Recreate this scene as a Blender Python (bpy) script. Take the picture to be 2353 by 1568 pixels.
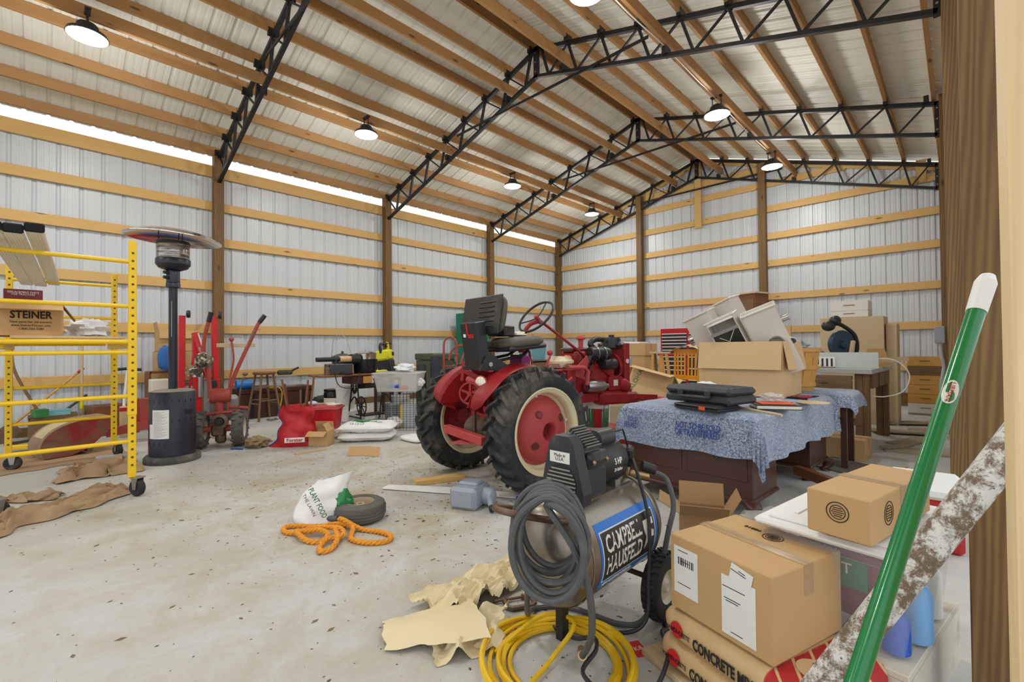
import bpy, math, random
from math import sin, cos, pi, radians as R
from mathutils import Vector, Matrix, Euler, noise
for _o in list(bpy.data.objects): bpy.data.objects.remove(_o, do_unlink=True)
scene = bpy.context.scene
col = scene.collection

# ---------------------------------------------------------------- camera
EYE = 1.1136
cd = bpy.data.cameras.new('camera'); cam = bpy.data.objects.new('camera', cd); col.objects.link(cam)
cd.sensor_fit = 'HORIZONTAL'; cd.sensor_width = 36.0; cd.lens = 16.13; cd.clip_start = .02; cd.clip_end = 400
cam.matrix_world = (Matrix.Translation((0, 0, EYE)) @ Matrix.Rotation(.7738139, 4, 'Z')
                    @ Matrix.Rotation(pi/2 + .0140114, 4, 'X') @ Matrix.Rotation(-.0080040, 4, 'Z'))
scene.camera = cam

# ---------------------------------------------------------------- daylight and exposure
w = bpy.data.worlds.new('daylight'); scene.world = w; w.use_nodes = True
bg = w.node_tree.nodes['Background']
bg.inputs[0].default_value = (.93, .96, 1.0, 1); bg.inputs[1].default_value = 1.4
vs = scene.view_settings
vs.view_transform = 'Standard'; vs.look = 'None'; vs.gamma = 1; vs.exposure = -0.05; vs.use_curve_mapping = False
LAMP_POWER = 20.0

# ---------------------------------------------------------------- materials
MATS = {}
def lin(c):
    return tuple(((x/12.92) if x <= .04045 else ((x+.055)/1.055)**2.4) for x in c)
def rgb(r, g, b): return lin((r/255, g/255, b/255)) + (1,)
def newmat(name):
    m = bpy.data.materials.new(name); m.use_nodes = True; MATS[name] = m
    nt = m.node_tree; return m, nt, nt.nodes['Principled BSDF']
def N(nt, t, **kw):
    n = nt.nodes.new(t)
    for k, v in kw.items(): setattr(n, k, v)
    return n
def mixc(nt, fac, a, b, mode='MIX'):
    n = N(nt, 'ShaderNodeMix', data_type='RGBA', blend_type=mode)
    for s, v in ((n.inputs[0], fac), (n.inputs[6], a), (n.inputs[7], b)):
        if hasattr(v, 'is_output') or isinstance(v, bpy.types.NodeSocket): nt.links.new(v, s)
        else: s.default_value = v
    return n.outputs[2]
def ramp(nt, fac, a, b, ca=(0, 0, 0, 1), cb=(1, 1, 1, 1)):
    n = N(nt, 'ShaderNodeValToRGB'); e = n.color_ramp.elements
    e[0].position = a; e[1].position = b; e[0].color = ca; e[1].color = cb
    nt.links.new(fac, n.inputs[0]); return n.outputs[0]
def coords(nt, scale=(1, 1, 1), rand=True, kind='Object'):
    tc = N(nt, 'ShaderNodeTexCoord'); mp = N(nt, 'ShaderNodeMapping'); mp.inputs['Scale'].default_value = scale
    src = tc.outputs[kind]
    if rand:
        oi = N(nt, 'ShaderNodeObjectInfo'); vm = N(nt, 'ShaderNodeVectorMath', operation='MULTIPLY_ADD')
        cb = N(nt, 'ShaderNodeCombineXYZ')
        for i in range(3): nt.links.new(oi.outputs['Random'], cb.inputs[i])
        nt.links.new(cb.outputs[0], vm.inputs[0]); vm.inputs[1].default_value = (37.1, 23.3, 51.7)
        nt.links.new(src, vm.inputs[2]); src = vm.outputs[0]
    nt.links.new(src, mp.inputs[0]); return mp.outputs[0]
def noise_t(nt, vec, scale, detail=4, rough=.55, dist=0):
    n = N(nt, 'ShaderNodeTexNoise'); n.inputs['Scale'].default_value = scale; n.inputs['Detail'].default_value = detail
    n.inputs['Roughness'].default_value = rough; n.inputs['Distortion'].default_value = dist
    nt.links.new(vec, n.inputs['Vector']); return n.outputs[0]
def bump(nt, bs, h, strength=.2, dist=.01):
    b = N(nt, 'ShaderNodeBump'); b.inputs['Strength'].default_value = strength; b.inputs['Distance'].default_value = dist
    nt.links.new(h, b.inputs['Height']); nt.links.new(b.outputs[0], bs.inputs['Normal'])
def plain(name, c, rough=.5, metal=0, var=.12, scale=6, dirt=None, dirt_amt=.4, bumps=0, spec=.5, coat=0):
    """painted / plastic surface: base colour with faint mottling, optional dirt patches"""
    m, nt, bs = newmat(name)
    v = coords(nt); n = noise_t(nt, v, scale, 5)
    base = mixc(nt, n, tuple(x*(1-var) for x in c[:3])+(1,), tuple(min(1, x*(1+var)) for x in c[:3])+(1,))
    if dirt:
        d = ramp(nt, noise_t(nt, v, scale*.6, 6, .7), 1-dirt_amt-.12, 1-dirt_amt+.12)
        base = mixc(nt, d, base, dirt)
    nt.links.new(base, bs.inputs['Base Color'])
    bs.inputs['Roughness'].default_value = rough; bs.inputs['Metallic'].default_value = metal
    bs.inputs['Specular IOR Level'].default_value = spec; bs.inputs['Coat Weight'].default_value = coat
    if bumps: bump(nt, bs, noise_t(nt, v, scale*8, 4), bumps)
    return m
def wood(name, c1, c2, knots=True, rough=.65, stretch=(1.1, 16, 16), ringc=None, bumpv=.12, plainmix=.45, bands=16):
    """grain runs along the board's local X"""
    m, nt, bs = newmat(name)
    v = coords(nt, stretch); n = noise_t(nt, v, 1.6, 6, .6, .6)
    n2 = noise_t(nt, coords(nt, (.5, 3, 3)), 2.2, 3)
    wv = N(nt, 'ShaderNodeTexWave', wave_type='BANDS', bands_direction='DIAGONAL'); wv.inputs['Scale'].default_value = bands
    wv.inputs['Distortion'].default_value = 5; wv.inputs['Detail'].default_value = 2; wv.inputs['Detail Scale'].default_value = .7
    nt.links.new(coords(nt, (.1, 2.2, 2.2)), wv.inputs['Vector'])
    base = mixc(nt, ramp(nt, n, .3, .72), c1, c2)
    base = mixc(nt, mixc(nt, .5, wv.outputs[0], n2), base, ringc or tuple(x*.72 for x in c1[:3])+(1,))
    base = mixc(nt, plainmix, base, mixc(nt, n2, c1, c2))
    if knots:
        vo = N(nt, 'ShaderNodeTexVoronoi'); vo.inputs['Scale'].default_value = 1.0
        nt.links.new(coords(nt, (1.9, 6.5, 6.5)), vo.inputs['Vector'])
        k = ramp(nt, vo.outputs['Distance'], .06, .13, (1, 1, 1, 1), (0, 0, 0, 1))
        base = mixc(nt, k, base, tuple(x*.3 for x in c1[:3])+(1,))
    nt.links.new(base, bs.inputs['Base Color']); bs.inputs['Roughness'].default_value = rough
    bump(nt, bs, n, bumpv, .006); return m
def emit(name, c, s):
    m, nt, bs = newmat(name); bs.inputs['Base Color'].default_value = c
    bs.inputs['Emission Color'].default_value = c; bs.inputs['Emission Strength'].default_value = s; return m
def clear(name, c, rough=.25, alpha=.3):
    """thin translucent plastic: mix of transparent and glossy/diffuse"""
    m, nt, bs = newmat(name)
    v = coords(nt); n = noise_t(nt, v, 7, 4)
    nt.links.new(mixc(nt, n, tuple(x*.85 for x in c[:3])+(1,), c), bs.inputs['Base Color'])
    bs.inputs['Roughness'].default_value = rough
    tr = N(nt, 'ShaderNodeBsdfTransparent'); mx = N(nt, 'ShaderNodeMixShader')
    mr = N(nt, 'ShaderNodeMapRange'); mr.inputs['To Min'].default_value = max(0, alpha-.08); mr.inputs['To Max'].default_value = alpha+.08
    nt.links.new(n, mr.inputs[0]); nt.links.new(mr.outputs[0], mx.inputs[0])
    nt.links.new(tr.outputs[0], mx.inputs[1]); nt.links.new(bs.outputs[0], mx.inputs[2])
    nt.links.new(mx.outputs[0], nt.nodes['Material Output'].inputs[0]); return m

pine = wood('pine', rgb(214, 170, 98), rgb(232, 194, 128))
pine2 = wood('purlin_pine', rgb(168, 122, 72), rgb(192, 148, 96))
treated = wood('treated_post', rgb(118, 88, 46), rgb(152, 120, 70), ringc=rgb(72, 48, 24), stretch=(.5, 14, 14), plainmix=.12, bands=15)
oldwood = wood('old_wood', rgb(104, 80, 54), rgb(150, 120, 86), rough=.8)
palewood = wood('pale_wood', rgb(198, 172, 132), rgb(220, 198, 160), knots=False)
darkwood = wood('dark_wood', rgb(62, 34, 26), rgb(92, 54, 40), knots=False, rough=.35, bumpv=.03)
brownwood = wood('brown_wood', rgb(112, 66, 38), rgb(146, 92, 54), knots=False, rough=.45)
honey = wood('honey_wood', rgb(206, 150, 72), rgb(228, 178, 102), knots=True)
grayboard = wood('grey_board', rgb(160, 146, 122), rgb(192, 178, 152), knots=True, rough=.85)
black = plain('black_steel', rgb(22, 22, 25), .5, 0, .2)
blackp = plain('black_plastic', rgb(34, 35, 38), .42, 0, .15, 9)
rubber = plain('rubber', rgb(38, 38, 40), .75, 0, .2, 10, rgb(104, 96, 82), .3, .2)
yellow = plain('yellow_paint', rgb(240, 198, 22), .38, 0, .06)
white = plain('white_plastic', rgb(232, 232, 228), .45, 0, .05)
offwhite = plain('off_white', rgb(222, 216, 200), .6, 0, .06)
steel = plain('bare_steel', rgb(170, 170, 168), .32, .9, .15)
rust = plain('rusty_steel', rgb(120, 104, 92), .55, .7, .25, 14, rgb(112, 74, 46), .45)
chrome = plain('chrome', rgb(215, 215, 215), .14, 1, .05)
def cardboard(name, c, d=.1):
    m = plain(name, c, .8, 0, .07, 4, None, 0, .06); return m
card = cardboard('cardboard', rgb(196, 158, 108))
card_light = cardboard('cardboard_light', rgb(208, 176, 130))
card_dark = cardboard('cardboard_dark', rgb(158, 124, 84))
ink = plain('black_ink', rgb(34, 28, 24), .8, 0, .1)

# ---------------------------------------------------------------- mesh helpers
def rot_to(d):
    d = Vector(d).normalized(); return d.to_track_quat('Z', 'Y').to_matrix().to_4x4()
class MB:
    """collects shapes and links them as one mesh object"""
    def __init__(s): s.v = []; s.f = []; s.M = Matrix.Identity(4)
    def at(s, loc=(0, 0, 0), rot=(0, 0, 0)): s.M = Matrix.Translation(loc) @ Euler(rot).to_matrix().to_4x4(); return s
    def add(s, vs, fs, M=None):
        k = len(s.v); T = s.M @ M if M is not None else s.M
        s.v += [tuple(T @ Vector(p)) for p in vs]; s.f += [tuple(i+k for i in f) for f in fs]; return s
    def box(s, c, d, rot=(0, 0, 0), ch=0):
        x, y, z = d[0]/2, d[1]/2, d[2]/2; M = Matrix.Translation(c) @ Euler(rot).to_matrix().to_4x4()
        if ch <= 0:
            vs = [(i*x, j*y, k*z) for i in (-1, 1) for j in (-1, 1) for k in (-1, 1)]
            return s.add(vs, [(0, 1, 3, 2), (4, 6, 7, 5), (0, 4, 5, 1), (2, 3, 7, 6), (0, 2, 6, 4), (1, 5, 7, 3)], M)
        ch = min(ch, x*.95, y*.95, z*.95); vs = []; idx = {}
        for i in (-1, 1):
            for j in (-1, 1):
                for k in (-1, 1):
                    for a, p in enumerate(((i*x, j*(y-ch), k*(z-ch)), (i*(x-ch), j*y, k*(z-ch)), (i*(x-ch), j*(y-ch), k*z))):
                        idx[i, j, k, a] = len(vs); vs.append(p)
        fs = []
        for sg in (-1, 1):
            q = [idx[sg, -1, -1, 0], idx[sg, 1, -1, 0], idx[sg, 1, 1, 0], idx[sg, -1, 1, 0]]; fs.append(tuple(q if sg > 0 else q[::-1]))
            q = [idx[-1, sg, -1, 1], idx[1, sg, -1, 1], idx[1, sg, 1, 1], idx[-1, sg, 1, 1]]; fs.append(tuple(q[::-1] if sg > 0 else q))
            q = [idx[-1, -1, sg, 2], idx[1, -1, sg, 2], idx[1, 1, sg, 2], idx[-1, 1, sg, 2]]; fs.append(tuple(q if sg > 0 else q[::-1]))
        for a in (-1, 1):
            for b in (-1, 1):
                fs.append((idx[a, b, -1, 0], idx[a, b, 1, 0], idx[a, b, 1, 1], idx[a, b, -1, 1]))
                fs.append((idx[a, -1, b, 0], idx[a, 1, b, 0], idx[a, 1, b, 2], idx[a, -1, b, 2]))
                fs.append((idx[-1, a, b, 1], idx[1, a, b, 1], idx[1, a, b, 2], idx[-1, a, b, 2]))
                for c2 in (-1, 1): fs.append((idx[a, b, c2, 0], idx[a, b, c2, 1], idx[a, b, c2, 2]))
        return s.add(vs, fs, M)
    def beam(s, a, b, w_, h_, up=(0, 0, 1), ch=0):
        a, b = Vector(a), Vector(b); d = b-a; L = d.length; x = d.normalized(); up = Vector(up)
        if abs(x.dot(up)) > .99: up = Vector((1, 0, 0))
        y = up.cross(x).normalized(); z = x.cross(y)
        M = Matrix((x, y, z)).transposed().to_4x4(); M.translation = (a+b)/2
        t = MB(); t.box((0, 0, 0), (L, w_, h_), ch=ch); return s.add(t.v, t.f, M)
    def cyl(s, a, b, r, r2=None, n=16, caps=True):
        a, b = Vector(a), Vector(b); r2 = r if r2 is None else r2; M = rot_to(b-a); M.translation = a; L = (b-a).length
        vs = [(r*cos(2*pi*i/n), r*sin(2*pi*i/n), 0) for i in range(n)] + [(r2*cos(2*pi*i/n), r2*sin(2*pi*i/n), L) for i in range(n)]
        fs = [(i, (i+1) % n, n+(i+1) % n, n+i) for i in range(n)]
        if caps: fs += [tuple(range(n))[::-1], tuple(range(n, 2*n))]
        return s.add(vs, fs, M)
    def lathe(s, prof, n=24, a=(0, 0, 0), axis=(0, 0, 1), arc=2*pi, start=0):
        M = rot_to(axis) if tuple(axis) != (0, 0, 1) else Matrix.Identity(4); M.translation = Vector(a)
        full = abs(arc-2*pi) < 1e-6; m = n if full else n+1; vs = []; fs = []
        for i in range(m):
            t = start+arc*i/n; vs += [(r*cos(t), r*sin(t), z) for r, z in prof]
        k = len(prof)
        for i in range(n):
            j = (i+1) % m
            fs += [(i*k+q, j*k+q, j*k+q+1, i*k+q+1) for q in range(k-1)]
        return s.add(vs, fs, M)
    def tube(s, path, r, n=8, closed=False, caps=True, rs=None):
        P = [Vector(p) for p in path]; m = len(P); vs = []; fs = []; prev = None
        for i in range(m):
            if closed: t = P[(i+1) % m]-P[i-1]
            else: t = P[min(i+1, m-1)]-P[max(i-1, 0)]
            t = t.normalized() if t.length > 1e-9 else Vector((0, 0, 1))
            if prev is None:
                u = Vector((0, 0, 1)) if abs(t.z) < .9 else Vector((1, 0, 0)); u = (u-t*u.dot(t)).normalized()
            else:
                u = prev-t*prev.dot(t); u = u.normalized() if u.length > 1e-6 else Vector((1, 0, 0))
            prev = u; b = t.cross(u); rr = rs[i] if rs else r
            vs += [tuple(P[i]+u*rr*cos(2*pi*q/n)+b*rr*sin(2*pi*q/n)) for q in range(n)]
        for i in range(m if closed else m-1):
            j = (i+1) % m; fs += [(i*n+q, i*n+(q+1) % n, j*n+(q+1) % n, j*n+q) for q in range(n)]
        if not closed and caps: fs += [tuple(range(n))[::-1], tuple(range((m-1)*n, m*n))]
        return s.add(vs, fs)
    def prism(s, poly, z0, z1, M=None):
        n = len(poly); vs = [(x, y, z0) for x, y in poly]+[(x, y, z1) for x, y in poly]
        fs = [tuple(range(n))[::-1], tuple(range(n, 2*n))]+[(i, (i+1) % n, n+(i+1) % n, n+i) for i in range(n)]
        return s.add(vs, fs, M)
    def grid(s, fn, nu, nv, wrapu=False):
        vs = [fn(i/nu, j/nv) for i in range(nu+1) for j in range(nv+1)]; k = nv+1
        return s.add(vs, [(i*k+j, (i+1)*k+j, (i+1)*k+j+1, i*k+j+1) for i in range(nu) for j in range(nv)])
    def sheet(s, fn, nu, nv, t):
        """grid with thickness t: closed surface"""
        P = [[Vector(fn(i/nu, j/nv)) for j in range(nv+1)] for i in range(nu+1)]; k = nv+1; vs = []; low = []
        for i in range(nu+1):
            for j in range(nv+1):
                a = P[min(i+1, nu)][j]-P[max(i-1, 0)][j]; b = P[i][min(j+1, nv)]-P[i][max(j-1, 0)]
                nn = a.cross(b); nn = nn.normalized() if nn.length > 1e-9 else Vector((0, 0, 1))
                vs.append(tuple(P[i][j])); low.append(tuple(P[i][j]-nn*t))
        o = len(vs); fs = []
        for i in range(nu):
            for j in range(nv):
                q = (i*k+j, (i+1)*k+j, (i+1)*k+j+1, i*k+j+1); fs.append(q); fs.append(tuple(x+o for x in q[::-1]))
        for i in range(nu):
            for j in (0, nv):
                q = (i*k+j, (i+1)*k+j, (i+1)*k+j+o, i*k+j+o); fs.append(q if j else q[::-1])
        for j in range(nv):
            for i in (0, nu):
                q = (i*k+j, i*k+j+1, i*k+j+1+o, i*k+j+o); fs.append(q[::-1] if i else q)
        return s.add(vs+low, fs)
    def blob(s, c, r, n=12, m=8, amp=0, seed=0, fr=2.0):
        vs = []; fs = []
        for j in range(m+1):
            ph = pi*j/m
            for i in range(n):
                d = Vector((sin(ph)*cos(2*pi*i/n), sin(ph)*sin(2*pi*i/n), cos(ph)))
                k = 1+amp*noise.noise(d*fr+Vector((seed*3.1, seed*1.7, seed)))
                vs.append((c[0]+d.x*r[0]*k, c[1]+d.y*r[1]*k, c[2]+d.z*r[2]*k))
        for j in range(m): fs += [(j*n+i, (j+1)*n+i, (j+1)*n+(i+1) % n, j*n+(i+1) % n) for i in range(n)]
        return s.add(vs, fs)
    def mesh(s, name, mat, smooth=True):
        me = bpy.data.meshes.new(name); me.from_pydata(s.v, [], s.f); me.update()
        if mat: me.materials.append(mat)
        if smooth:
            me.polygons.foreach_set('use_smooth', [True]*len(me.polygons))
            if hasattr(me, 'set_sharp_from_angle'): me.set_sharp_from_angle(angle=R(40))
        return me
    def build(s, name, mat, parent=None, smooth=True, label=None, kind=None):
        o = bpy.data.objects.new(name, s.mesh(name, mat, smooth)); col.objects.link(o)
        if parent: o.parent = parent
        if label: o['label'] = label
        if kind: o['kind'] = kind
        return o
def thing(name, label, cat, loc=(0, 0, 0), rz=0, group=None, rot=None):
    o = bpy.data.objects.new(name, None); col.objects.link(o); o.empty_display_size = .05
    o.location = loc; o.rotation_euler = rot or (0, 0, rz); o['label'] = label; o['category'] = cat
    if group: o['group'] = group
    return o
def tag(o, label, cat, group=None, kind=None):
    o['label'] = label; o['category'] = cat
    if group: o['group'] = group
    if kind: o['kind'] = kind
    return o
def place(o, loc, rz=0, rot=None):
    o.location = loc; o.rotation_euler = rot or (0, 0, rz); return o
def inst(me, name, parent=None, loc=(0, 0, 0), rot=(0, 0, 0), scale=None):
    o = bpy.data.objects.new(name, me); col.objects.link(o); o.location = loc; o.rotation_euler = rot
    if scale: o.scale = scale
    if parent: o.parent = parent
    return o
def text_mb(txt, size, mat, name='lettering', parent=None, loc=(0, 0, 0), rot=(0, 0, 0), width=None, thick=.0006, bold=0, bend=None, align='CENTER', shear=0, sx=1):
    cu = bpy.data.curves.new('t', 'FONT'); cu.body = txt; cu.size = size; cu.align_x = align; cu.align_y = 'CENTER'
    cu.extrude = thick; cu.offset = bold; cu.resolution_u = 2; cu.shear = shear; cu.space_line = .8
    ob = bpy.data.objects.new('t', cu); col.objects.link(ob)
    dg = bpy.context.evaluated_depsgraph_get(); me = bpy.data.meshes.new_from_object(ob.evaluated_get(dg))
    bpy.data.objects.remove(ob, do_unlink=True); bpy.data.curves.remove(cu)
    if len(me.vertices):
        xs = [v.co.x for v in me.vertices]; wd = max(xs)-min(xs)
        if width and wd > 0: sx = width/wd
        for v in me.vertices:
            v.co.x *= sx
            if bend: v.co = Vector(bend(v.co))
    me.name = name; me.materials.clear(); me.materials.append(mat)
    return inst(me, name, parent, loc, rot)
def smooth_path(pts, k=6, closed=False):
    """Catmull-Rom through the points"""
    P = [Vector(p) for p in pts]; n = len(P); out = []
    for i in range(n if closed else n-1):
        if closed: p0, p1, p2, p3 = P[i-1], P[i], P[(i+1) % n], P[(i+2) % n]
        else: p0, p1, p2, p3 = P[max(i-1, 0)], P[i], P[i+1], P[min(i+2, n-1)]
        for j in range(k):
            t = j/k; out.append(.5*((2*p1)+(p2-p0)*t+(2*p0-5*p1+4*p2-p3)*t*t+(3*p1-p0-3*p2+p3)*t**3))
    if not closed: out.append(P[-1])
    return out
rnd = random.Random(7)
# ================================================================ building shell
XL, XR, YB, YF, XRI = -8.7, .08, 10.93, -4.2, -4.4
def xr(y): return .06-.026*y           # inner face of the right-hand posts (the wall runs slightly askew)
sheetm = plain('painted_sheet', rgb(206, 211, 216), .36, 0, .03, 3)
roofm = plain('roof_sheet', rgb(224, 222, 210), .5, 0, .03, 3)
# --- floor: concrete with tracked-in dirt
m, nt, bs = newmat('concrete')
v = coords(nt, rand=False)
base = mixc(nt, noise_t(nt, v, .9, 6, .6), rgb(186, 187, 182), rgb(202, 202, 197))
base = mixc(nt, ramp(nt, noise_t(nt, v, 30, 4, .7), .35, .75), base, mixc(nt, .22, base, rgb(150, 146, 136)))
dirtm = N(nt, 'ShaderNodeMath', operation='MULTIPLY')
nt.links.new(ramp(nt, noise_t(nt, v, .55, 5, .65, .4),   .46, .78), dirtm.inputs[0])
nt.links.new(ramp(nt, noise_t(nt, v, 4.5, 6, .75), .38, .68), dirtm.inputs[1])
base = mixc(nt, dirtm.outputs[0], base, rgb(172, 158, 128))
gd = N(nt, 'ShaderNodeVectorMath', operation='DISTANCE'); nt.links.new(v, gd.inputs[0]); gd.inputs[1].default_value = (-3.2, 2.1, 0)
trod = N(nt, 'ShaderNodeMath', operation='MULTIPLY'); nt.links.new(ramp(nt, noise_t(nt, v, 2.6, 7, .72, .6), .42, .7), trod.inputs[0])
sc_ = N(nt, 'ShaderNodeMath', operation='MULTIPLY'); nt.links.new(gd.outputs['Value'], sc_.inputs[0]); sc_.inputs[1].default_value = .3
near_work = ramp(nt, sc_.outputs[0], .25, 1.0, (1, 1, 1, 1), (0, 0, 0, 1)); nt.links.new(near_work, trod.inputs[1])
base = mixc(nt, trod.outputs[0], base, rgb(166, 150, 118))
stain = ramp(nt, noise_t(nt, v, 1.7, 6, .7, 1.2), .66, .8)
base = mixc(nt, mixc(nt, .5, (0, 0, 0, 1), stain), base, rgb(132, 118, 98))
nt.links.new(base, bs.inputs['Base Color']); bs.inputs['Roughness'].default_value = .62
bump(nt, bs, noise_t(nt, v, 60, 4, .7), .06, .004); concrete = m
fl = MB(); fl.box((-4.2, 3.3, -.06), (9.2, 15.4, .12)); o = fl.build('floor', concrete, smooth=False); o['kind'] = 'structure'
gr = plain('gravel_ground', rgb(176, 170, 158), .9, 0, .15, 3)
g = MB(); g.box((0, 3, -.22), (120, 120, .2)); o = g.build('ground', gr, smooth=False); o['kind'] = 'structure'
def struct(name):
    o = bpy.data.objects.new(name, None); col.objects.link(o); o['kind'] = 'structure'; return o
wall_left, wall_back, wall_right, wall_front, ceiling = [struct(n) for n in ('wall_left', 'wall_back', 'wall_right', 'wall_front', 'ceiling')]
def ribs(wd, h=.019):
    """cross-section of one ribbed sheet: major ribs every quarter, two faint minor ribs between"""
    p = []; q = wd/4
    for i in range(4):
        x = i*q
        p += [(x-.026, 0), (x-.012, h), (x+.012, h), (x+.026, 0)]
        for e in (q/3, 2*q/3): p += [(x+e-.016, 0), (x+e-.009, .0035), (x+e+.009, .0035), (x+e+.016, 0)]
    p += [(wd-.026, 0), (wd-.012, h+.0015), (wd+.012, h+.0015), (wd+.026, 0)]
    return p
SW = .914
def sheet_mesh(mat, fz0, fz1, x0=0, wd=SW):
    """vertical sheet, local X = width, local Y = rib height (outward), Z up; top given by function of x"""
    mb = MB(); pr = ribs(wd); n = len(pr)
    vs = [(x, y, fz0(x+x0)) for x, y in pr]+[(x, y, fz1(x+x0)) for x, y in pr]
    mb.add(vs, [(i, i+1, n+i+1, n+i) for i in range(n-1)]); return mb.mesh('sheet', mat, False)
GZ = [4.12, 3.528, 2.944, 2.227, 1.52, .776]
# left wall: sheets, girts, posts
me = sheet_mesh(sheetm, lambda x: .0, lambda x: 4.10)
y = YF
while y < YB-.1:
    inst(me, 'sheet', wall_left, (XL-.04, y, 0), (0, 0, pi/2)); y += SW
def board_mesh(L, w_, h_, mat): mb = MB(); mb.box((0, 0, 0), (L, w_, h_), ch=.003); return mb.mesh('board', mat, False)
PY = [-4.1, -1.05, 1.99, 5.065, 8.045, 10.84]
for a, b in zip(PY[:-1], PY[1:]):
    me = board_mesh(b-a-.006, .038, .14, pine)
    for i, z in enumerate(GZ):
        hh = .14 if i else .185
        inst(me, 'girt', wall_left, (XL, (a+b)/2, z-hh/2), (0, 0, pi/2), (1, 1, hh/.14))
    inst(board_mesh(b-a-.006, .038, .12, treated), 'skirt_board', wall_left, (XL, (a+b)/2, .06), (0, 0, pi/2))
pm = board_mesh(4.28, .14, .14, treated)
for y in PY: inst(pm, 'post', wall_left, (XL+.09, y, 2.14), (0, -pi/2, 0))
# roof geometry
EZ, RZ = 4.24, 5.56
def top_z(x): return RZ-(RZ-EZ)*abs(x-XRI)/(XRI+8.65) if x <= XRI else RZ-(RZ-EZ)*(x-XRI)/(-.12-XRI)
def roof_z(x): return top_z(x)+.155
# back gable wall (top edge follows the roof with a daylight gap under the sheets)
x = XL-.02; k = 0
while x < .15:
    pts = lambda q: roof_z(q)-.15
    mb = MB(); pr = ribs(SW); vs = [(a, b, 0) for a, b in pr]+[(a, b, min(roof_z(x+a), RZ+.2)-.16) for a, b in pr]; n = len(pr)
    mb.add(vs, [(i, i+1, n+i+1, n+i) for i in range(n-1)])
    inst(mb.mesh('sheet', sheetm, False), 'sheet', wall_back, (x, YB+.02, 0)); x += SW
GX = [-8.62, -5.90, -3.0, -.2]
for i, (a, b) in enumerate(zip(GX[:-1], GX[1:])):
    for j, z in enumerate(GZ):
        hh = .14
        inst(board_mesh(b-a-.006, .038, hh, pine), 'girt', wall_back, ((a+b)/2, YB-.02, z-hh/2))
    inst(board_mesh(b-a-.006, .038, .235, treated), 'skirt_board', wall_back, ((a+b)/2, YB-.02, .12))
for z, a, b in ((4.66, -7.2, -1.55), (5.02, -6.0, -2.7)):
    inst(board_mesh(b-a, .038, .14, pine), 'girt', wall_back, ((a+b)/2, YB-.018, z-.07))
def rake(xa, xb, dz, h_, nm, par, yy, mat=pine):
    a = Vector((xa, yy, top_z(xa)+dz)); b = Vector((xb, yy, top_z(xb)+dz)); d = b-a
    inst(board_mesh(d.length, .038, h_, mat), nm, par, (a+b)/2, (0, -math.atan2(d.z, d.x), 0))
rake(-8.66, XRI, -.06, .14, 'rake_board', wall_back, YB-.022); rake(XRI, -.12, -.06, .14, 'rake_board', wall_back, YB-.022)
for x in (-5.90, -3.0):
    L = top_z(x)-.1; inst(board_mesh(L, .14, .14, treated), 'post', wall_back, (x, YB-.12, L/2), (0, -pi/2, 0))
inst(board_mesh(1.62, .038, .15, pine), 'stud', wall_back, (XRI, YB-.075, 4.72), (0, -pi/2, 0))
inst(board_mesh(.4, .038, .14, pine), 'blocking', wall_back, (-.45, YB-.03, 4.19), (0, -pi/2, 0))
# right wall: posts, far bays clad, near bays open to the daylight
for y in (1.95, 5.0, 8.04, 10.84):
    L = 4.3; inst(board_mesh(L, .14, .14, treated), 'post', wall_right, (xr(y)+.07, y, L/2), (0, -pi/2, 0))
me = sheet_mesh(sheetm, lambda x: 0, lambda x: 4.1)
y = 5.1
while y < YB-.1:
    inst(me, 'sheet', wall_right, (xr(8)+.3, y+SW, 0), (0, 0, -pi/2)); y += SW
for a, b in ((5.0, 8.04), (8.04, 10.84)):
    for z in GZ: inst(board_mesh(b-a-.02, .038, .14, pine), 'girt', wall_right, (xr(8)+.26, (a+b)/2, z-.07), (0, 0, pi/2))
inst(board_mesh(9.2, .038, .235, pine), 'header', wall_right, (.12, .4, 4.12), (0, 0, pi/2))
jamb = wood('jamb_pine', rgb(236, 206, 150), rgb(246, 222, 176), knots=False, stretch=(.6, 8, 8))
o = inst(board_mesh(4.0, .14, .09, jamb), 'trim_1', None, (.0775, .66, 2.0), (0, -pi/2, 0)); o['kind'] = 'structure'
# purlins over the trusses
PX = [-8.60, -8.12, -7.62, -7.10, -6.58, -6.05, -5.52, -4.98, -4.50]
PX += [2*XRI-q for q in PX]; PX = sorted(PX)
for x in PX:
    if x > -.05: x = -.16
    for a, b in ((-4.2, 1.99), (1.99, 8.04), (8.04, 11.16)):
        inst(board_mesh(b-a-.004, .04, .135, pine2), 'purlin', ceiling, (x, (a+b)/2, top_z(x)+.068), (0, 0, pi/2))
for x in (-6.48, -4.96, -3.88, -2.38):          # lower braces on the bottom chords
    for a, b in ((-4.2, 5.02), (5.02, 11.02)):
        inst(board_mesh(b-a-.004, .04, .14, pine2), 'brace_board', ceiling, (x, (a+b)/2, top_z(x)-.26), (0, 0, pi/2))
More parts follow.
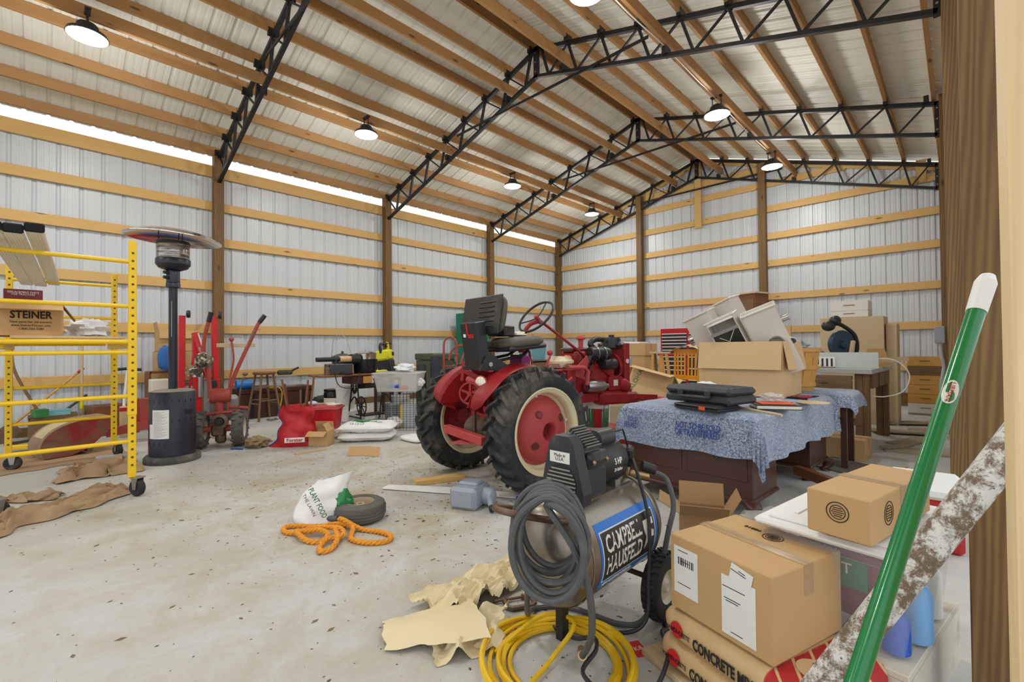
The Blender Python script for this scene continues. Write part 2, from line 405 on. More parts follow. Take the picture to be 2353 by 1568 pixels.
# roof sheets: ribs run down the slope
for sgn, xe in ((-1, XL-.14), (1, .5)):
    L = math.hypot(xe-XRI, top_z(xe)-RZ); me = None
    mb = MB(); pr = ribs(SW); n = len(pr)
    vs = [(0, a, h) for a, h in pr]+[(L, a, h) for a, h in pr]
    mb.add(vs, [(i, i+1, n+i+1, n+i) for i in range(n-1)]); me = mb.mesh('sheet', roofm, False)
    y = YF-.1
    ang = math.atan2(RZ-top_z(xe), abs(xe-XRI))
    while y < 11.1:
        o = inst(me, 'sheet', ceiling, (XRI, y, RZ+.137), (0, ang, 0))
        if sgn < 0: o.rotation_euler = (0, pi-ang, 0); o.scale = (1, 1, -1)
        y += SW
mb = MB(); mb.prism([(-.22, -.065), (0, .0), (.22, -.065), (.22, -.05), (0, .02), (-.22, -.05)], 0, 15.6)
inst(mb.mesh('ridge_cap', roofm, False), 'ridge_cap', ceiling, (XRI, 11.3, RZ+.19), (pi/2, 0, 0))
# front gable, mostly open behind the camera
for x in (XL+.07, -5.9, -3.0, 0.0):
    L = top_z(max(min(x, -.2), -8.6))-.1; inst(board_mesh(L, .14, .14, treated), 'post', wall_front, (x, YF, L/2), (0, -pi/2, 0))
x = XL-.02
while x < .15:
    mb = MB(); pr = ribs(SW); vs = [(a, b, 3.6) for a, b in pr]+[(a, b, roof_z(x+a)-.16) for a, b in pr]; n = len(pr)
    mb.add(vs, [(i, i+1, n+i+1, n+i) for i in range(n-1)])
    inst(mb.mesh('sheet', sheetm, False), 'sheet', wall_front, (x, YF-.1, 0)); x += SW
# ---------------------------------------------------------------- steel trusses
truss_desc = {-1.05: 'black steel roof truss over the front bay, behind the scaffold', 1.99: 'black steel roof truss nearest the camera, rising above the patio heater',
  5.065: 'black steel roof truss crossing the middle of the picture, second from the camera', 8.045: 'black steel roof truss third from the camera, in front of the gable one',
  10.80: 'farthest black steel roof truss, against the back gable wall'}
clipm = MB(); clipm.box((0, 0, .0), (.05, .13, .09)); clip_me = clipm.mesh('purlin_clip', black, False)
for ty, lab in truss_desc.items():
    t = thing('roof_truss', lab, 'truss', (0, ty, 0), group='roof trusses')
    xa, xb = -8.63, min(-.09, xr(ty)-.02)
    D = .40
    def zt(x, t0=xa, t1=xb): return (EZ+.0)+(RZ-.03-EZ)*((x-t0)/(XRI-t0) if x <= XRI else (t1-x)/(t1-XRI))-.03
    for e0, e1 in ((xa, XRI), (XRI, xb)):
        for nm, dz, hh in (('top_chord', 0, .052), ('bottom_chord', -D, .042)):
            mb = MB(); mb.beam((e0, 0, zt(e0)+dz), (e1, 0, zt(e1)+dz), .05, hh); mb.build(nm, black, t, False)
    for x, w_ in ((xa, .05), (xb, .05), (XRI, .075)):
        mb = MB(); mb.box((x, 0, zt(x)-D/2), (w_, .05, D+.06)); pl = mb.build('king_plate' if x == XRI else 'end_plate', black, t, False)
        for q in (-.14, 0, .14): mb = MB(); mb.cyl((x, -.032, zt(x)-D/2+q), (x, -.02, zt(x)-D/2+q), .011, n=8); mb.build('bolt', steel, pl)
    for side in (0, 1):
        nod = [q for q in PX if (q < XRI)] if side == 0 else [q for q in PX if q > XRI][::-1]
        nod = [max(q, xa+.1) if side == 0 else min(q, xb-.1) for q in nod]
        for i in range(len(nod)-1):
            p0, p1 = nod[i], nod[i+1]; bx = p1+(p0-p1)*.27
            for q, r_ in ((p0, .013), (p1, .018)):
                if i == 0 and q == p0: q = p0
                mb = MB(); mb.beam((q, 0, zt(q)), (bx, 0, zt(bx)-D), r_*2, r_*1.6); mb.build('web', black, t, False)
        for q in nod: inst(clip_me, 'purlin_clip', t, (q, .0, zt(q)+.05))
    for q in (-6.48, -4.96, -3.88, -2.38): inst(clip_me, 'purlin_clip', t, (q-.02, 0, zt(q)-D+.05))
    mb = MB(); mb.beam((-6.2, -.045, 4.80), (-2.6, -.045, 4.80), .016, .036); mb.build('tie_bar', black, t, False)
# ---------------------------------------------------------------- hanging lights
glow = emit('led_lens', (1, 1, 1, 1), 40)
where = {(-6.4, .31): 'left row, nearest, above the scaffold', (-6.4, 3.42): 'left row, second from the left edge', (-6.4, 6.6): 'left row, third, behind the middle truss', (-6.4, 9.38): 'left row, farthest, near the back corner',
  (-2.4, 6.62): 'right row, before the third truss', (-2.4, 9.25): 'right row, farthest, near the gable wall', (-2.4, 3.47): 'right row, at the top edge', (-2.4, .4): 'right row, above the camera', (-6.4, -2.6): 'left row, behind the camera', (-2.4, -2.6): 'right row, behind the camera'}
for (x, y), lab in where.items():
    t = thing('hanging_light', 'round LED light under the roof, '+lab, 'light', (x, y, 4.37), group='LED shop lights')
    mb = MB(); mb.lathe([(.0, .12), (.075, .12), (.09, .10), (.1, .04), (.165, .02), (.175, -.01), (.168, -.015)], 24); mb.build('housing', blackp, t)
    mb = MB(); mb.lathe([(.165, -.012), (.12, -.022), (0, -.026)], 24); mb.build('lens', glow, t)
    mb = MB(); mb.tube([(-.06, 0, .1), (-.06, 0, .24), (.06, 0, .24), (.06, 0, .1)], .008, 6); mb.box((-.0, 0, .25), (.16, .05, .02)); mb.build('bracket', blackp, t)
    ld = bpy.data.lights.new('led', 'SPOT'); ld.energy = LAMP_POWER*4; ld.spot_size = R(158); ld.spot_blend = .55; ld.shadow_soft_size = .12; ld.color = (1, .985, .96)
    ld.energy = LAMP_POWER*2.4
    l2 = bpy.data.lights.new('led_spill', 'POINT'); l2.energy = LAMP_POWER*2.0; l2.shadow_soft_size = .14; l2.color = (1, .985, .96)
    lo = bpy.data.objects.new('led_spill', l2); col.objects.link(lo); lo.parent = t; lo.location = (0, 0, -.2)
    lo = bpy.data.objects.new('led', ld); col.objects.link(lo); lo.parent = t; lo.location = (0, 0, -.05)
for path, lab in (([(-2.41, -1, 4.60), (-2.413, 1, 4.585), (-2.41, 3.0, 4.61), (-2.413, 4.2, 4.58), (-2.41, 5, 4.61), (-2.412, 6.0, 4.60), (-2.42, 6.35, 4.62), (-2.413, 7.2, 4.585), (-2.41, 8.2, 4.57), (-2.413, 9.0, 4.60)], 'thin white power cable running along the brace board past the right-hand lights'),):
    mb = MB(); mb.tube(smooth_path(path, 8), .007, 6); tag(mb.build('power_cable', white), lab, 'cable')
# ================================================================ shared builders
def pillow(mb, L, W, T, e1=.35, e2=.35, amp=.02, seed=0, n=28, m=14, c=(0, 0, 0)):
    """soft filled bag: superellipsoid with lumps"""
    def sp(x, e): return math.copysign(abs(x)**e, x)
    vs = []; fs = []
    for j in range(m+1):
        ph = -pi/2+pi*j/m
        for i in range(n):
            th = 2*pi*i/n; d = Vector((sp(cos(ph), e1)*sp(cos(th), e2), sp(cos(ph), e1)*sp(sin(th), e2), sp(sin(ph), .75)))
            k = 1+amp*noise.noise(d*2.3+Vector((seed*5.3, seed, -seed)))
            vs.append((c[0]+d.x*L/2*k, c[1]+d.y*W/2*k, c[2]+d.z*T/2*(1+amp*4*noise.noise(d*3.1+Vector((seed, 9, seed))))))
    for j in range(m): fs += [(j*n+i, j*n+(i+1) % n, (j+1)*n+(i+1) % n, (j+1)*n+i) for i in range(n)]
    return mb.add(vs, fs)
def crumple(mb, c, r, amp=.35, seed=1, fr=2.4, n=26, m=16, floor=None):
    vs = []; fs = []
    for j in range(m+1):
        ph = pi*j/m
        for i in range(n):
            d = Vector((sin(ph)*cos(2*pi*i/n), sin(ph)*sin(2*pi*i/n), cos(ph)))
            q = d*fr+Vector((seed*3.7, seed*1.3, -seed*2.1))
            k = 1+amp*(noise.noise(q)+.6*abs(noise.noise(q*2.3))-.3+.3*noise.noise(q*4.7))
            z = c[2]+d.z*r[2]*k
            if floor is not None: z = max(z, floor)
            vs.append((c[0]+d.x*r[0]*k, c[1]+d.y*r[1]*k, z))
    for j in range(m): fs += [(j*n+i, (j+1)*n+i, (j+1)*n+(i+1) % n, j*n+(i+1) % n) for i in range(n)]
    return mb.add(vs, fs)
def slab(parent, name, w_, h_, mat, loc, rot, t=.0012):
    mb = MB(); mb.box((0, 0, 0), (w_, h_, t)); o = mb.build(name, mat, parent, False); o.location = loc; o.rotation_euler = rot; return o
FRONT, RIGHT, LEFT, TOP, BACK = (pi/2, 0, 0), (pi/2, 0, pi/2), (pi/2, 0, -pi/2), (0, 0, 0), (pi/2, 0, pi)
def paperlabel(parent, w_, h_, loc, rot, seed=1, bars=True):
    lb = slab(parent, 'paper_label', w_, h_, white, loc, rot)
    r = random.Random(seed); mb = MB(); y = h_/2-.012
    while y > -h_/2+.01:
        k = r.random()
        if k < .55: mb.box((-w_/2+.008+w_*.2*r.random()+w_*.2, y, .0009), (w_*(.25+.45*r.random()), .0022, .0006))
        y -= .007+(.02 if r.random() < .3 else 0)
    if bars:
        x = -w_*.3
        while x < w_*.35: mb.box((x, h_*.2, .0009), (.0015+.003*r.random(), h_*.16, .0006)); x += .005+.004*r.random()
    mb.build('print', ink, lb, False, kind='stuff'); return lb
tape_m = clear('packing_tape', rgb(214, 190, 150), .15, .3)
def carton(name, label, dims, loc, rz=0, mat=None, top='closed', tape=True, cat='box', rot=None, flap=(.0, .0, .0, .0), group=None, fl_len=None):
    """cardboard box; top closed, or open with four flaps at given angles (0 = flat closed .. 180+ hanging)"""
    L, W, Hh = dims; mat = mat or card
    t = thing(name, label, cat, loc, rz, group, rot); th = .005
    if top == 'closed':
        mb = MB(); mb.box((0, 0, Hh/2), (L, W, Hh), ch=.003); mb.build('body', mat, t, False)
        mb = MB(); mb.box((0, .0, Hh+.0008), (L*.985, .0025, .0016)); mb.build('flap_seam', card_dark, t, False)
        if tape:
            mb = MB(); mb.box((0, 0, Hh+.0022), (L+.003, .05, .0008))
            for s_ in (-1, 1): mb.box((s_*(L/2+.0012), 0, Hh-.045), (.0008, .05, .09))
            mb.build('tape', tape_m, t, False)
    else:
        mb = MB(); mb.box((0, 0, th/2), (L, W, th)); mb.build('bottom', mat, t, False)
        for nm, c, d in (('side', (0, -W/2+th/2, Hh/2), (L, th, Hh)), ('side', (0, W/2-th/2, Hh/2), (L, th, Hh)), ('end', (-L/2+th/2, 0, Hh/2), (th, W-2*th, Hh)), ('end', (L/2-th/2, 0, Hh/2), (th, W-2*th, Hh))):
            mb = MB(); mb.box(c, d); mb.build(nm, mat, t, False)
        fl_ = fl_len or W/2
        for i, (c, rz_, w_) in enumerate((((0, -W/2, Hh), 0, L), ((0, W/2, Hh), pi, L), ((-L/2, 0, Hh), -pi/2, W), ((L/2, 0, Hh), pi/2, W))):
            if flap[i] is None: continue
            mb = MB(); mb.box((0, fl_/2, 0), (w_*.985, fl_, .004)); f = mb.build('flap', mat, t, False)
            f.location = c; f.rotation_euler = Euler((R(flap[i]), 0, rz_))
    return t
def bucket(name, label, loc, r, h, mat, rimm=None, handle=True, rz=0, lid=None):
    t = thing(name, label, 'bucket', loc, rz)
    mb = MB(); mb.lathe([(0, .004), (r*.86, 0), (r*.88, .01), (r*.97, h*.82), (r*1.03, h*.83), (r*1.03, h*.86), (r*.99, h*.865), (r, h*.97), (r*1.04, h*.975), (r*1.04, h), (r*.97, h), (r*.95, h*.86), (r*.85, .012), (0, .012)], 28); mb.build('body', mat, t)
    if handle:
        pts = [(r*1.05*cos(a), -.25*r-r*.75*sin(a)*.55, h*.84-r*1.15*sin(a)) for a in [pi*i/12 for i in range(13)]]
        mb = MB(); mb.tube(pts, .0035, 6); mb.build('handle', steel, t)
    if lid: mb = MB(); mb.lathe([(0, h+.012), (r*1.0, h+.012), (r*1.07, h+.006), (r*1.08, h-.03), (r*1.05, h-.03)], 28); mb.build('lid', lid, t)
    return t

def flatbag(mb, L, W, T, seed=0, n=22, m=16, wr=.012, pinch=.55):
    """filled sack with flat seams at its rim"""
    vs = []; fs = []; k = m+1
    for sg in (1, -1):
        for i in range(n+1):
            for j in range(m+1):
                u, v = -1+2*i/n, -1+2*j/m; h = max(0, (1-abs(u)**5)*(1-abs(v)**4))**pinch
                w_ = wr*noise.noise(Vector((u*3+seed, v*3, seed*2.0)))*h+wr*.7*noise.noise(Vector((u*8, v*7+seed, seed)))*h
                e = .02*noise.noise(Vector((u*2, v*2, seed+4.0)))
                vs.append((u*L/2*(1-.05*v*v)+e, v*W/2*(1-.05*u*u)+e, sg*(T/2*h+.001)+w_))
    o = (n+1)*k
    for i in range(n):
        for j in range(m):
            q = (i*k+j, (i+1)*k+j, (i+1)*k+j+1, i*k+j+1); fs.append(q); fs.append(tuple(x+o for x in q[::-1]))
    for i in range(n):
        for j in (0, m): q = (i*k+j, (i+1)*k+j, (i+1)*k+j+o, i*k+j+o); fs.append(q if j else q[::-1])
    for j in range(m):
        for i in (0, n): q = (i*k+j, i*k+j+1, i*k+j+1+o, i*k+j+o); fs.append(q[::-1] if i else q)
    return mb.add(vs, fs)
# ================================================================ foreground right: compressor, hoses, boxes, bags, tote
tankm = plain('tank_steel', rgb(150, 143, 130), .3, .75, .2, 3, rgb(120, 104, 84), .42)
hosem = plain('grey_rubber', rgb(82, 84, 85), .55, 0, .18, 14, rgb(120, 116, 108), .35)
decal_blue = plain('decal_blue', rgb(22, 112, 204), .4)
decal_black = plain('decal_black', rgb(40, 36, 34), .45)
decal_white = plain('decal_white', rgb(226, 224, 216), .5)
C = thing('air_compressor', 'steel horizontal air compressor with black motor and blue and black tank decal', 'compressor', (-1.07, 1.546, 0))
C.scale = (.9, .76, .96)
TR, TZ = .196, .383
prof = [(0, -.44), (.06, -.436), (.11, -.424), (.155, -.40), (.183, -.365), (TR, -.32), (TR, .30), (.185, .345), (.155, .38), (.11, .404), (.06, .416), (0, .42)]
mb = MB(); mb.lathe([(r_, z_) for r_, z_ in prof], 40, (0, 0, TZ), (0, 1, 0)); tank = mb.build('tank', tankm, C)
mb = MB(); mb.lathe([(TR+.001, -.322), (TR+.004, -.318), (TR+.004, -.312), (TR+.001, -.308)], 40, (0, 0, TZ), (0, 1, 0)); mb.build('weld_seam', tankm, tank)
mb = MB(); mb.lathe([(TR+.001, .282), (TR+.004, .286), (TR+.004, .292), (TR+.001, .296)], 40, (0, 0, TZ), (0, 1, 0)); mb.build('weld_seam', tankm, tank)
def cylpatch(name, mat, y0, y1, a0, a1, off, parent):
    mb = MB(); r_ = TR+off
    mb.grid(lambda u, v: (r_*cos(a0+(a1-a0)*v), y0+(y1-y0)*u, TZ+r_*sin(a0+(a1-a0)*v)), 6, 10); return mb.build(name, mat, parent)
dec = cylpatch('decal', decal_blue, -.26, .27, R(-33), R(39), .0012, C)
cylpatch('decal_border', decal_white, -.245, .245, R(-24), R(29.5), .0018, dec)
cylpatch('decal_field', decal_black, -.238, .238, R(-22.5), R(28), .0024, dec)
def tb(a0, y0=0): return lambda c: ((TR+.003+c.z)*cos(a0+c.y/TR), y0+c.x, TZ+(TR+.003+c.z)*sin(a0+c.y/TR))
text_mb('CAMPBELL', .088, decal_white, 'lettering', dec, bend=tb(R(14), -.055), width=.32, bold=.0014)
text_mb('HAUSFELD', .088, decal_white, 'lettering', dec, bend=tb(R(-8), -.055), width=.32, bold=.0014)
text_mb('NEW ALUMINUM-FREE AIR', .02, decal_white, 'lettering', dec, bend=tb(R(-28.5), -.10), width=.26)
star = MB()
star.prism([(-.05, .055), (.045, .055), (.045, .03), (-.0, .028), (.03, .005), (.045, .005), (.045, -.02), (.01, -.02), (.02, -.055), (-.01, -.03), (-.05, -.055), (-.033, -.01), (-.05, .02)], 0, .0006)
star.v = [tb(R(3), .178)(Vector(p)) for p in star.v]; star.build('emblem', decal_white, dec, False)
mb = MB(); mb.box((0, -.02, .563), (.17, .56, .012)); 
for s_ in (-1, 1): mb.box((s_*.086, -.02, .535), (.006, .56, .065), (0, -s_*.25, 0))
mb.build('mounting_plate', plain('plate_steel', rgb(128, 124, 116), .45, .6, .15, 5, rgb(110, 84, 62), .4), C, False)
shell = plain('shroud_black', rgb(40, 42, 46), .48, 0, .12, 5, rgb(112, 106, 96), .3)
mb = MB()
mb.prism([(-.115, .575), (.105, .575), (.115, .62), (.06, .80), (.03, .825), (-.05, .825), (-.08, .80), (-.12, .66)], 0, .07, Matrix.Translation((.045, -.24, 0)) @ Matrix.Rotation(pi/2, 4, 'X') @ Matrix.Scale(.86, 4, (1, 0, 0)))
mb.build('shroud', shell, C, False)
mb = MB(); mb.box((.02, -.15, .64), (.19, .20, .13), ch=.02); mb.build('crankcase_cover', shell, C)
g_ = MB(); g_.cyl((.035, -.312, .645), (.035, -.308, .645), .075, n=28); gr_ = g_.build('grille', black, C)
slatm = plain('grille_slat', rgb(150, 148, 142), .5)
for i in range(9):
    z = .585+i*.0145; hw = math.sqrt(max(0, .073**2-(z-.645)**2))
    mb = MB(); mb.box((.035, -.3135, z), (2*hw, .003, .005)); mb.build('slat', slatm, gr_, False)
pl_ = slab(C, 'name_plate', .14, .022, decal_white, (.04, -.3165, .6), (pi/2, R(0), 0)); text_mb('CAMPBELL HAUSFELD', .014, ink, 'lettering', pl_, (0, 0, .001), width=.12)
pl_ = slab(C, 'origin_label', .1, .042, decal_white, (.03, -.3115, .745), FRONT); text_mb('Made in\nU.S.A.', .018, ink, 'lettering', pl_, (0, 0, .001))
headm = plain('cast_alloy', rgb(118, 118, 116), .5, .5, .15, 8, rgb(92, 84, 72), .4)
hd = MB(); hd.at((.0, -.16, .725), (0, R(38), 0)); hd.box((0, 0, .03), (.115, .125, .13), ch=.008); head = hd.build('cylinder_head', headm, C)
for i in range(9):
    mb = MB(); mb.at((.0, -.16, .725), (0, R(38), 0)); mb.box((-.052+.013*i, 0, .102), (.005, .12, .02)); mb.build('fin', headm, head, False)
mb = MB(); mb.at((.012, -.145, .74), (0, R(38), 0)); mb.box((.078, 0, .01), (.05, .15, .15), ch=.022); cov = mb.build('head_cover', shell, C)
for a, b in ((-.055, .06), (.055, .06), (-.055, -.05), (.055, -.05)):
    mb = MB(); mb.at((.012, -.145, .74), (0, R(38), 0)); mb.cyl((.1, a, b), (.111, a, b), .009, n=10); mb.build('bolt', plain('brass', rgb(176, 150, 110), .35, .8) if 'brass' not in MATS else MATS['brass'], cov)
brass = MATS['brass']
mb = MB(); mb.lathe([(0, -.07), (.08, -.07), (.088, -.055), (.088, .15), (.08, .168), (.06, .178), (0, .18)], 32, (0, .05, .665), (0, 1, 0)); mot = mb.build('motor', blackp, C)
def mbend(z0, y0): return lambda c: ((.0895+c.z)*cos(z0+c.y/.088), y0+c.x, .665+(.0895+c.z)*sin(z0+c.y/.088))
text_mb('5 HP', .034, decal_white, 'lettering', mot, bend=mbend(R(10), .10), bold=.001)
text_mb('30 Gallon', .02, decal_white, 'lettering', mot, bend=mbend(R(-12), .10), bold=.0006)
mb = MB(); mb.cyl((-.0, .03, .765), (-.0, .17, .765), .04, n=20); mb.build('capacitor_cover', blackp, C)
for y_ in (-.18, .12):
    mb = MB(); mb.box((.05, y_, .58), (.045, .05, .035)); mb.build('motor_foot', steel, C, False)
mb = MB(); mb.box((.02, .31, .665), (.075, .11, .085), (0, 0, R(20)), ch=.012); mb.build('pressure_switch', blackp, C)
mb = MB(); mb.cyl((.02, .31, .55), (.02, .31, .63), .012); mb.cyl((.06, .27, .6), (.13, .33, .585), .014); mb.build('manifold', brass, C)
mb = MB(); mb.cyl((.09, .34, .625), (.135, .385, .605), .024, n=18); mb.build('regulator_knob', blackp, C)
for s_ in (-1, 1):
    mb = MB(); mb.tube([(-.03*s_, .29, .62), (-.02*s_, .25, .6), (-.01, .2, .62)], .01, 8); mb.build('conduit', steel, C)
mb = MB(); mb.tube([(0.01, .17, .70), (.0, .2, .78), (.03, .26, .79), (.03, .31, .71)], .005, 6); mb.build('motor_lead', blackp, C)
mb = MB(); mb.tube(smooth_path([(.10, -.24, .51), (.1, -.36, .53), (.085, -.50, .565), (.04, -.63, .60), (-.03, -.655, .605), (-.085, -.6, .59), (-.11, -.45, .55), (-.10, -.24, .51)], 6), .012, 10); mb.build('handle', rust, C)
mb = MB(); mb.beam((-.04, -.2, .19), (-.04, -.2, .0), .05, .035); mb.build('foot', blackp, C, False)
mb = MB(); mb.cyl((-.2, .30, .155), (.2, .30, .155), .012); mb.build('axle', black, C)
tire = MB(); tire.lathe([(.07, -.03), (.105, -.04), (.128, -.037), (.138, -.015), (.138, .015), (.128, .037), (.105, .04), (.07, .03)], 30, (0, 0, 0), (1, 0, 0))
for i in range(30):
    for s_ in (-1, 1):
        a = 2*pi*(i+.5*(s_ > 0))/30; tire.box((s_*.016, .139*cos(a), .139*sin(a)), (.03, .013, .008), (a-pi/2, 0, s_*.4))
tm = tire.mesh('tire', rubber); hubm = MB(); hubm.lathe([(0, .025), (.02, .03), (.03, .012), (.06, .01), (.072, .03), (.075, .03), (.075, -.03), (0, -.03)], 24, (0, 0, 0), (1, 0, 0)); hm = hubm.mesh('hub', offwhite)
for s_ in (-1, 1):
    w_ = inst(tm, 'wheel', C, (s_*.205, .30, .146), scale=(1, 1.22, 1)); inst(hm, 'hub', w_)
cordm = plain('black_cord', rgb(44, 45, 48), .5, 0, .15, 14, rgb(92, 88, 80), .3)
def Lc(x, y, z): return ((x+1.07)/.9, (y-1.546)/.76, z/.96)
mb = MB(); mb.tube(smooth_path([Lc(-1.03, 1.79, .63), Lc(-.97, 1.72, .61), Lc(-.915, 1.69, .50), Lc(-.885, 1.67, .40), Lc(-.88, 1.65, .22), Lc(-.88, 1.62, .06), Lc(-.96, 1.55, .013), Lc(-1.16, 1.50, .013), Lc(-1.22, 1.42, .014), Lc(-1.06, 1.40, .02), Lc(-.98, 1.42, .045), Lc(-.93, 1.36, .05), Lc(-.90, 1.24, .046), Lc(-.80, 1.25, .02), Lc(-.72, 1.36, .014), Lc(-.73, 1.50, .06), Lc(-.79, 1.575, .075), Lc(-.80, 1.65, .045)], 8), .0085, 8); pc = mb.build('power_cord', cordm, C)
mb = MB(); mb.cyl(Lc(-.80, 1.63, .05), Lc(-.83, 1.69, .03), .013, .019, 12); mb.box(Lc(-.835, 1.7, .028), (.03, .02, .03)); mb.build('plug', blackp, pc)
# air hose: loops over the handle, ends hanging to the floor
pts = []; r5 = random.Random(3)
nrm = Vector((.45, -.89, 0)).normalized(); ux = Vector((.89, .45, 0)).normalized()
for k in range(7):
    rx = .10+.028*r5.random(); rzz = .112+.05*r5.random(); off = -.05+.022*k; cx = .022+r5.uniform(-.018, .022)
    for i in range(14):
        a = pi/2+2*pi*i/14
        cc = Vector((-.985, 1.15, .66-rzz-.004*k)); q = cc+nrm*(off+.022*i/14)+ux*(cx+rx*cos(a))+Vector((0, 0, rzz*sin(a)))
        if sin(a) > .93: q.z = max(q.z, .63+.003*k)
        pts.append(q)
pts += [(-.93, 1.10, .62), (-.86, 1.14, .5), (-.83, 1.18, .36), (-.85, 1.22, .2), (-.93, 1.28, .07)]
H_ = thing('air_hose', 'grey rubber air hose looped over the compressor handle', 'hose', (0, 0, 0))
mb = MB(); mb.tube(smooth_path(pts, 4), .0115, 8); mb.build('coil', hosem, H_)
mb = MB(); mb.cyl((-.93, 1.28, .07), (-.965, 1.325, .045), .016); mb.cyl((-.965, 1.325, .045), (-.99, 1.355, .03), .012); mb.build('coupling', brass, H_)
mb = MB(); mb.tube(smooth_path([(-.955, 1.83, .575), (-.91, 1.87, .545), (-.87, 1.85, .45), (-.868, 1.80, .36), (-.88, 1.74, .2), (-.90, 1.66, .05), (-.98, 1.6, .016), (-1.2, 1.56, .014), (-1.3, 1.45, .014), (-1.2, 1.30, .1), (-1.12, 1.22, .3)], 8), .0105, 8); mb.build('supply_end', hosem, H_)
# yellow hose on the floor
yhm = plain('yellow_hose', rgb(228, 184, 14), .42, 0, .1, 10, rgb(120, 98, 30), .26)
Y = thing('yellow_hose', 'coiled yellow hose lying on the floor in front of the compressor', 'hose', (-1.02, 1.265, 0))
pts = []; r5 = random.Random(11)
for k in range(8):
    ra = .175+.012*k+.02*r5.random(); ox, oy = r5.uniform(-.018, .018), r5.uniform(-.018, .018)
    for i in range(12):
        a = 2*pi*i/12+k*.05; pts.append((ox+ra*cos(a), oy+ra*sin(a), .011+.0065*k*(.6+.4*sin(a*2+k))))
mb = MB(); mb.tube(smooth_path(pts, 4), .0085, 7); mb.build('coil', yhm, Y)
mb = MB(); mb.tube(smooth_path([(-.2, -.12, .012), (-.16, .1, .07), (-.03, .13, .08), (-.02, -.02, .02), (.02, -.2, .02), (.12, -.34, .01)], 8), .0085, 7); mb.build('loose_loop', yhm, Y)
mb = MB(); mb.cyl((-.80, 1.60, .008), (-.775, 1.67, .008), .006); tag(mb.build('hose_scrap', yhm), 'short cut piece of yellow hose by the power plug', 'hose')
# brown paper
paperm = plain('kraft_paper', rgb(224, 208, 168), .75, 0, .06, 5)
P_ = thing('kraft_paper', 'torn sheet of tan kraft paper crumpled beside the compressor', 'paper', (0, 0, 0))
def quad(p00, p10, p01, p11, u, v):
    a = Vector(p00).lerp(Vector(p10), u); b = Vector(p01).lerp(Vector(p11), u); return a.lerp(b, v)
def pf(p00, p10, p01, p11, amp, fr, seed, lift=.004, arch=0):
    def f(u, v):
        q = quad(p00, p10, p01, p11, u, v); s_ = noise.noise(Vector((u*fr, v*fr*.6, seed)))+.5*abs(noise.noise(Vector((u*fr*2.1, v*fr*3, seed+7))))
        e = .03*noise.noise(Vector((u*5, v*5, seed+3)))
        return (q.x+e*(abs(u-.5) > .45), q.y+e, max(.004, q.z+lift+amp*(s_+.25)+arch*sin(pi*v)))
    return f
mb = MB(); mb.sheet(pf((-1.53, .88, .0), (-1.22, 1.13, .065), (-1.69, .965, 0), (-1.52, 1.28, .03), .012, 2, 1, .004, .03), 14, 10, .0012); mb.build('flat_end', paperm, P_)
mb = MB(); mb.sheet(pf((-1.47, 1.20, .0), (-1.46, 1.64, .0), (-1.71, 1.10, 0), (-1.67, 1.84, .01), .085, 5.2, 4, .012), 40, 30, .0012); mb.build('crumpled_length', paperm, P_)
mb = MB(); mb.sheet(pf((-1.33, .96, .0), (-1.21, 1.17, .0), (-1.47, 1.05, .0), (-1.36, 1.36, .045), .05, 4.2, 9, .006), 22, 16, .0012); mb.build('folded_end', paperm, P_)
# C-clamp
t = thing('clamp', 'rusty steel C-clamp lying on the floor by the kraft paper', 'clamp', (-1.385, 1.45, .012), R(60))
mb = MB(); mb.tube([(-.06, .035, 0), (-.06, -.03, 0), (-.045, -.045, 0), (.045, -.045, 0), (.06, -.03, 0), (.06, .03, 0)], .011, 8); mb.build('frame', rust, t)
mb = MB(); mb.cyl((-.11, .03, 0), (.02, .03, 0), .006, n=8); mb.cyl((.02, .03, 0), (.03, .03, 0), .013, n=10); mb.cyl((-.105, .03, -.03), (-.105, .03, .03), .003, n=6); mb.build('screw', rust, t)
t = tag(slab(None, 'packaging_card', .05, .085, plain('red_card', rgb(206, 46, 46), .6), (-.865, 1.535, .002), (0, 0, R(60))), 'small red packaging card on the floor beside the yellow hose', 'card')
text_mb('K8', .03, decal_white, 'lettering', t, (0, 0, .001))
# concrete mix bags
bagp, nt, bs = newmat('bag_paper')
tc = N(nt, 'ShaderNodeTexCoord'); sx = N(nt, 'ShaderNodeSeparateXYZ'); nt.links.new(tc.outputs['Object'], sx.inputs[0])
redmask = ramp(nt, sx.outputs[0], .130, .133)
wv = N(nt, 'ShaderNodeTexWave', bands_direction='DIAGONAL'); wv.inputs['Scale'].default_value = 8; nt.links.new(tc.outputs['Object'], wv.inputs['Vector'])
redc = mixc(nt, ramp(nt, wv.outputs[0], .93, .96), rgb(176, 34, 34), rgb(206, 172, 124))
nn = noise_t(nt, tc.outputs['Object'], 9, 5)
nt.links.new(mixc(nt, redmask, mixc(nt, nn, rgb(196, 162, 112), rgb(214, 182, 134)), redc), bs.inputs['Base Color']); bs.inputs['Roughness'].default_value = .7
bump(nt, bs, nn, .15, .01)
redink = plain('red_ink', rgb(204, 30, 36), .6)
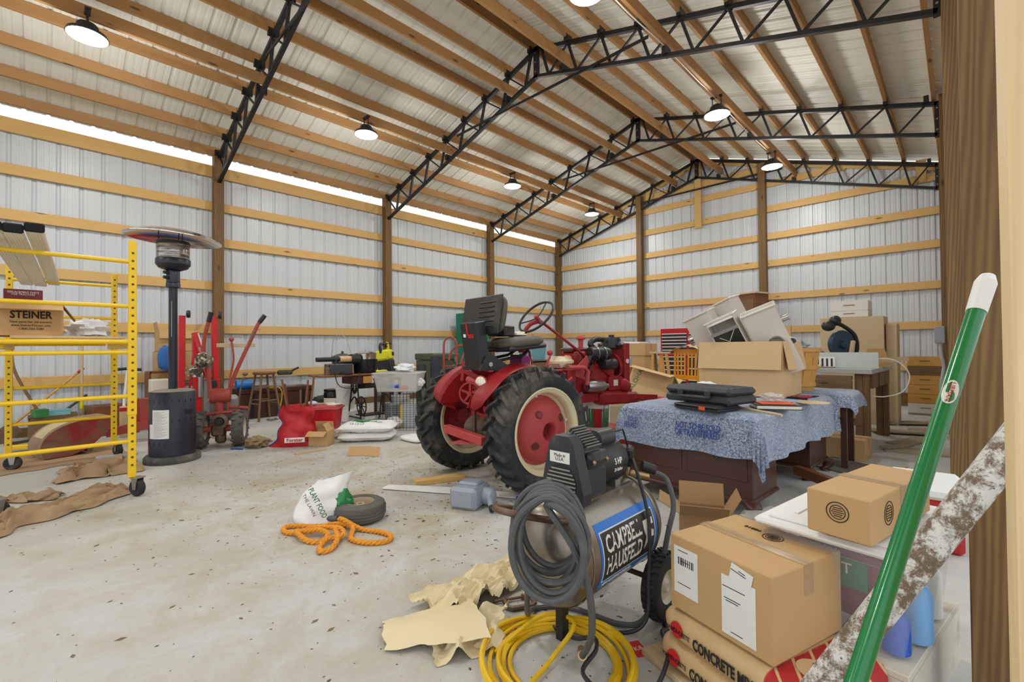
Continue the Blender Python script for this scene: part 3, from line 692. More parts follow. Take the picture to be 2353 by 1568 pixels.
for i, (z, lab, dx) in enumerate(((.075, 'lower paper bag of concrete mix on the wooden board', 0.0), (.172, 'upper paper bag of concrete mix under the cardboard box', .012))):
    t = thing('concrete_bag', lab, 'bag', (-.468+dx, 1.60, z), R(-20), 'bags of concrete mix')
    mb = MB(); pillow(mb, .53, .39, .105, .22, .25, .015, i+2); mb.build('sack', bagp, t)
    mb = MB(); mb.cyl((-.175, -.1965, .0), (-.175, -.1985, .0), .026, n=24); mb.build('red_dot', redink, t)
    text_mb('HANDI-CRETE', .021, ink, 'lettering', t, (-.17, -.2, -.004), FRONT, width=.10)
    text_mb('CONCRETE MIX', .048, ink, 'lettering', t, (-.0, -.1995, -.008), FRONT, width=.215, bold=.0015)
    text_mb('80 lb', .03, ink, 'lettering', t, (.155, -.1995, .0), FRONT, width=.055)
    text_mb('NET\n(36.2 kg)', .012, ink, 'lettering', t, (.155, -.199, -.026), FRONT)
    if i: mb = MB(); mb.cyl((.19, -.06, .0525), (.19, -.06, .0545), .045, n=24); d_ = mb.build('weight_mark', card_light, t); text_mb('80 lb', .03, ink, 'lettering', d_, (.19, -.06, .0552), (0, 0, R(-70)), width=.06)
mb = MB(); mb.box((0, 0, 0), (.62, .1, .022), ch=.002)
for j, (lx, ly) in enumerate(((-.535, 1.46), (-.48, 1.57), (-.425, 1.68))):
    b_ = inst(mb.mesh('plank', palewood, False), 'plank', None, (lx, ly, .0115), (0, 0, R(-20))); tag(b_, ('pale wooden plank under the front edge of the concrete bags', 'pale wooden plank under the middle of the concrete bags', 'pale wooden plank under the back of the concrete bags')[j], 'plank', 'planks under the concrete bags')
t = carton('cardboard_box', 'closed cardboard box with white shipping labels on the concrete bags', (.36, .35, .245), (-.50, 1.625, .228), R(-17))
paperlabel(t, .095, .155, (-.115, -.1762, .135), FRONT, 3); paperlabel(t, .11, .175, (.075, -.1762, .105), FRONT, 5, False); paperlabel(t, .07, .055, (.085, -.1772, .205), (pi/2, R(12), 0), 8, False)
def seal(par, loc, rot, r_=.03):
    mb = MB(); mb.lathe([(r_, 0), (r_, .0008), (r_-.0025, .0008), (r_-.0025, 0)], 28); s1 = mb.build('round_stamp', ink, par); s1.location = loc; s1.rotation_euler = rot
    mb = MB(); mb.lathe([(r_*.7, 0), (r_*.7, .0008), (r_*.63, .0008), (r_*.63, 0)], 24)
    for q in range(5): mb.box((0, -r_*.4+q*r_*.2, .0004), (r_*(1.1-.2*abs(q-2)), .0022, .0008))
    mb.build('stamp_centre', ink, s1, False, kind='stuff'); return s1
seal(t, (.02, .085, .246), TOP, .032); text_mb('08810', .024, ink, 'lettering', t, (-.06, .1, .2465), (0, 0, pi))
# open small carton behind it
carton('cardboard_box', 'small open cardboard box with raised flaps beside the compressor wheel', (.24, .2, .22), (-1.02, 2.52, 0), R(25), card_dark, 'open', flap=(140, 115, 150, 120), fl_len=.12)
# painted crate, plastic tote, box on lid
paintw = plain('chipped_white_paint', rgb(206, 200, 184), .6, 0, .06, 7, rgb(138, 116, 86), .34)
t = thing('wooden_crate', 'low crate of white painted boards under the plastic tote', 'crate', (-.262, 2.0, 0), R(-9))
for i in range(4): mb = MB(); mb.box((-.15+.1*i, 0, .19), (.096, .62, .02), ch=.002); mb.build('board', paintw, t, False)
for s_ in (-1, 1):
    mb = MB(); mb.box((0, s_*.3, .09), (.4, .02, .18)); mb.build('board', paintw, t, False)
    mb = MB(); mb.box((s_*.19, 0, .09), (.02, .58, .18)); mb.build('board', paintw, t, False)
totem = clear('clear_plastic', rgb(214, 222, 228), .16, .2)
T_ = thing('storage_tote', 'clear plastic storage tote with white lid, full of cleaning bottles', 'tote', (-.262, 1.985, .202), R(-9))
mb = MB()
def tote_shell(mb, L, W, Hh, tap=.86, t_=.003):
    pr = []
    for k, (z, s_) in enumerate(((0, tap), (Hh*.9, .985), (Hh*.9, 1.0), (Hh, 1.0))):
        ring = []
        for cx, cy, a0 in ((1, 1, 0), (-1, 1, pi/2), (-1, -1, pi), (1, -1, 3*pi/2)):
            for q in range(4): a = a0+pi/2*q/3; ring.append((s_*(cx*(L/2-.04)+.04*cos(a)), s_*(cy*(W/2-.04)+.04*sin(a)), z))
        pr.append(ring)
    n = 16; vs = [p for r_ in pr for p in r_]
    fs = [(k*n+i, k*n+(i+1) % n, (k+1)*n+(i+1) % n, (k+1)*n+i) for k in range(3) for i in range(n)]+[tuple(range(n))[::-1]]
    return mb.add(vs, fs)
tote_shell(mb, .40, .58, .30); mb.build('tub', totem, T_)
mb = MB(); mb.box((0, 0, .312), (.43, .61, .026), ch=.01); mb.box((0, 0, .328), (.36, .54, .012), ch=.005); ld_ = mb.build('lid', white, T_)
mb = MB(); mb.box((-.12, -.1, .336), (.012, .2, .005)); mb.build('lid_rib', white, ld_, False)
t = carton('cardboard_box', 'long cardboard box with round stamps lying on the white tote lid', (.165, .50, .128), (-.215, 1.885, .545), R(-12), card, tape=True)
seal(t, (0, -.2505, .075), FRONT, .03); seal(t, (.083, -.12, .07), RIGHT, .035)
def bottle(par_loc, r, h, mat, cap, lab, cat='bottle', rot=(0, 0, 0), nm='bottle', neck=.4):
    t = thing(nm, lab, cat, par_loc, rot=rot)
    mb = MB(); mb.lathe([(0, 0), (r, 0), (r*1.02, .01), (r, h*.68), (r*.8, h*.8), (r*neck, h*.88), (r*neck, h*.92), (0, h*.92)], 18); mb.build('body', mat, t)
    mb = MB(); mb.lathe([(r*neck*1.15, h*.9), (r*neck*1.15, h), (0, h)], 14); mb.build('cap', cap, t); return t
redpl = plain('red_plastic', rgb(176, 26, 34), .4); bluepl = plain('blue_plastic', rgb(34, 84, 190), .4); greenpl = plain('green_plastic', rgb(40, 120, 62), .45)
t = thing('pet_food_bag', 'maroon bag with green PET panel inside the tote', 'bag', (-.285, 1.865, .37), rot=(R(4), 0, R(-9)))
mb = MB(); pillow(mb, .27, .15, .25, .45, .45, .05, 5); mb.build('sack', plain('maroon_plastic', rgb(120, 26, 44), .45), t)
p2 = slab(t, 'green_panel', .13, .09, greenpl, (.02, -.081, .03), (R(88), 0, 0)); text_mb('PET', .05, decal_white, 'lettering', p2, (-.015, .012, .001)); text_mb('Apple', .022, decal_white, 'lettering', p2, (-.03, .06, .001))
bottle((-.37, 2.02, .212), .035, .15, redpl, bluepl, 'red bottle behind the maroon bag in the tote')
bottle((-.15, 1.765, .212), .035, .13, bluepl, redpl, 'blue bottle with a red cap at the front of the tote')
bottle((-.115, 1.88, .212), .045, .2, plain('pale_blue_plastic', rgb(120, 168, 214), .4), white, 'pale blue bottle with white label in the tote')
bottle((-.16, 1.99, .212), .05, .19, plain('grey_plastic', rgb(120, 128, 140), .5), blackp, 'grey bottle in the middle of the tote')
bottle((-.10, 2.08, .212), .045, .2, white, bluepl, 'white jug with blue cap at the back of the tote', nm='jug')
# broom handle and painted pole
t = thing('broom', 'green broom handle with a white grip leaning beside the doorway', 'broom')
a, b = Vector((-.262, .167, .05)), Vector((.028, .897, 1.205)); d = (b-a).normalized()
mb = MB(); mb.cyl(a, b-d*.058, .0098, n=20); mb.build('handle', plain('green_enamel', rgb(12, 122, 62), .22, 0, .04, coat=.3), t)
mb = MB(); mb.cyl(b-d*.06, b-d*.012, .0108, .0118, 20); mb.cyl(b-d*.012, b, .0118, .008, 20); mb.build('grip', white, t)
mb = MB(); mb.beam(a+Vector((-.12, .05, 0)), a+Vector((.12, -.05, 0)), .045, .05, ch=.01); hdb = mb.build('broom_head', redpl, t)
mb = MB(); mb.beam(a+Vector((-.12, .05, -.025)), a+Vector((.12, -.05, -.025)), .04, .046); mb.build('bristles', blackp, hdb, False)
lp = a.lerp(b, .865); vdir = (Vector((0, 0, EYE))-lp).normalized(); side = (vdir-d*vdir.dot(d)).normalized(); acr = d.cross(side)
Mx = Matrix((d, acr*-1, side)).transposed().to_4x4() if d.cross(acr*-1).dot(side) > 0 else Matrix((d, acr, side)).transposed().to_4x4(); Mx.translation = lp
mb = MB()
mb.prism([(.017*cos(i*pi/8), .0085*sin(i*pi/8)) for i in range(16)], 0, .0004); mb.v = [(x, y, .0101*cos(y/.0101)+z-.00) for x, y, z in mb.v]; mb.v = [(x, .0101*sin(y/.0101), z) for x, y, z in mb.v]
lb_ = mb.build('sticker', decal_white, t, False); lb_.matrix_local = Mx
text_mb('LIBMAN', .008, redink, 'lettering', lb_, (0, 0, 0), (0, 0, pi), width=.027, bend=lambda c: (c.x, .0101*sin(c.y/.0101), .0104*cos(c.y/.0101)+.0004))
polem, nt, bs = newmat('worn_paint_pole')
v = coords(nt, (10, 10, 10)); nn = noise_t(nt, v, 2.6, 9, .8, .3); 
nt.links.new(mixc(nt, ramp(nt, nn, .46, .56), rgb(112, 92, 70), mixc(nt, ramp(nt, noise_t(nt, v, 14, 4), .6, .72), rgb(214, 212, 204), rgb(96, 84, 70))), bs.inputs['Base Color']); bs.inputs['Roughness'].default_value = .6
mb = MB(); mb.cyl((-.436, 1.078, .0), (.092, 1.335, .957), .029, n=24); tag(mb.build('painted_pole', polem), 'thick pole with peeling white paint leaning towards the doorway', 'pole')
# cooler by the far post
t = thing('cooler', 'red cooler with a white lid beside the wooden post', 'cooler', (-.16, 3.55, 0), R(4))
mb = MB(); mb.box((0, 0, .14), (.30, .42, .28), ch=.02); mb.build('body', redpl, t)
mb = MB(); mb.box((0, 0, .31), (.32, .44, .07), ch=.02); mb.build('lid', white, t)
# foam lid scrap at the bottom edge
# ================================================================ red tractor
tred = plain('tractor_red', rgb(150, 26, 32), .42, 0, .18, 5, rgb(146, 84, 76), .3)
tdark = plain('oily_red', rgb(122, 24, 28), .5, 0, .25, 9, rgb(60, 44, 40), .42)
dustred = plain('dusty_red', rgb(176, 64, 64), .6, 0, .12, 4, rgb(176, 120, 112), .35)
tirem = plain('tractor_tire', rgb(40, 41, 44), .7, 0, .15, 5, rgb(112, 106, 92), .4, .15)
cream = plain('cream_rim', rgb(222, 212, 176), .5, 0, .06, 4, rgb(150, 134, 104), .26)
TRC = thing('tractor', 'small old red tractor with cream wheel rims and black seat, hood removed', 'tractor', (-2.825, 2.72, 0), R(-5.7))
TZc, TRd = .472, .445
def prof_ring(pts, n=48): mb = MB(); mb.lathe(pts, n, (0, 0, 0), (1, 0, 0)); return mb
tb_ = prof_ring([(.315, -.085), (.33, -.1), (.37, -.118), (.415, -.115), (.44, -.09), (.45, -.04), (.452, 0), (.45, .04), (.44, .09), (.415, .115), (.37, .118), (.33, .1), (.315, .085)])
for i in range(22):
    for s_ in (-1, 1):
        a0 = 2*pi*(i+.5*(s_ > 0))/22
        # each lug: a slanted bar from the tread centre to the shoulder
        vs = []
        for k in range(5):
            f = k/4; x = s_*(-.008+.125*f); a = a0+.19*f; r_ = .45-.02*max(0, f-.55)**1*2.2; hgt = .038 if f < .85 else .03; wd = .032/.45
            base = r_-.012-(.035 if f == 1 else 0)
            for da, rr in ((-wd*.62, base), (-wd*.4, r_+hgt), (wd*.4, r_+hgt), (wd*.62, base)):
                vs.append((x, rr*cos(a+da), rr*sin(a+da)))
        fs = []
        for k in range(4): fs += [(k*4+q, k*4+q+1, k*4+q+5, k*4+q+4) for q in range(3)]
        fs += [(0, 1, 2, 3), (16, 17, 18, 19)]
        tb_.add(vs, fs if s_ > 0 else [f_[::-1] for f_ in fs])
tire_me = tb_.mesh('tire', tirem)
rim_me = prof_ring([(.328, .098), (.333, .104), (.322, .108), (.312, .098), (.300, .092), (.288, .075), (.285, .02), (.26, .0), (.26, -.03), (.285, -.05), (.29, -.09), (.322, -.105), (.333, -.1)]).mesh('rim', cream)
disc_me = prof_ring([(.268, .0), (.262, .012), (.245, .018), (.225, .055), (.2, .085), (.16, .105), (.11, .118), (.072, .12), (.066, .112), (.064, .03), (.0, .03)], 40).mesh('wheel_disc', dustred)
hole = MB(); hole.lathe([(.031, -.002), (.029, .004), (.025, .003), (.022, .0005), (.0, .0005)], 16, (0, 0, 0), (1, 0, 0)); hole_me = hole.mesh('disc_hole', tdark)
lug_me = (lambda m_: (m_.lathe([(0, .03), (.012, .03), (.016, 0)], 8, (0, 0, 0), (1, 0, 0)), m_)[1])(MB()).mesh('rim_bolt', offwhite)
for s_, nm in ((1, 'rear_wheel'), (-1, 'rear_wheel')):
    w_ = inst(tire_me, nm, TRC, (s_*.5, 0, TZc+.006), (0, 0, 0) if s_ > 0 else (0, 0, pi))
    inst(rim_me, 'rim', w_); inst(disc_me, 'wheel_disc', w_)
    for k in range(4):
        a = k*pi/2+.6; hd_ = inst(hole_me, 'disc_hole', w_, (.1065, .165*cos(a), .165*sin(a))); hd_.rotation_euler = Vector((1, 0, 0)).rotation_difference(Vector((.9, .44*cos(a), .44*sin(a)))).to_euler()
    for k in range(4): a = k*pi/2+.2; inst(lug_me, 'rim_bolt', w_, (.005, .273*cos(a), .273*sin(a)))
    mb = MB(); mb.lathe([(0, .05), (.05, .045), (.06, .03)], 16, (0, 0, 0), (1, 0, 0)); mb.build('hub', tdark, w_)
    # fender
    mb = MB(); A0, A1 = R(30), R(158)
    def ff(u, v, s_=s_):
        a = A0+(A1-A0)*u; e = math.sqrt(max(0, 1-max(0, (u-.80)/.20)**2)); x = .20+.21*v*e; r_ = .515-.03*v**3-(.0 if v > .12 else .14*(1-v/.12))*1.0
        r_ = r_ if u < .9 else r_-.05*((u-.9)/.1)**2
        return (s_*x, r_*cos(a), .472+r_*sin(a))
    mb.sheet(lambda u, v: ff(u, v), 26, 10, .006*s_); mb.build('fender', tred, TRC)
    mb = MB()
    mb.tube([ff(u/26, 1) for u in range(27)], .007, 6); mb.build('fender_edge', tred, TRC)
    mb = MB(); mb.prism([(.5*cos(a), .472+.5*sin(a)) for a in [A0+(A1-A0)*i/14 for i in range(15)]]+[(-.3, .655), (.2, .70)], 0, .006, Matrix.Translation((s_*.2, 0, 0)) @ Matrix(((0, 0, 1, 0), (1, 0, 0, 0), (0, 1, 0, 0), (0, 0, 0, 1)))); mb.build('fender_side', tred, TRC, False)
    mb = MB(); mb.lathe([(0, -.16), (.12, -.16), (.14, -.12), (.13, 0), (.0, .02)], 24, (s_*.3, 0, .47), (s_, 0, 0)); mb.build('final_drive', tdark, TRC)
mb = MB(); mb.cyl((-.4, 0, .472), (.4, 0, .472), .06); mb.build('rear_axle', tdark, TRC)
mb = MB(); mb.box((0, .05, .60), (.30, .5, .34), ch=.03); mb.box((0, .5, .62), (.2, .6, .26), ch=.03); mb.build('transmission_case', tred, TRC)
mb = MB(); mb.box((.02, .02, .80), (.26, .46, .1), ch=.02); mb.build('battery_box', tdark, TRC)
mb = MB(); mb.box((.0, .3, .9), (.36, .62, .018), ch=.004); mb.build('floor_plate', tred, TRC, False)
for x0, x1, y_, z0, z1 in ((-.1, .28, -.3, .94, .84), (-.1, -.1, -.28, 1.0, .84)):
    mb = MB(); mb.beam((x0, y_, z0), (x1, y_-.02, z1), .012, .045); mb.build('hitch_link', tred, TRC, False)
# rear lamp and belt pulley
L_ = MB(); L_.lathe([(0, -.07), (.03, -.065), (.052, -.02), (.056, .0), (.05, .006)], 24, (.24, -.36, .845), (.35, -.93, 0)); lamp = L_.build('rear_lamp', dustred, TRC)
mb = MB(); mb.lathe([(.049, .004), (.03, .014), (0, .017)], 24, (.24, -.36, .845), (.35, -.93, 0)); mb.build('lens', plain('lamp_glass', rgb(232, 226, 206), .15), lamp)
mb = MB(); mb.cyl((.02, -.32, .86), (.2, -.33, .83), .028, .02); mb.build('lift_arm', dustred, TRC)
pu = MB(); ax = Vector((.55, -.83, 0)).normalized(); pc_ = Vector((.185, -.42, .765))
pu.lathe([(.088, -.012), (.09, 0), (.088, .012), (.076, .012), (.076, -.012), (.088, -.012)], 28, pc_, ax)
pul = pu.build('pulley', tred, TRC); perp = Vector((0, 0, 1)).cross(ax)
for k in range(5):
    a = 2*pi*k/5+.3; d = perp*cos(a)+Vector((0, 0, 1))*sin(a); mb = MB(); mb.beam(pc_+d*.012, pc_+d*.08, .016, .012, ax); mb.build('spoke', tred, pul, False)
mb = MB(); mb.cyl(pc_-ax*.03, pc_+ax*.02, .018); mb.build('pulley_hub', tred, pul)
for x, y_, z0, z1 in ((.16, -.36, .72, .40), (.33, -.36, .76, .36)):
    mb = MB(); mb.beam((x, y_, z0), (x+.01, y_, z1), .022, .008); mb.build('lift_rod', rust, TRC, False)
mb = MB(); mb.beam((-.16, -.42, .455), (.36, -.42, .425), .06, .065, ch=.006); mb.build('drawbar', dustred, TRC, False)
mb = MB(); mb.prism([(-.02, 0), (.18, 0), (.02, -.16)], 0, .012, Matrix.Translation((.08, -.40, .385))); mb.build('drawbar_plate', dustred, TRC, False)
for x in (.0, .13, .27):
    mb = MB(); mb.lathe([(0, .02), (.06, .015), (.115, -.01)], 24, (x, -.22, .45), (.9, -.4, 0)); mb.build('cultivator_disc', rust, TRC)
# seat
vinyl = plain('black_vinyl', rgb(42, 42, 44), .45, 0, .12, 6, rgb(96, 92, 82), .3); olive = plain('dusty_vinyl', rgb(88, 84, 70), .6, 0, .1, 8)
S = Vector((.17, -.30, 0))
mb = MB(); mb.at((.17, -.36, 1.135), (R(9), 0, R(2))); mb.box((0, 0, 0), (.2, .1, .36), ch=.008); ped = mb.build('seat_pedestal', blackp, TRC, False)
for c_, d_, m_ in (((-.01, -.0512, .13), (.02, .002, .1), MATS['red_plastic']), ((.03, -.0512, .075), (.07, .002, .03), MATS['red_plastic']), ((-.05, -.0512, .08), (.03, .002, .025), white)):
    mb = MB(); mb.at((.17, -.36, 1.135), (R(9), 0, R(2))); mb.box(c_, d_); mb.build('sticker', m_, ped, False)
def cushion(nm, M, L, W, T, mat, back=False):
    mb = MB(); pillow(mb, L, W, T, .35, .45, .01, 2); mb.M = M; o = MB(); o.add(mb.v, mb.f, M); return o.build(nm, mat, TRC)
Mb = Matrix.Translation((.13, -.225, 1.37)) @ Euler((R(80), 0, 0)).to_matrix().to_4x4()
cushion('backrest', Mb, .50, .31, .08, olive)
mb = MB(); mb.at((.13, -.27, 1.37), (R(-10), 0, 0)); mb.box((0, 0, 0), (.50, .018, .31), ch=.008); bk = mb.build('backrest_shell', vinyl, TRC)
for k in range(6):
    mb = MB(); mb.at((.13, -.281, 1.37), (R(-10), 0, 0)); mb.box((.08, 0, .10-.038*k), (.2, .012, .012), ch=.004); mb.build('rib', vinyl, bk)
Ms = Matrix.Translation((.17, .02, 1.155)) @ Euler((R(5), 0, 0)).to_matrix().to_4x4()
cushion('seat_cushion', Ms, .43, .42, .09, olive)
mb = MB(); mb.at((.17, .02, 1.115), (R(5), 0, 0)); mb.box((0, 0, 0), (.42, .40, .04), ch=.015); mb.build('seat_pan', vinyl, TRC)
mb = MB(); mb.tube([(.27, -.28, 1.0), (.27, .05, 1.05), (.25, .12, 1.09)], .012, 8); mb.tube([(.07, -.28, 1.0), (.07, .05, 1.05), (.09, .12, 1.09)], .012, 8); mb.build('seat_spring', black, TRC)
mb = MB(); mb.prism([(-.40, .94), (-.14, .93), (-.1, .96), (-.28, 1.06), (-.34, 1.05)], 0, .012, Matrix.Translation((.27, 0, 0)) @ Matrix(((0, 0, 1, 0), (1, 0, 0, 0), (0, 1, 0, 0), (0, 0, 0, 1)))); br_ = mb.build('seat_bracket', blackp, TRC, False)
mb = MB(); mb.cyl((.28, -.3, .985), (.292, -.3, .985), .018); mb.build('bolt', steel, br_)
mb = MB(); mb.box((.14, -.2, .955), (.24, .36, .03), ch=.006); mb.box((.12, .06, .95), (.2, .2, .05), (.1, 0, .2), ch=.01); mb.build('seat_base', blackp, TRC)
# steering
wc = Vector((.05, .40, 1.39)); wn = Vector((.0, -.72, .62)).normalized()
u_ = wn.cross(Vector((1, 0, 0))).normalized(); v_ = Vector((1, 0, 0))
mb = MB(); mb.tube([wc+(u_*cos(a)+v_*sin(a))*.182 for a in [2*pi*i/40 for i in range(40)]], .0115, 8, True); sw = mb.build('steering_wheel', vinyl, TRC)
for a in (R(5), R(125), R(245)):
    mb = MB(); mb.tube([wc-wn*.02, wc+(u_*cos(a)+v_*sin(a))*.09-wn*.015, wc+(u_*cos(a)+v_*sin(a))*.175], .006, 6); mb.build('spoke', vinyl, sw)
mb = MB(); mb.cyl(wc-wn*.05, wc+wn*.012, .02); mb.build('hub', dustred, sw)
mb = MB(); mb.cyl(wc-wn*.03, (.13, 1.50, .735), .0135, n=12); mb.build('steering_shaft', tred, TRC)
mb = MB(); mb.tube(smooth_path([(.06, .47, 1.33), (.05, .42, 1.345), (.02, .34, 1.31), (.0, .3, 1.22), (-.0, .3, 1.0), (0, .32, .88)], 5), .02, 8); mb.build('column_support', tred, TRC)
for x in (.12, -.12): mb = MB(); mb.tube([(x, .28, .95), (x, .25, 1.08), (x*1.3, .2, 1.085), (x*1.3, .1, 1.08)], .011, 6); mb.build('control_lever', tred, TRC)
mb = MB(); mb.tube([(0, .55, .9), (.02, .6, 1.02), (.0, .62, 1.05)], .01, 6); mb.blob((0, .62, 1.06), (.03, .03, .028)); mb.build('gear_lever', dustred, TRC)
# engine and front
mb = MB(); mb.box((-.02, 1.15, .80), (.26, .62, .30), ch=.02); mb.box((-.02, 1.13, 1.0), (.2, .5, .14), ch=.02); mb.build('engine_block', tred, TRC)
mb = MB(); mb.box((-.02, 1.1, 1.085), (.16, .5, .04), ch=.012); mb.build('valve_cover', tdark, TRC)
for k in range(4): mb = MB(); mb.cyl((.1, .95+.13*k, .93), (.16, .95+.13*k, .96), .011, n=8); mb.tube([(.16, .95+.13*k, .96), (.2, .98+.1*k, 1.02), (.16, 1.1, 1.07)], .004, 5); mb.build('spark_lead', blackp, TRC)
mb = MB(); mb.cyl((.03, 1.02, 1.05), (.03, 1.02, 1.19), .023, n=16); mb.lathe([(0, .05), (.03, .045), (.048, .025), (.048, .01), (.02, 0)], 18, (.03, 1.02, 1.18)); mb.build('exhaust_breather', dustred, TRC)
mb = MB(); mb.lathe([(0, -.13), (.055, -.13), (.066, -.12), (.068, .1), (.058, .13), (0, .14)], 24, (.13, 1.17, 1.045), (.1, 1, 0)); ac = mb.build('air_cleaner', blackp, TRC)
for y_ in (-.05, .05): mb = MB(); mb.lathe([(.068, -.006), (.0715, -.006), (.0715, .006), (.068, .006)], 24, (.13+.1*y_, 1.17+y_, 1.045), (.1, 1, 0)); mb.build('band', steel, ac)
mb = MB(); mb.tube(smooth_path([(.13, 1.05, 1.02), (.12, 1.02, .95), (.10, 1.03, .86)], 5), .024, 10); mb.build('intake_hose', blackp, TRC)
mb = MB(); mb.tube(smooth_path([(.02, 1.3, 1.06), (.0, 1.2, 1.14), (-.02, 1.3, 1.19), (-.02, 1.42, 1.19)], 6), .03, 10); mb.build('radiator_hose', blackp, TRC)
mb = MB(); mb.lathe([(0, -.1), (.05, -.1), (.055, -.085), (.055, .08), (.04, .1), (0, .1)], 20, (.17, 1.28, .94), (0, 1, 0)); mb.build('generator', blackp, TRC)
mb = MB(); mb.box((-.02, 1.6, .87), (.33, .075, .54), ch=.012); mb.build('radiator', tdark, TRC)
for s_ in (-1, 1): mb = MB(); mb.box((-.02+s_*.172, 1.6, .86), (.018, .085, .58), ch=.004); mb.build('radiator_side', tred, TRC, False)
mb = MB(); mb.cyl((.160, 1.60, .96), (.166, 1.60, .96), .024, n=20); mb.build('emblem', offwhite, TRC)
mb = MB(); mb.lathe([(0, .1), (.09, .09), (.1, .06), (.1, -.02)], 24, (-.02, 1.57, 1.12), (0, 0, 1)); mb.box((-.02, 1.58, 1.13), (.30, .12, .07), ch=.03); mb.cyl((-.02, 1.57, 1.2), (-.02, 1.57, 1.24), .03); mb.build('radiator_tank', blackp, TRC)
mb = MB(); mb.lathe([(.165, 0), (.165, .05), (.158, .05), (.158, 0)], 32, (-.02, 1.50, .89), (0, 1, 0)); mb.build('fan_shroud', tred, TRC)
for k in range(4):
    a = k*pi/2+.5; mb = MB(); mb.beam((-.02+.03*cos(a), 1.49, .89+.03*sin(a)), (-.02+.145*cos(a), 1.49, .89+.145*sin(a)), .01, .05, (0, 1, .4)); mb.build('fan_blade', steel, TRC, False)
mb = MB(); mb.lathe([(0, -.16), (.045, -.155), (.058, -.12), (.058, .05), (.05, .08), (.025, .1), (.025, .14), (0, .14)], 20, (.19, 1.08, .73), (.05, 1, -.03)); mb.build('starter_motor', steel, TRC)
for s_ in (-1, 1): mb = MB(); mb.box((s_*.12, 1.2, .62), (.05, 1.0, .09), ch=.006); mb.build('frame_rail', tred, TRC, False)
mb = MB(); mb.box((.06, .72, .77), (.26, .12, .3), (0, 0, .1), ch=.02); mb.box((.19, .60, .72), (.04, .3, .12), (.5, 0, 0), ch=.01); mb.build('clutch_housing', tred, TRC)
mb = MB(); mb.prism([(.70, .86), (.94, 1.03), (.96, .98), (.9, .8)], 0, .015, Matrix.Translation((.17, 0, 0)) @ Matrix(((0, 0, 1, 0), (1, 0, 0, 0), (0, 1, 0, 0), (0, 0, 0, 1)))); mb.build('fuel_tank_bracket', dustred, TRC, False)
mb = MB(); mb.tube([(.25, .60, .93), (.25, .82, .92), (.26, .86, .88), (.26, .84, .76)], .02, 8); mb.build('step_rail', dustred, TRC)
mb = MB(); mb.box((.1, 1.42, .735), (.12, .22, .15), ch=.015); mb.lathe([(0, -.1), (.06, -.09), (.075, -.02), (.06, .06), (0, .085)], 20, (.13, 1.56, .71), (.2, 1, -.4)); st = mb.build('steering_gear', tred, TRC)
mb = MB(); mb.box((.162, 1.4, .745), (.005, .07, .06)); mb.build('data_plate', offwhite, st, False)
mb = MB(); mb.beam((.10, 1.15, .60), (.12, 1.75, .57), .16, .12, ch=.02); mb.build('front_bolster', tred, TRC)
mb = MB(); mb.cyl((-.55, 1.86, .56), (.55, 2.06, .52), .04, n=16); mb.build('front_axle', dustred, TRC)
mb = MB(); mb.beam((.1, 1.5, .6), (.3, 1.92, .57), .03, .05); mb.build('radius_rod', tred, TRC, False)
r6 = random.Random(4)
for k in range(14):
    p0 = Vector((r6.uniform(-.05, .2), r6.uniform(.8, 1.4), r6.uniform(.75, 1.05))); p1 = p0+Vector((r6.uniform(-.06, .1), r6.uniform(-.2, .2), r6.uniform(-.15, .15)))
    mb = MB(); mb.tube(smooth_path([p0, (p0+p1)/2+Vector((.05, 0, .04)), p1], 5), .005, 5); mb.build('wiring', [blackp, tdark, rust][k % 3], TRC)
def tl(x, y, z):                      # tractor-local point to the room
    c_, s_ = cos(R(-5.7)), sin(R(-5.7)); return (-2.825+c_*x-s_*y, 2.72+s_*x+c_*y, z)
mb = MB(); mb.box((0, 0, 0), (.28, .09, .54), ch=.004); tag(place(mb.build('wood_block', oldwood, None, False), tl(.12, 1.93, .245), 0), 'upright wood block holding up the tractor front axle', 'wood block')
# things left lying on the tractor
bat = thing('battery', 'black battery lying on the tractor seat', 'battery', tl(.12, -.06, 1.205), R(20))
mb = MB(); mb.box((0, 0, .045), (.16, .2, .09), ch=.01); mb.build('case', blackp, bat); mb = MB(); mb.box((0, 0, .093), (.1, .13, .006), ch=.002); mb.build('label_plate', steel, bat)
mb = MB(); crumple(mb, (0, 0, .02), (.09, .07, .025), .3, 3); tag(place(mb.build('paper_wad', plain('cream_paper', rgb(236, 228, 206), .8)), tl(.1, .13, 1.205)), 'crumpled cream paper at the front of the tractor seat', 'paper')
bx_ = thing('filter_box', 'purple and white filter box standing on the tractor platform', 'box', tl(.10, .16, .912), R(15))
mb = MB(); mb.box((0, 0, .065), (.12, .15, .13), (R(-8), 0, 0), ch=.003); mb.build('carton', plain('purple_card', rgb(132, 40, 104), .5), bx_, False); mb = MB(); mb.box((0, .092, .06), (.118, .035, .128), (R(-8), 0, 0)); mb.build('white_end', white, bx_, False)
jg = thing('fuel_jug', 'cream plastic jug with an orange top on the tractor engine', 'jug', tl(.02, .74, .915), R(10))
mb = MB(); mb.box((0, 0, .055), (.2, .26, .11), ch=.045); mb.build('body', plain('cream_plastic', rgb(230, 218, 182), .4), jg); mb = MB(); mb.box((.02, .13, .08), (.09, .09, .08), ch=.02); mb.build('cap', plain('orange_plastic', rgb(226, 92, 40), .4), jg)
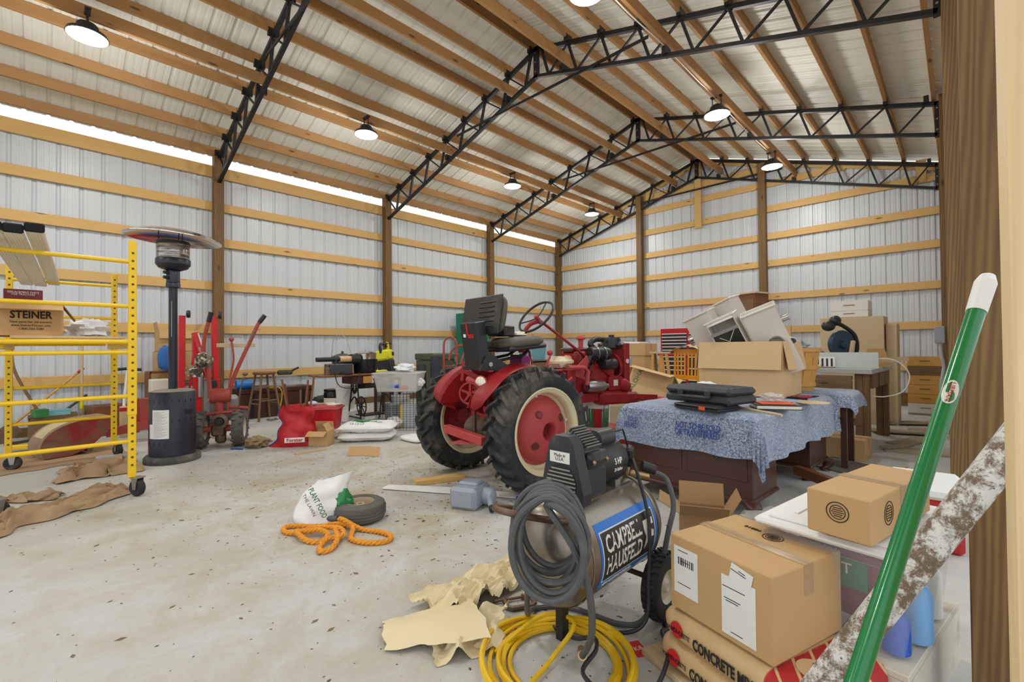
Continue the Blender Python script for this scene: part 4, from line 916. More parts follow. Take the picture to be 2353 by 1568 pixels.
# ================================================================ desk under a moving blanket, and what stands on it
DZ = .655
D_ = thing('desk', 'dark wooden desk with carved legs, covered by a blue moving blanket', 'desk', (-1.36, 4.03, 0), R(-3))
mb = MB(); mb.box((0, 0, DZ-.015), (.94, 1.74, .03), ch=.008); mb.build('desk_top', darkwood, D_, False)
for y0, y1, nm in ((-.86, -.42, 'front_pedestal'), (.38, .86, 'back_pedestal')):
    mb = MB(); mb.box((0, (y0+y1)/2, .37), (.9, y1-y0, .54), ch=.004); pd = mb.build(nm, darkwood, D_, False)
    mb = MB(); mb.box((0, (y0+y1)/2, .113), (.93, y1-y0+.03, .03), ch=.01); mb.build('base_moulding', darkwood, pd)
    if y0 < 0:
        for k in range(2): mb = MB(); mb.box((-.22+.44*k, y0-.003, .41), (.40, .008, .34), ch=.003); mb.build('drawer_front', brownwood if False else darkwood, pd, False)
        for k in range(2): mb = MB(); mb.tube([(-.27+.44*k, y0-.008, .43), (-.22+.44*k, y0-.02, .35), (-.17+.44*k, y0-.008, .43)], .003, 6); mb.build('drawer_pull', MATS['brass'], pd)
mb = MB(); mb.box((0, -.02, .56), (.88, .82, .13)); mb.build('kneehole_drawer', darkwood, D_, False)
leg = MB()
for k in range(1): pass
def cab(sx, sy):
    m_ = MB(); m_.tube(smooth_path([(0, 0, .2), (sx*.035, sy*.03, .15), (sx*.03, sy*.02, .08), (sx*.005, sy*.005, .03), (sx*.02, sy*.02, .0)], 5), .03, 10, rs=None)
    m_ = MB(); P0 = smooth_path([(0, 0, .2), (sx*.03, sy*.03, .155), (sx*.028, sy*.026, .09), (sx*.006, sy*.006, .035), (sx*.022, sy*.022, .004)], 5)
    m_.tube(P0, .03, 10, rs=[.046-.028*(i/(len(P0)-1)) if i < len(P0)*.75 else .022+.012*((i/(len(P0)-1)-.75)/.25) for i in range(len(P0))]); return m_
for sx, sy, x, y in ((1, -1, .42, -.83), (-1, -1, -.42, -.83), (1, 1, .42, .83), (-1, 1, -.42, .83), (1, -1, .40, .42), (-1, -1, -.4, .42)):
    o = cab(sx, sy).build('leg', darkwood, D_); o.location = (x, y, 0); o.scale = (1.25, 1.25, .56)
for k, (x, y) in enumerate(((.42, -.83),)):
    for q in range(2):
        mb = MB(); mb.tube([(x+.03+(.028-.004*i*.5)*cos(i*.7)*(1-i/14), y-.062, .085-.035*q+(.028)*sin(i*.7)*(1-i/14)) for i in range(14)], .005, 5); mb.build('carved_scroll', darkwood, D_)
mb = MB(); mb.box((.2, .05, .13), (.06, .5, .07), (0, 0, R(50)), ch=.006); tag(place(mb.build('timber_offcut', brownwood, None, False), (-.95, 3.95, 0)), 'broken dark wooden rail lying under the desk', 'timber')
# moving blanket
blm, nt, bs = newmat('moving_blanket')
v = coords(nt, rand=False); n1 = noise_t(nt, v, 85, 3, .7); n2 = noise_t(nt, v, 150, 2, .6); n3 = noise_t(nt, v, 5, 4)
c_ = mixc(nt, ramp(nt, n1, .36, .62), rgb(62, 86, 126), rgb(166, 178, 194))
c_ = mixc(nt, ramp(nt, n2, .58, .68), c_, rgb(226, 226, 222)); c_ = mixc(nt, ramp(nt, n2, .28, .36, (1, 1, 1, 1), (0, 0, 0, 1)), c_, rgb(40, 50, 76))
c_ = mixc(nt, mixc(nt, .6, (0, 0, 0, 1), ramp(nt, n3, .45, .75)), c_, rgb(128, 148, 178))
nt.links.new(c_, bs.inputs['Base Color']); bs.inputs['Roughness'].default_value = .95; bs.inputs['Sheen Weight'].default_value = .3
bump(nt, bs, n1, .35, .01)
def drape(L, W, z0, ov, seed, fold=.03, thick=.006):
    """cloth over a box top L x W at height z0 with overhang function ov(side params)"""
    def f(u, v):
        x = -L/2-ov[0]+(L+ov[0]+ov[1])*u; y = -W/2-ov[2]+(W+ov[2]+ov[3])*v
        cx, cy = max(-L/2, min(L/2, x)), max(-W/2, min(W/2, y)); dx, dy = x-cx, y-cy; d = math.hypot(dx, dy)
        if d < 1e-6:
            e = min(L/2-abs(x), W/2-abs(y)); return (x, y, z0+.004+.005*noise.noise(Vector((x*6, y*6, seed)))-(.012*(1-e/.03) if e < .03 else 0))
        ux, uy = dx/d, dy/d; t = (cx*uy-cy*ux)*7+seed
        out = .018+fold*(d/.3)*(.5+.5*sin(t*2.3+1.5*noise.noise(Vector((cx*3, cy*3, seed)))))+(.03*min(1, d/.1) if dx and dy else 0)
        dd = d*(1+.12*noise.noise(Vector((cx*2.5, cy*2.5, seed+5))))
        return (cx+ux*out, cy+uy*out, z0-.012-dd*.97)
    return f
B = thing('moving_blanket', 'speckled blue and grey moving blanket draped over the desk', 'blanket', (-1.36, 4.03, 0), R(-3))
mb = MB(); fdr = drape(.96, 1.76, DZ+.012, (.2, .31, .27, .1), 3.0); mb.sheet(fdr, 64, 84, .005); mb.build('cloth', blm, B)
binkm = plain('blue_ink', rgb(40, 66, 138), .9)
text_mb('NOT TO BE SOLD', .062, binkm, 'lettering', B, (.13, -.935, .565), (R(82), 0, 0), width=.31, bold=.001)
text_mb('OR TRANSFERRED', .062, binkm, 'lettering', B, (.13, -.945, .52), (R(82), 0, 0), width=.31, bold=.001)
text_mb('SOLD', .055, binkm, 'lettering', B, (-.37, -.935, .565), (R(82), 0, R(-6)), width=.09)
text_mb('FERRED', .055, binkm, 'lettering', B, (-.38, -.945, .52), (R(82), 0, R(-6)), width=.12)
# tool cases
def toolcase(name, label, dims, loc, rz, mat, latch=True):
    L, W, Hh = dims; t = thing(name, label, 'tool case', loc, rz)
    mb = MB(); mb.box((0, 0, Hh*.27), (L, W, Hh*.5), ch=.018); mb.build('base', mat, t)
    mb = MB(); mb.box((0, 0, Hh*.76), (L, W, Hh*.46), ch=.022); ldd = mb.build('lid', mat, t)
    for k in range(4): mb = MB(); mb.box((0, -W*.3+W*.2*k, Hh*.99), (L*.86, W*.07, .008), ch=.003); mb.build('lid_rib', mat, ldd)
    if latch:
        for s_ in (-.22, .2): mb = MB(); mb.box((s_*L, -W/2-.004, Hh*.58), (L*.09, .02, Hh*.5), ch=.006); mb.build('latch', mat, t)
        mb = MB(); mb.tube([(-.12, -W/2, Hh*.42), (-.11, -W/2-.03, Hh*.42), (.11, -W/2-.03, Hh*.42), (.12, -W/2, Hh*.42)], .01, 8); mb.build('handle', mat, t)
    return t
casem = plain('scuffed_black', rgb(52, 54, 58), .5, 0, .15, 8, rgb(110, 108, 102), .25)
t = toolcase('tool_case', 'flat black plastic case with an orange sticker under the bigger tool case', (.36, .24, .035), (-1.27, 3.22, DZ+.022), R(-16), blackp, False)
mb = MB(); mb.box((.06, -.121, .018), (.05, .002, .022)); mb.build('sticker', MATS['orange_plastic'], t, False)
toolcase('tool_case', 'large ribbed black plastic tool case at the front of the blanket', (.52, .33, .115), (-1.30, 3.36, DZ+.0575), R(-14), casem)
t = thing('binder', 'black binder with papers and an orange folder on the blanket', 'binder', (-.93, 3.56, DZ+.021), R(30))
for z, m_, s_ in ((.012, offwhite, 1), (.027, blackp, 1.02), (.034, MATS['orange_plastic'], .8), (.0, blackp, 1.04)):
    mb = MB(); mb.box((0, 0, z+.004), (.27*s_, .2*s_, .02 if m_ is offwhite else .005), (0, 0, .05*z)); mb.build('cover' if m_ is blackp else 'pages', m_, t, False)
mb = MB(); crumple(mb, (0, 0, .03), (.08, .06, .03), .4, 7, floor=0); tag(place(mb.build('plastic_bag', clear('thin_plastic', rgb(232, 232, 228), .2, .45)), (-.96, 3.6, DZ+.064)), 'small clear plastic bag lying on the binder', 'bag')
mb = MB(); mb.cyl((-.79, 3.17, DZ+.029), (-1.16, 3.42, DZ+.029), .009, n=12); tag(mb.build('dowel', palewood), 'pale wooden dowel sticking over the blanket edge', 'dowel')
t = thing('snips', 'red handled metal snips lying on the blanket', 'snips', (-.90, 4.48, DZ+.028), R(60))
for s_ in (-1, 1): mb = MB(); mb.tube([(0, 0, 0), (-.06, s_*.02, 0), (-.17, s_*.025, 0)], .011, 8); mb.build('handle', redpl, t)
mb = MB(); mb.tube([(0, 0, 0), (.05, .004, 0), (.09, 0, 0)], .008, 6, rs=[.009, .008, .003]); mb.build('blades', black, t)
t = thing('pliers', 'black pliers beside the red snips', 'pliers', (-.93, 4.30, DZ+.026), R(-20))
for s_ in (-1, 1): mb = MB(); mb.tube([(.05, 0, 0), (0, s_*.004, 0), (-.1, s_*.022, 0)], .008, 6); mb.build('jaw', black, t)
mb = MB(); mb.cyl((-.81, 4.1, DZ+.0195), (-.81, 4.1, DZ+.024), .11, n=28); tag(mb.build('round_pad', palewood), 'thin round beige pad on the right edge of the blanket', 'pad')
mb = MB(); crumple(mb, (0, 0, .05), (.2, .14, .07), .35, 12, floor=0); tag(place(mb.build('cloth_bundle', plain('white_cloth', rgb(234, 234, 236), .9)), (-1.62, 4.02, DZ+.02)), 'white cloth bundle left of the big cardboard box', 'cloth')
# big carton full of light fixtures
BX = carton('cardboard_box', 'big open cardboard box full of metal light fixtures on the blanket', (.70, .52, .47), (-1.385, 4.52, DZ+.022), R(-2), card_light, 'open', flap=(262, 262, 262, 260), fl_len=.24)
fixm = plain('fixture_enamel', rgb(214, 206, 194), .35, 0, .05, 4, rgb(150, 140, 126), .2); fixin = plain('fixture_inside', rgb(236, 232, 222), .25)
def fixture(label, loc, rot, L=.62, W=.24, Hh=.17, open_front=False):
    t = thing('light_fixture', label, 'light fixture', loc, rot=rot, group='light fixtures in the box')
    for nm, c, d in (('side_panel', (-W/2, 0, L/2), (.006, Hh, L)), ('side_panel', (W/2, 0, L/2), (.006, Hh, L)), ('back_panel', (0, Hh/2, L/2), (W, .006, L))):
        mb = MB(); mb.box(c, d); mb.build(nm, fixm, t, False)
    if not open_front: mb = MB(); mb.box((0, -Hh/2, L*.5), (W, .006, L)); mb.build('front_panel', fixm, t, False)
    else:
        mb = MB(); mb.box((0, -Hh/2+.02, L*.58), (W*.96, .006, L*.42)); mb.build('glass', plain('dark_glass', rgb(44, 46, 42), .12), t, False)
        mb = MB(); mb.box((0, -Hh/2, L*.81), (W, .02, .03)); mb.build('crossbar', steel, t, False)
    mb = MB(); mb.box((0, 0, L-.03), (W, Hh, .006)); mb.build('inner_top', fixin, t, False)
    mb = MB(); mb.tube([(-W/2-.01, -Hh/2-.01, L), (W/2+.01, -Hh/2-.01, L), (W/2+.01, Hh/2+.01, L), (-W/2-.01, Hh/2+.01, L)], .009, 6, True); mb.build('rim', fixm, t)
    return t
def collar(t, c, ax_, r_=.05):
    mb = MB(); mb.lathe([(r_, 0), (r_, .055), (r_+.006, .058), (r_+.006, .065), (r_-.004, .065), (r_-.004, 0)], 24, c, ax_); mb.build('duct_collar', chrome, t)
z_ = DZ+.10
t = fixture('metal light fixture at the left of the box, with a duct collar on its side', (-1.57, 4.56, z_+.10), (R(14), R(-22), R(-4))); collar(t, (-.12, 0, .42), (-1, 0, 0))
t = fixture('metal light fixture standing highest, at the back of the box', (-1.42, 4.735, z_+.22), (R(14), R(-20), R(-16)), .62)
t = fixture('open metal light fixture with dark glass and a wire at the middle of the box', (-1.335, 4.45, z_+.05), (R(13), R(-22), R(2)), .62, .24, .15, True)
mb = MB(); mb.tube([(-.07, -.06, .46), (0, -.075, .40), (.08, -.06, .49)], .004, 5); mb.build('wire', offwhite, t)
t = fixture('wide metal light fixture at the right of the box, with a round collar in front', (-1.085, 4.56, z_+.13), (R(13), R(-22), R(12)), .60, .26, .2); collar(t, (0.03, -.1, .30), (0, -1, 0), .055); collar(t, (.13, 0, .45), (1, 0, 0), .03)
mb = MB(); mb.box((0, 0, 0), (.16, .08, .05), ch=.015); tag(place(mb.build('black_pouch', blackp), (-1.10, 4.55, DZ+.495), R(0)), 'black foam pad on the right corner of the big box', 'pad')
# bushel basket and second blanket
t = thing('basket', 'tapered wooden bushel basket behind the big cardboard box', 'basket', (-1.15, 5.07, DZ+.03), R(10))
for k in range(14):
    a = 2*pi*k/14; mb = MB(); mb.beam((.15*cos(a), .15*sin(a), 0), (.21*cos(a), .21*sin(a), .40), .075, .005, (cos(a), sin(a), 0)); mb.build('stave', honey, t, False)
for z, r_ in ((.06, .165), (.22, .19), (.385, .215)): mb = MB(); mb.lathe([(r_, -.018), (r_+.008, -.018), (r_+.008, .018), (r_, .018)], 24, (0, 0, z)); mb.build('hoop', honey, t)
t = thing('side_table', 'low dark side table under the second blanket behind the desk', 'table', (-1.02, 5.22, 0), R(0))
mb = MB(); mb.box((0, 0, .66), (.60, .44, .03)); mb.build('top', darkwood, t, False)
for sx in (-1, 1):
    for sy in (-1, 1): mb = MB(); mb.box((sx*.26, sy*.18, .325), (.045, .045, .65)); mb.build('leg', darkwood, t, False)
B2 = thing('moving_blanket', 'second folded blue blanket on the table behind the desk', 'blanket', (-1.02, 5.22, 0))
mb = MB(); mb.sheet(drape(.64, .50, .682, (.1, .14, .12, .1), 8.0), 30, 26, .006); mb.build('cloth', blm, B2)
# ================================================================ workbench and the back right corner
W_ = thing('workbench', 'heavy rough timber workbench with a grey top near the back corner', 'workbench', (-1.38, 6.62, 0), R(-2))
greytop = plain('grey_bench_top', rgb(176, 176, 170), .6, 0, .08, 4, rgb(146, 134, 112), .3)
mb = MB(); mb.box((0, 0, .835), (1.52, 1.40, .05), ch=.004); mb.build('bench_top', greytop, W_, False)
for k, (y0, z) in enumerate(((-.69, .765), (-.69, .715), (-.69, .665))): mb = MB(); mb.box((-.08, y0, z), (1.34, .05, .045), ch=.003); mb.build('apron_board', oldwood, W_, False)
for y0 in (-.42, 0, .35): mb = MB(); mb.box((0, y0, .73), (.035, .32, .15)); o = mb.build('apron_board', oldwood, W_, False); o.location = (.73, 0, 0)
for sx in (-1, 1):
    for sy in (-1, 1):
        lm_ = board_mesh(.81, .09, .05, treated); inst(lm_, 'leg', W_, (sx*.70, sy*.62, .405), (0, -pi/2, 0)); inst(board_mesh(.81, .05, .07, oldwood), 'leg_brace', W_, (sx*.70-sx*.062, sy*.62, .405), (0, -pi/2, 0))
mb = MB(); mb.box((0, -.45, .28), (1.3, .4, .025)); mb.build('lower_shelf', oldwood, W_, False)
BT = .861
def on(name, label, cat, x, y, rz=0, z=BT): return thing(name, label, cat, (x, y, z), rz)
t = on('mitre_saw', 'blue mitre saw with a black handle arm on the workbench', 'saw', -.98, 6.42, R(20))
bluem = plain('saw_blue', rgb(36, 62, 84), .4)
mb = MB(); mb.cyl((0, 0, 0), (0, 0, .05), .17, n=28); mb.build('turntable', steel, t)
mb = MB(); mb.lathe([(0, -.03), (.15, -.03), (.16, -.015), (.16, .015), (.15, .03), (0, .03)], 32, (0, 0, .26), (.55, -.84, 0)); mb.lathe([(0, 0), (.05, 0), (.045, .07), (0, .08)], 20, (0, 0, .25), (.55, -.84, 0)); mb.build('blade_guard', bluem, t)
mb = MB(); mb.tube(smooth_path([(.12, .1, .08), (.17, .1, .2), (.14, .06, .36), (.02, .0, .47), (-.06, -.03, .50)], 6), .022, 10); mb.build('arm', blackp, t)
mb = MB(); mb.blob((-.13, -.05, .47), (.07, .06, .06), 14, 10); mb.blob((-.06, -.03, .53), (.06, .06, .06), 14, 10); mb.build('motor_handle', blackp, t)
mb = MB(); mb.box((-.2, -.02, .12), (.04, .06, .12), (0, .3, 0), ch=.01); mb.tube([(-.2, -.02, .12), (-.1, 0, .11), (0, 0, .1)], .012, 6); mb.build('clamp_knob', blackp, t)
mb = MB(); mb.beam((.02, .1, .07), (.62, .32, .075), .03, .02); mb.build('fence_rail', steel, t, False)
mb = MB(); mb.sheet(lambda u, v: (-.62+.62*u, 0+.0*v+.02*sin(3*u), .17*v), 8, 3, .003); tag(place(mb.build('sheet_metal', plain('galvanised', rgb(196, 202, 198), .35, .5)), (-.62, 6.16, BT), R(12)), 'bent sheet of galvanised metal standing on the workbench', 'sheet metal')
t = on('vent_register', 'white slotted air vent at the near edge of the workbench', 'vent', -1.10, 6.07, R(10))
mb = MB(); mb.box((0, 0, .06), (.24, .05, .12), (R(-20), 0, 0), ch=.01); mb.build('frame', white, t)
for k in range(5): mb = MB(); mb.box((-.085+.042*k, -.028, .06), (.018, .004, .09), (R(-20), 0, 0)); mb.build('slot', black, t, False)
for i, (x, y, rz, L, lab) in enumerate(((-1.05, 6.28, R(15), .26, 'short stack board under the saw'), (-1.10, 6.30, R(-5), .3, 'lower stack board under the saw'))):
    mb = MB(); mb.box((0, 0, 0), (L, .1, .04), ch=.003); tag(place(mb.build('offcut', honey, None, False), (x, y, BT+.021+.041*(1-i)), rz), 'honey coloured wood offcut, '+lab, 'offcut')
mb = MB(); mb.cyl((-1.42, 6.02, BT+.02), (-1.1, 5.97, BT+.02), .018, n=14); tag(mb.build('paper_tube', plain('pale_yellow', rgb(222, 206, 142), .6)), 'pale yellow tube on the workbench edge', 'tube')
t = on('pull_saw', 'wooden carpenter handle tool standing by the sheet metal', 'tool', -.86, 6.24, R(14)); mb = MB(); mb.box((0, 0, .17), (.045, .03, .26), (0, R(8), 0), ch=.01); mb.build('handle', palewood, t); mb = MB(); mb.beam((.02, 0, .06), (.5, .1, .1), .02, .05); mb.build('blade', palewood, t, False)
mb = MB(); mb.prism([(-.13, 0), (.13, 0), (.08, .21), (-.07, .21)], 0, .22, Matrix.Rotation(pi/2, 4, 'X')); tag(place(mb.build('paper_sack', card, None, False), (-.72, 6.75, BT), R(10)), 'brown paper sack at the right end of the workbench', 'sack')
mb = MB(); crumple(mb, (0, 0, .11), (.22, .16, .12), .3, 21, floor=0); tag(place(mb.build('plastic_bag', plain('grey_poly', rgb(176, 180, 190), .5)), (-1.52, 6.42, BT+.12)), 'grey plastic bag with blue folds left of the saw', 'bag')
mb = MB(); crumple(mb, (0, 0, .07), (.24, .2, .08), .25, 23, floor=0); tag(place(mb.build('grey_sack', plain('grey_sack', rgb(158, 164, 166), .6)), (-1.5, 6.38, BT)), 'dull grey sack lying under the plastic bag on the workbench', 'sack')
mb = MB(); crumple(mb, (0, 0, .0), (.05, .04, .08), .3, 25); tag(place(mb.build('white_rag', white), (-1.36, 5.88, BT+.005)), 'white rag hanging over the near workbench edge', 'rag')
mb = MB(); mb.box((0, 0, .05), (.13, .07, .1), ch=.004); tag(place(mb.build('green_carton', plain('green_card', rgb(60, 140, 70), .6), None, False), (-1.20, 5.10, DZ+.40), R(5)), 'small green and white carton in the bushel basket', 'carton')
mb = MB(); mb.tube(smooth_path([(-.74, 6.2, BT+.1), (-.5, 6.2, BT+.09), (-.38, 6.2, BT-.05), (-.42, 6.15, .64), (-.55, 6.05, .58), (-.66, 6.0, .58)], 8), .0055, 8); tag(mb.build('white_cable', white), 'white cable curving off the right side of the workbench', 'cable')
mb = MB(); mb.box((0, 0, .12), (.19, .04, .26)); tag(place(mb.build('timber_offcut', card_light, None, False), (-1.62, 6.6, BT+.24)), 'upright board end rising above the workbench clutter', 'board')
# plywood cabinet with white hive boxes, hive stack, small things
t = thing('plywood_cabinet', 'pale plywood cabinet behind the workbench with white boxes on it', 'cabinet', (-1.12, 8.35, 0), R(0))
mb = MB(); mb.box((0, 0, .755), (.74, .5, 1.51), ch=.004); mb.build('carcass', palewood, t, False)
mb = MB(); mb.box((.44, .04, .70), (.12, .4, 1.40), ch=.003); mb.build('side_box', palewood, t, False)
def hive(label, dims, loc, rz, mat, group):
    L, W, Hh = dims; t = thing('hive_box', label, 'hive box', loc, rz, group)
    for nm, c, d in (('front_board', (0, -W/2, Hh/2), (L, .02, Hh-.003)), ('back_board', (0, W/2, Hh/2), (L, .02, Hh-.003)), ('end_board', (-L/2+.01, 0, Hh/2), (.02, W-.02, Hh-.003)), ('end_board', (L/2-.01, 0, Hh/2), (.02, W-.02, Hh-.003))):
        mb = MB(); mb.box(c, d, ch=.002); mb.build(nm, mat, t, False)
    mb = MB(); mb.box((0, -W/2-.0105, Hh*.55), (L*.3, .004, .014)); mb.build('hand_grip', oldwood if mat is not paintw2 else card_dark, t, False); return t
paintw2 = plain('white_box_paint', rgb(228, 224, 214), .6, 0, .04)
hive('lower white hive box on the plywood cabinet', (.44, .4, .09), (-1.14, 8.32, 1.511), 0, paintw2, 'white boxes on the cabinet'); hive('upper white hive box on the plywood cabinet', (.44, .4, .145), (-1.14, 8.32, 1.602), 0, paintw2, 'white boxes on the cabinet')
z = .03
mb = MB(); mb.box((0, 0, 0), (.42, .46, .03)); tag(place(mb.build('bottom_board', grayboard, None, False), (-.40, 9.85, .015)), 'grey bottom board under the hive stack', 'board')
for k, (hh, m_, lab) in enumerate(((.155, paintw2, 'white painted hive box at the bottom of the stack'), (.145, honey, 'honey wood hive box just above the white one'), (.145, honey, 'second honey wood hive box from below'), (.145, honey, 'middle honey wood hive box with a bright front'), (.145, oldwood, 'greyish hive box second from the top of the stack'), (.145, honey, 'topmost honey wood hive box of the stack'))):
    hive(lab, (.41, .46, hh), (-.405, 9.85, z), 0, m_, 'stack of hive boxes'); z += hh+.001
t = thing('electrical_box', 'grey electrical box with conduit on the wooden post', 'electrical box', (-.185, 7.97, 1.12))
mb = MB(); mb.box((0, -.0, .11), (.10, .07, .22), ch=.01); mb.build('cover', plain('grey_pvc', rgb(150, 154, 162), .5), t)
mb = MB(); mb.tube(smooth_path([(0, 0, 0), (.01, -.01, -.15), (.03, 0, -.3), (.0, -.01, -.55), (.01, 0, -.8)], 6), .018, 8); mb.build('conduit', plain('conduit_grey', rgb(176, 178, 182), .4), t)
# cardboard box and planks on the floor near the bench
t = carton('cardboard_box', 'flat cardboard carton with a red label beside the workbench leg', (.5, .3, .2), (-.90, 5.62, 0), R(-4), card)
mb = MB(); mb.box((-.18, -.151, .14), (.06, .002, .05)); mb.build('red_label', redink, t, False)
for i, (x, y, rz, L, w_, lab) in enumerate(((-.42, 6.9, 70, .62, .2, 'grey floor board nearest the hive stack'), (-.5, 7.5, 20, .7, .24, 'wide grey board lying before the hive stack'), (-.33, 6.3, 10, .55, .26, 'square grey board on the floor right of the workbench'), (-.5, 6.35, 62, .4, .09, 'narrow grey slat on the floor right of the workbench'), (-.25, 7.9, -10, .5, .15, 'grey board beside the far wooden post'), (-.52, 8.4, 35, .6, .22, 'pale board lying just in front of the hive stack'))):
    mb = MB(); mb.box((0, 0, 0), (L, w_, .018), ch=.002); tag(place(mb.build('floor_board', grayboard, None, False), (x, y, .0095+.019*(i % 2)), R(rz)), lab, 'board', 'loose boards on the floor')
mb = MB(); mb.box((0, 0, 0), (.66, .5, .008)); tag(place(mb.build('dark_mat', plain('dark_sheet', rgb(104, 98, 88), .8), None, False), (-.72, 5.1, .0045), R(-25)), 'dark flat sheet on the floor under the workbench end', 'sheet')
mb = MB(); mb.tube(smooth_path([(-.5, 5.2, .006), (-.44, 5.35, .006), (-.4, 5.3, .006), (-.36, 5.5, .006)], 6), .005, 6); tag(mb.build('extension_lead', yellow), 'short yellow cord on the floor near the far post', 'cord')
mb = MB(); crumple(mb, (0, 0, .06), (.26, .2, .07), .35, 31, floor=0.0); tag(place(mb.build('plastic_sheet', clear('milky_plastic', rgb(214, 214, 208), .35, .7)), (-.72, 3.05, 0)), 'milky plastic sheet on the floor under the blanket corner', 'plastic sheet')
# ================================================================ scaffold with its load
SC = thing('scaffold', 'yellow rolling scaffold with plywood deck at the left edge', 'scaffold', (0, 0, 0))
ydark = plain('hole_dark', rgb(96, 74, 10), .7)
hm_ = MB(); hm_.cyl((0, 0, -.0006), (0, 0, .0006), .009, n=10); hole_me2 = hm_.mesh('pin_hole', ydark)
tyre = MB(); tyre.lathe([(.03, -.02), (.055, -.022), (.064, -.014), (.064, .014), (.055, .022), (.03, .02)], 22, (0, 0, 0), (1, 0, 0)); tyre.cyl((-.02, 0, 0), (.02, 0, 0), .03, n=14); cast_me = tyre.mesh('caster_wheel', rubber)
fk = MB()
for s_ in (-1, 1): fk.prism([(-.028, .075), (.03, .075), (.016, -.012), (-.012, -.012)], s_*.026-.002, s_*.026+.002, Matrix(((0, 0, 1, 0), (1, 0, 0, 0), (0, 1, 0, 0), (0, 0, 0, 1))))
fk.box((0, 0, .077), (.07, .075, .006)); fork_me = fk.mesh('caster_fork', steel, False)
LEGS = [(-4.55, .482, 1.955), (-4.55, -.235, 1.955), (-6.40, .53, 1.925), (-6.40, -.22, 1.925)]
for i, (x, y, zt_) in enumerate(LEGS):
    mb = MB(); mb.box((x, y, (zt_+.145)/2), (.048, .048, zt_-.145), ch=.004); lg = mb.build('leg', yellow, SC, False)
    mb = MB(); mb.box((x, y, .98), (.054, .054, .72), ch=.004); mb.build('sleeve', yellow, lg, False)
    for k in range(28):
        z = .24+k*.06
        if z < zt_-.04: inst(hole_me2, 'pin_hole', lg, (x+(.0273 if .62 < z < 1.34 else .0246), y, z), (0, pi/2, 0))
    cs = inst(fork_me, 'caster', SC, (x+.03, y+.03, .066), (0, 0, [R(-60), R(30), R(-70), R(-20)][i])); inst(cast_me, 'caster_wheel', cs, (0, 0, 0))
for (a, b) in ((0, 1), (2, 3)):
    x = LEGS[a][0]
    for z in (1.795, 1.452, 1.10, .765, .42):
        mb = MB(); mb.cyl((x, LEGS[a][1], z), (x, LEGS[b][1], z), .0155, n=12); mb.build('rung', yellow, SC)
for y in (.49, -.2):
    mb = MB(); mb.box((-5.475, y, 1.165), (1.80, .035, .075), ch=.004); mb.build('side_rail', yellow, SC, False)
for x in (-4.585, -6.365): mb = MB(); mb.cyl((x+(.035 if x > -5 else 0), .46, 1.18), (x+(.035 if x > -5 else 0), -.2, 1.18), .017, n=12); mb.build('deck_bar', yellow, SC)
mb = MB(); mb.box((-5.475, .145, 1.212), (1.78, .60, .018), ch=.002); mb.build('plywood_deck', palewood, SC, False)
vinylw = plain('white_vinyl', rgb(226, 222, 208), .5, 0, .04); tagm = plain('black_bristle', rgb(26, 26, 26), .95, 0, .2, 40, None, 0, .8)
for k, (y, zz, lab) in enumerate(((-.01, .02, 'rightmost white ribbed plank with a black end lying across the scaffold top'), (-.105, .0, 'middle white ribbed plank with a black end lying across the scaffold top'), (-.20, .004, 'leftmost white ribbed plank with a black end at the picture edge'))):
    t = thing('vinyl_plank', lab, 'plank', (-5.45, y+.03, 1.835+zz), rot=(0, R(-2.6), R(-3)), group='white planks on the scaffold')
    mb = MB(); mb.box((0, 0, 0), (2.3, .088, .036), ch=.006)
    mb.build('plank_body', vinylw, t, False)
    for q in range(6): mb = MB(); mb.box((0, -.035+.014*q, -.0192), (2.28, .006, .004)); mb.build('rib', vinylw, t, False)
    mb = MB(); mb.box((1.152, 0, .012), (.02, .096, .062), ch=.016); mb.build('end_cap', tagm, t)
BX1 = carton('cardboard_box', 'open cardboard box printed STEINER on the scaffold deck', (.28, .36, .235), (-4.98, -.07, 1.222), 0, card, 'open', flap=(225, 238, 205, 200), fl_len=.13)
text_mb('STEINER', .075, ink, 'lettering', BX1, (.1412, .012, .155), RIGHT, width=.215, bold=.002)
text_mb("New parts for old tractors", .022, ink, 'lettering', BX1, (.1412, .012, .105), RIGHT, width=.21)
text_mb('www.SteinerTractor.com', .022, ink, 'lettering', BX1, (.1412, .012, .08), RIGHT, width=.2)
text_mb('1-800-234-3280', .022, ink, 'lettering', BX1, (.1412, .012, .055), RIGHT, width=.125)
t = thing('red_box', 'dark red printed box standing in the open STEINER box', 'box', (-5.0, -.10, 1.23), 0)
mb = MB(); mb.box((0, 0, .17), (.14, .2, .34), ch=.003); mb.build('carton', plain('dark_red_card', rgb(112, 26, 32), .5), t, False)
text_mb('REPLACEMENT PARTS\nFOR TRACTORS', .02, decal_white, 'lettering', t, (.0712, 0, .31), RIGHT, width=.16)
mb = MB(); crumple(mb, (0, 0, .075), (.17, .14, .085), .4, 41, floor=.0); tag(place(mb.build('plastic_bag', plain('white_poly', rgb(228, 230, 234), .5)), (-5.28, .27, 1.222)), 'crumpled white plastic bag beside the STEINER box', 'bag')
mb = MB(); crumple(mb, (0, 0, .06), (.10, .08, .07), .4, 43, floor=.0); tag(place(mb.build('plastic_bag', plain('grey_blue_poly', rgb(168, 176, 196), .5)), (-5.62, .35, 1.222)), 'grey plastic bag behind the white bag on the scaffold deck', 'bag')
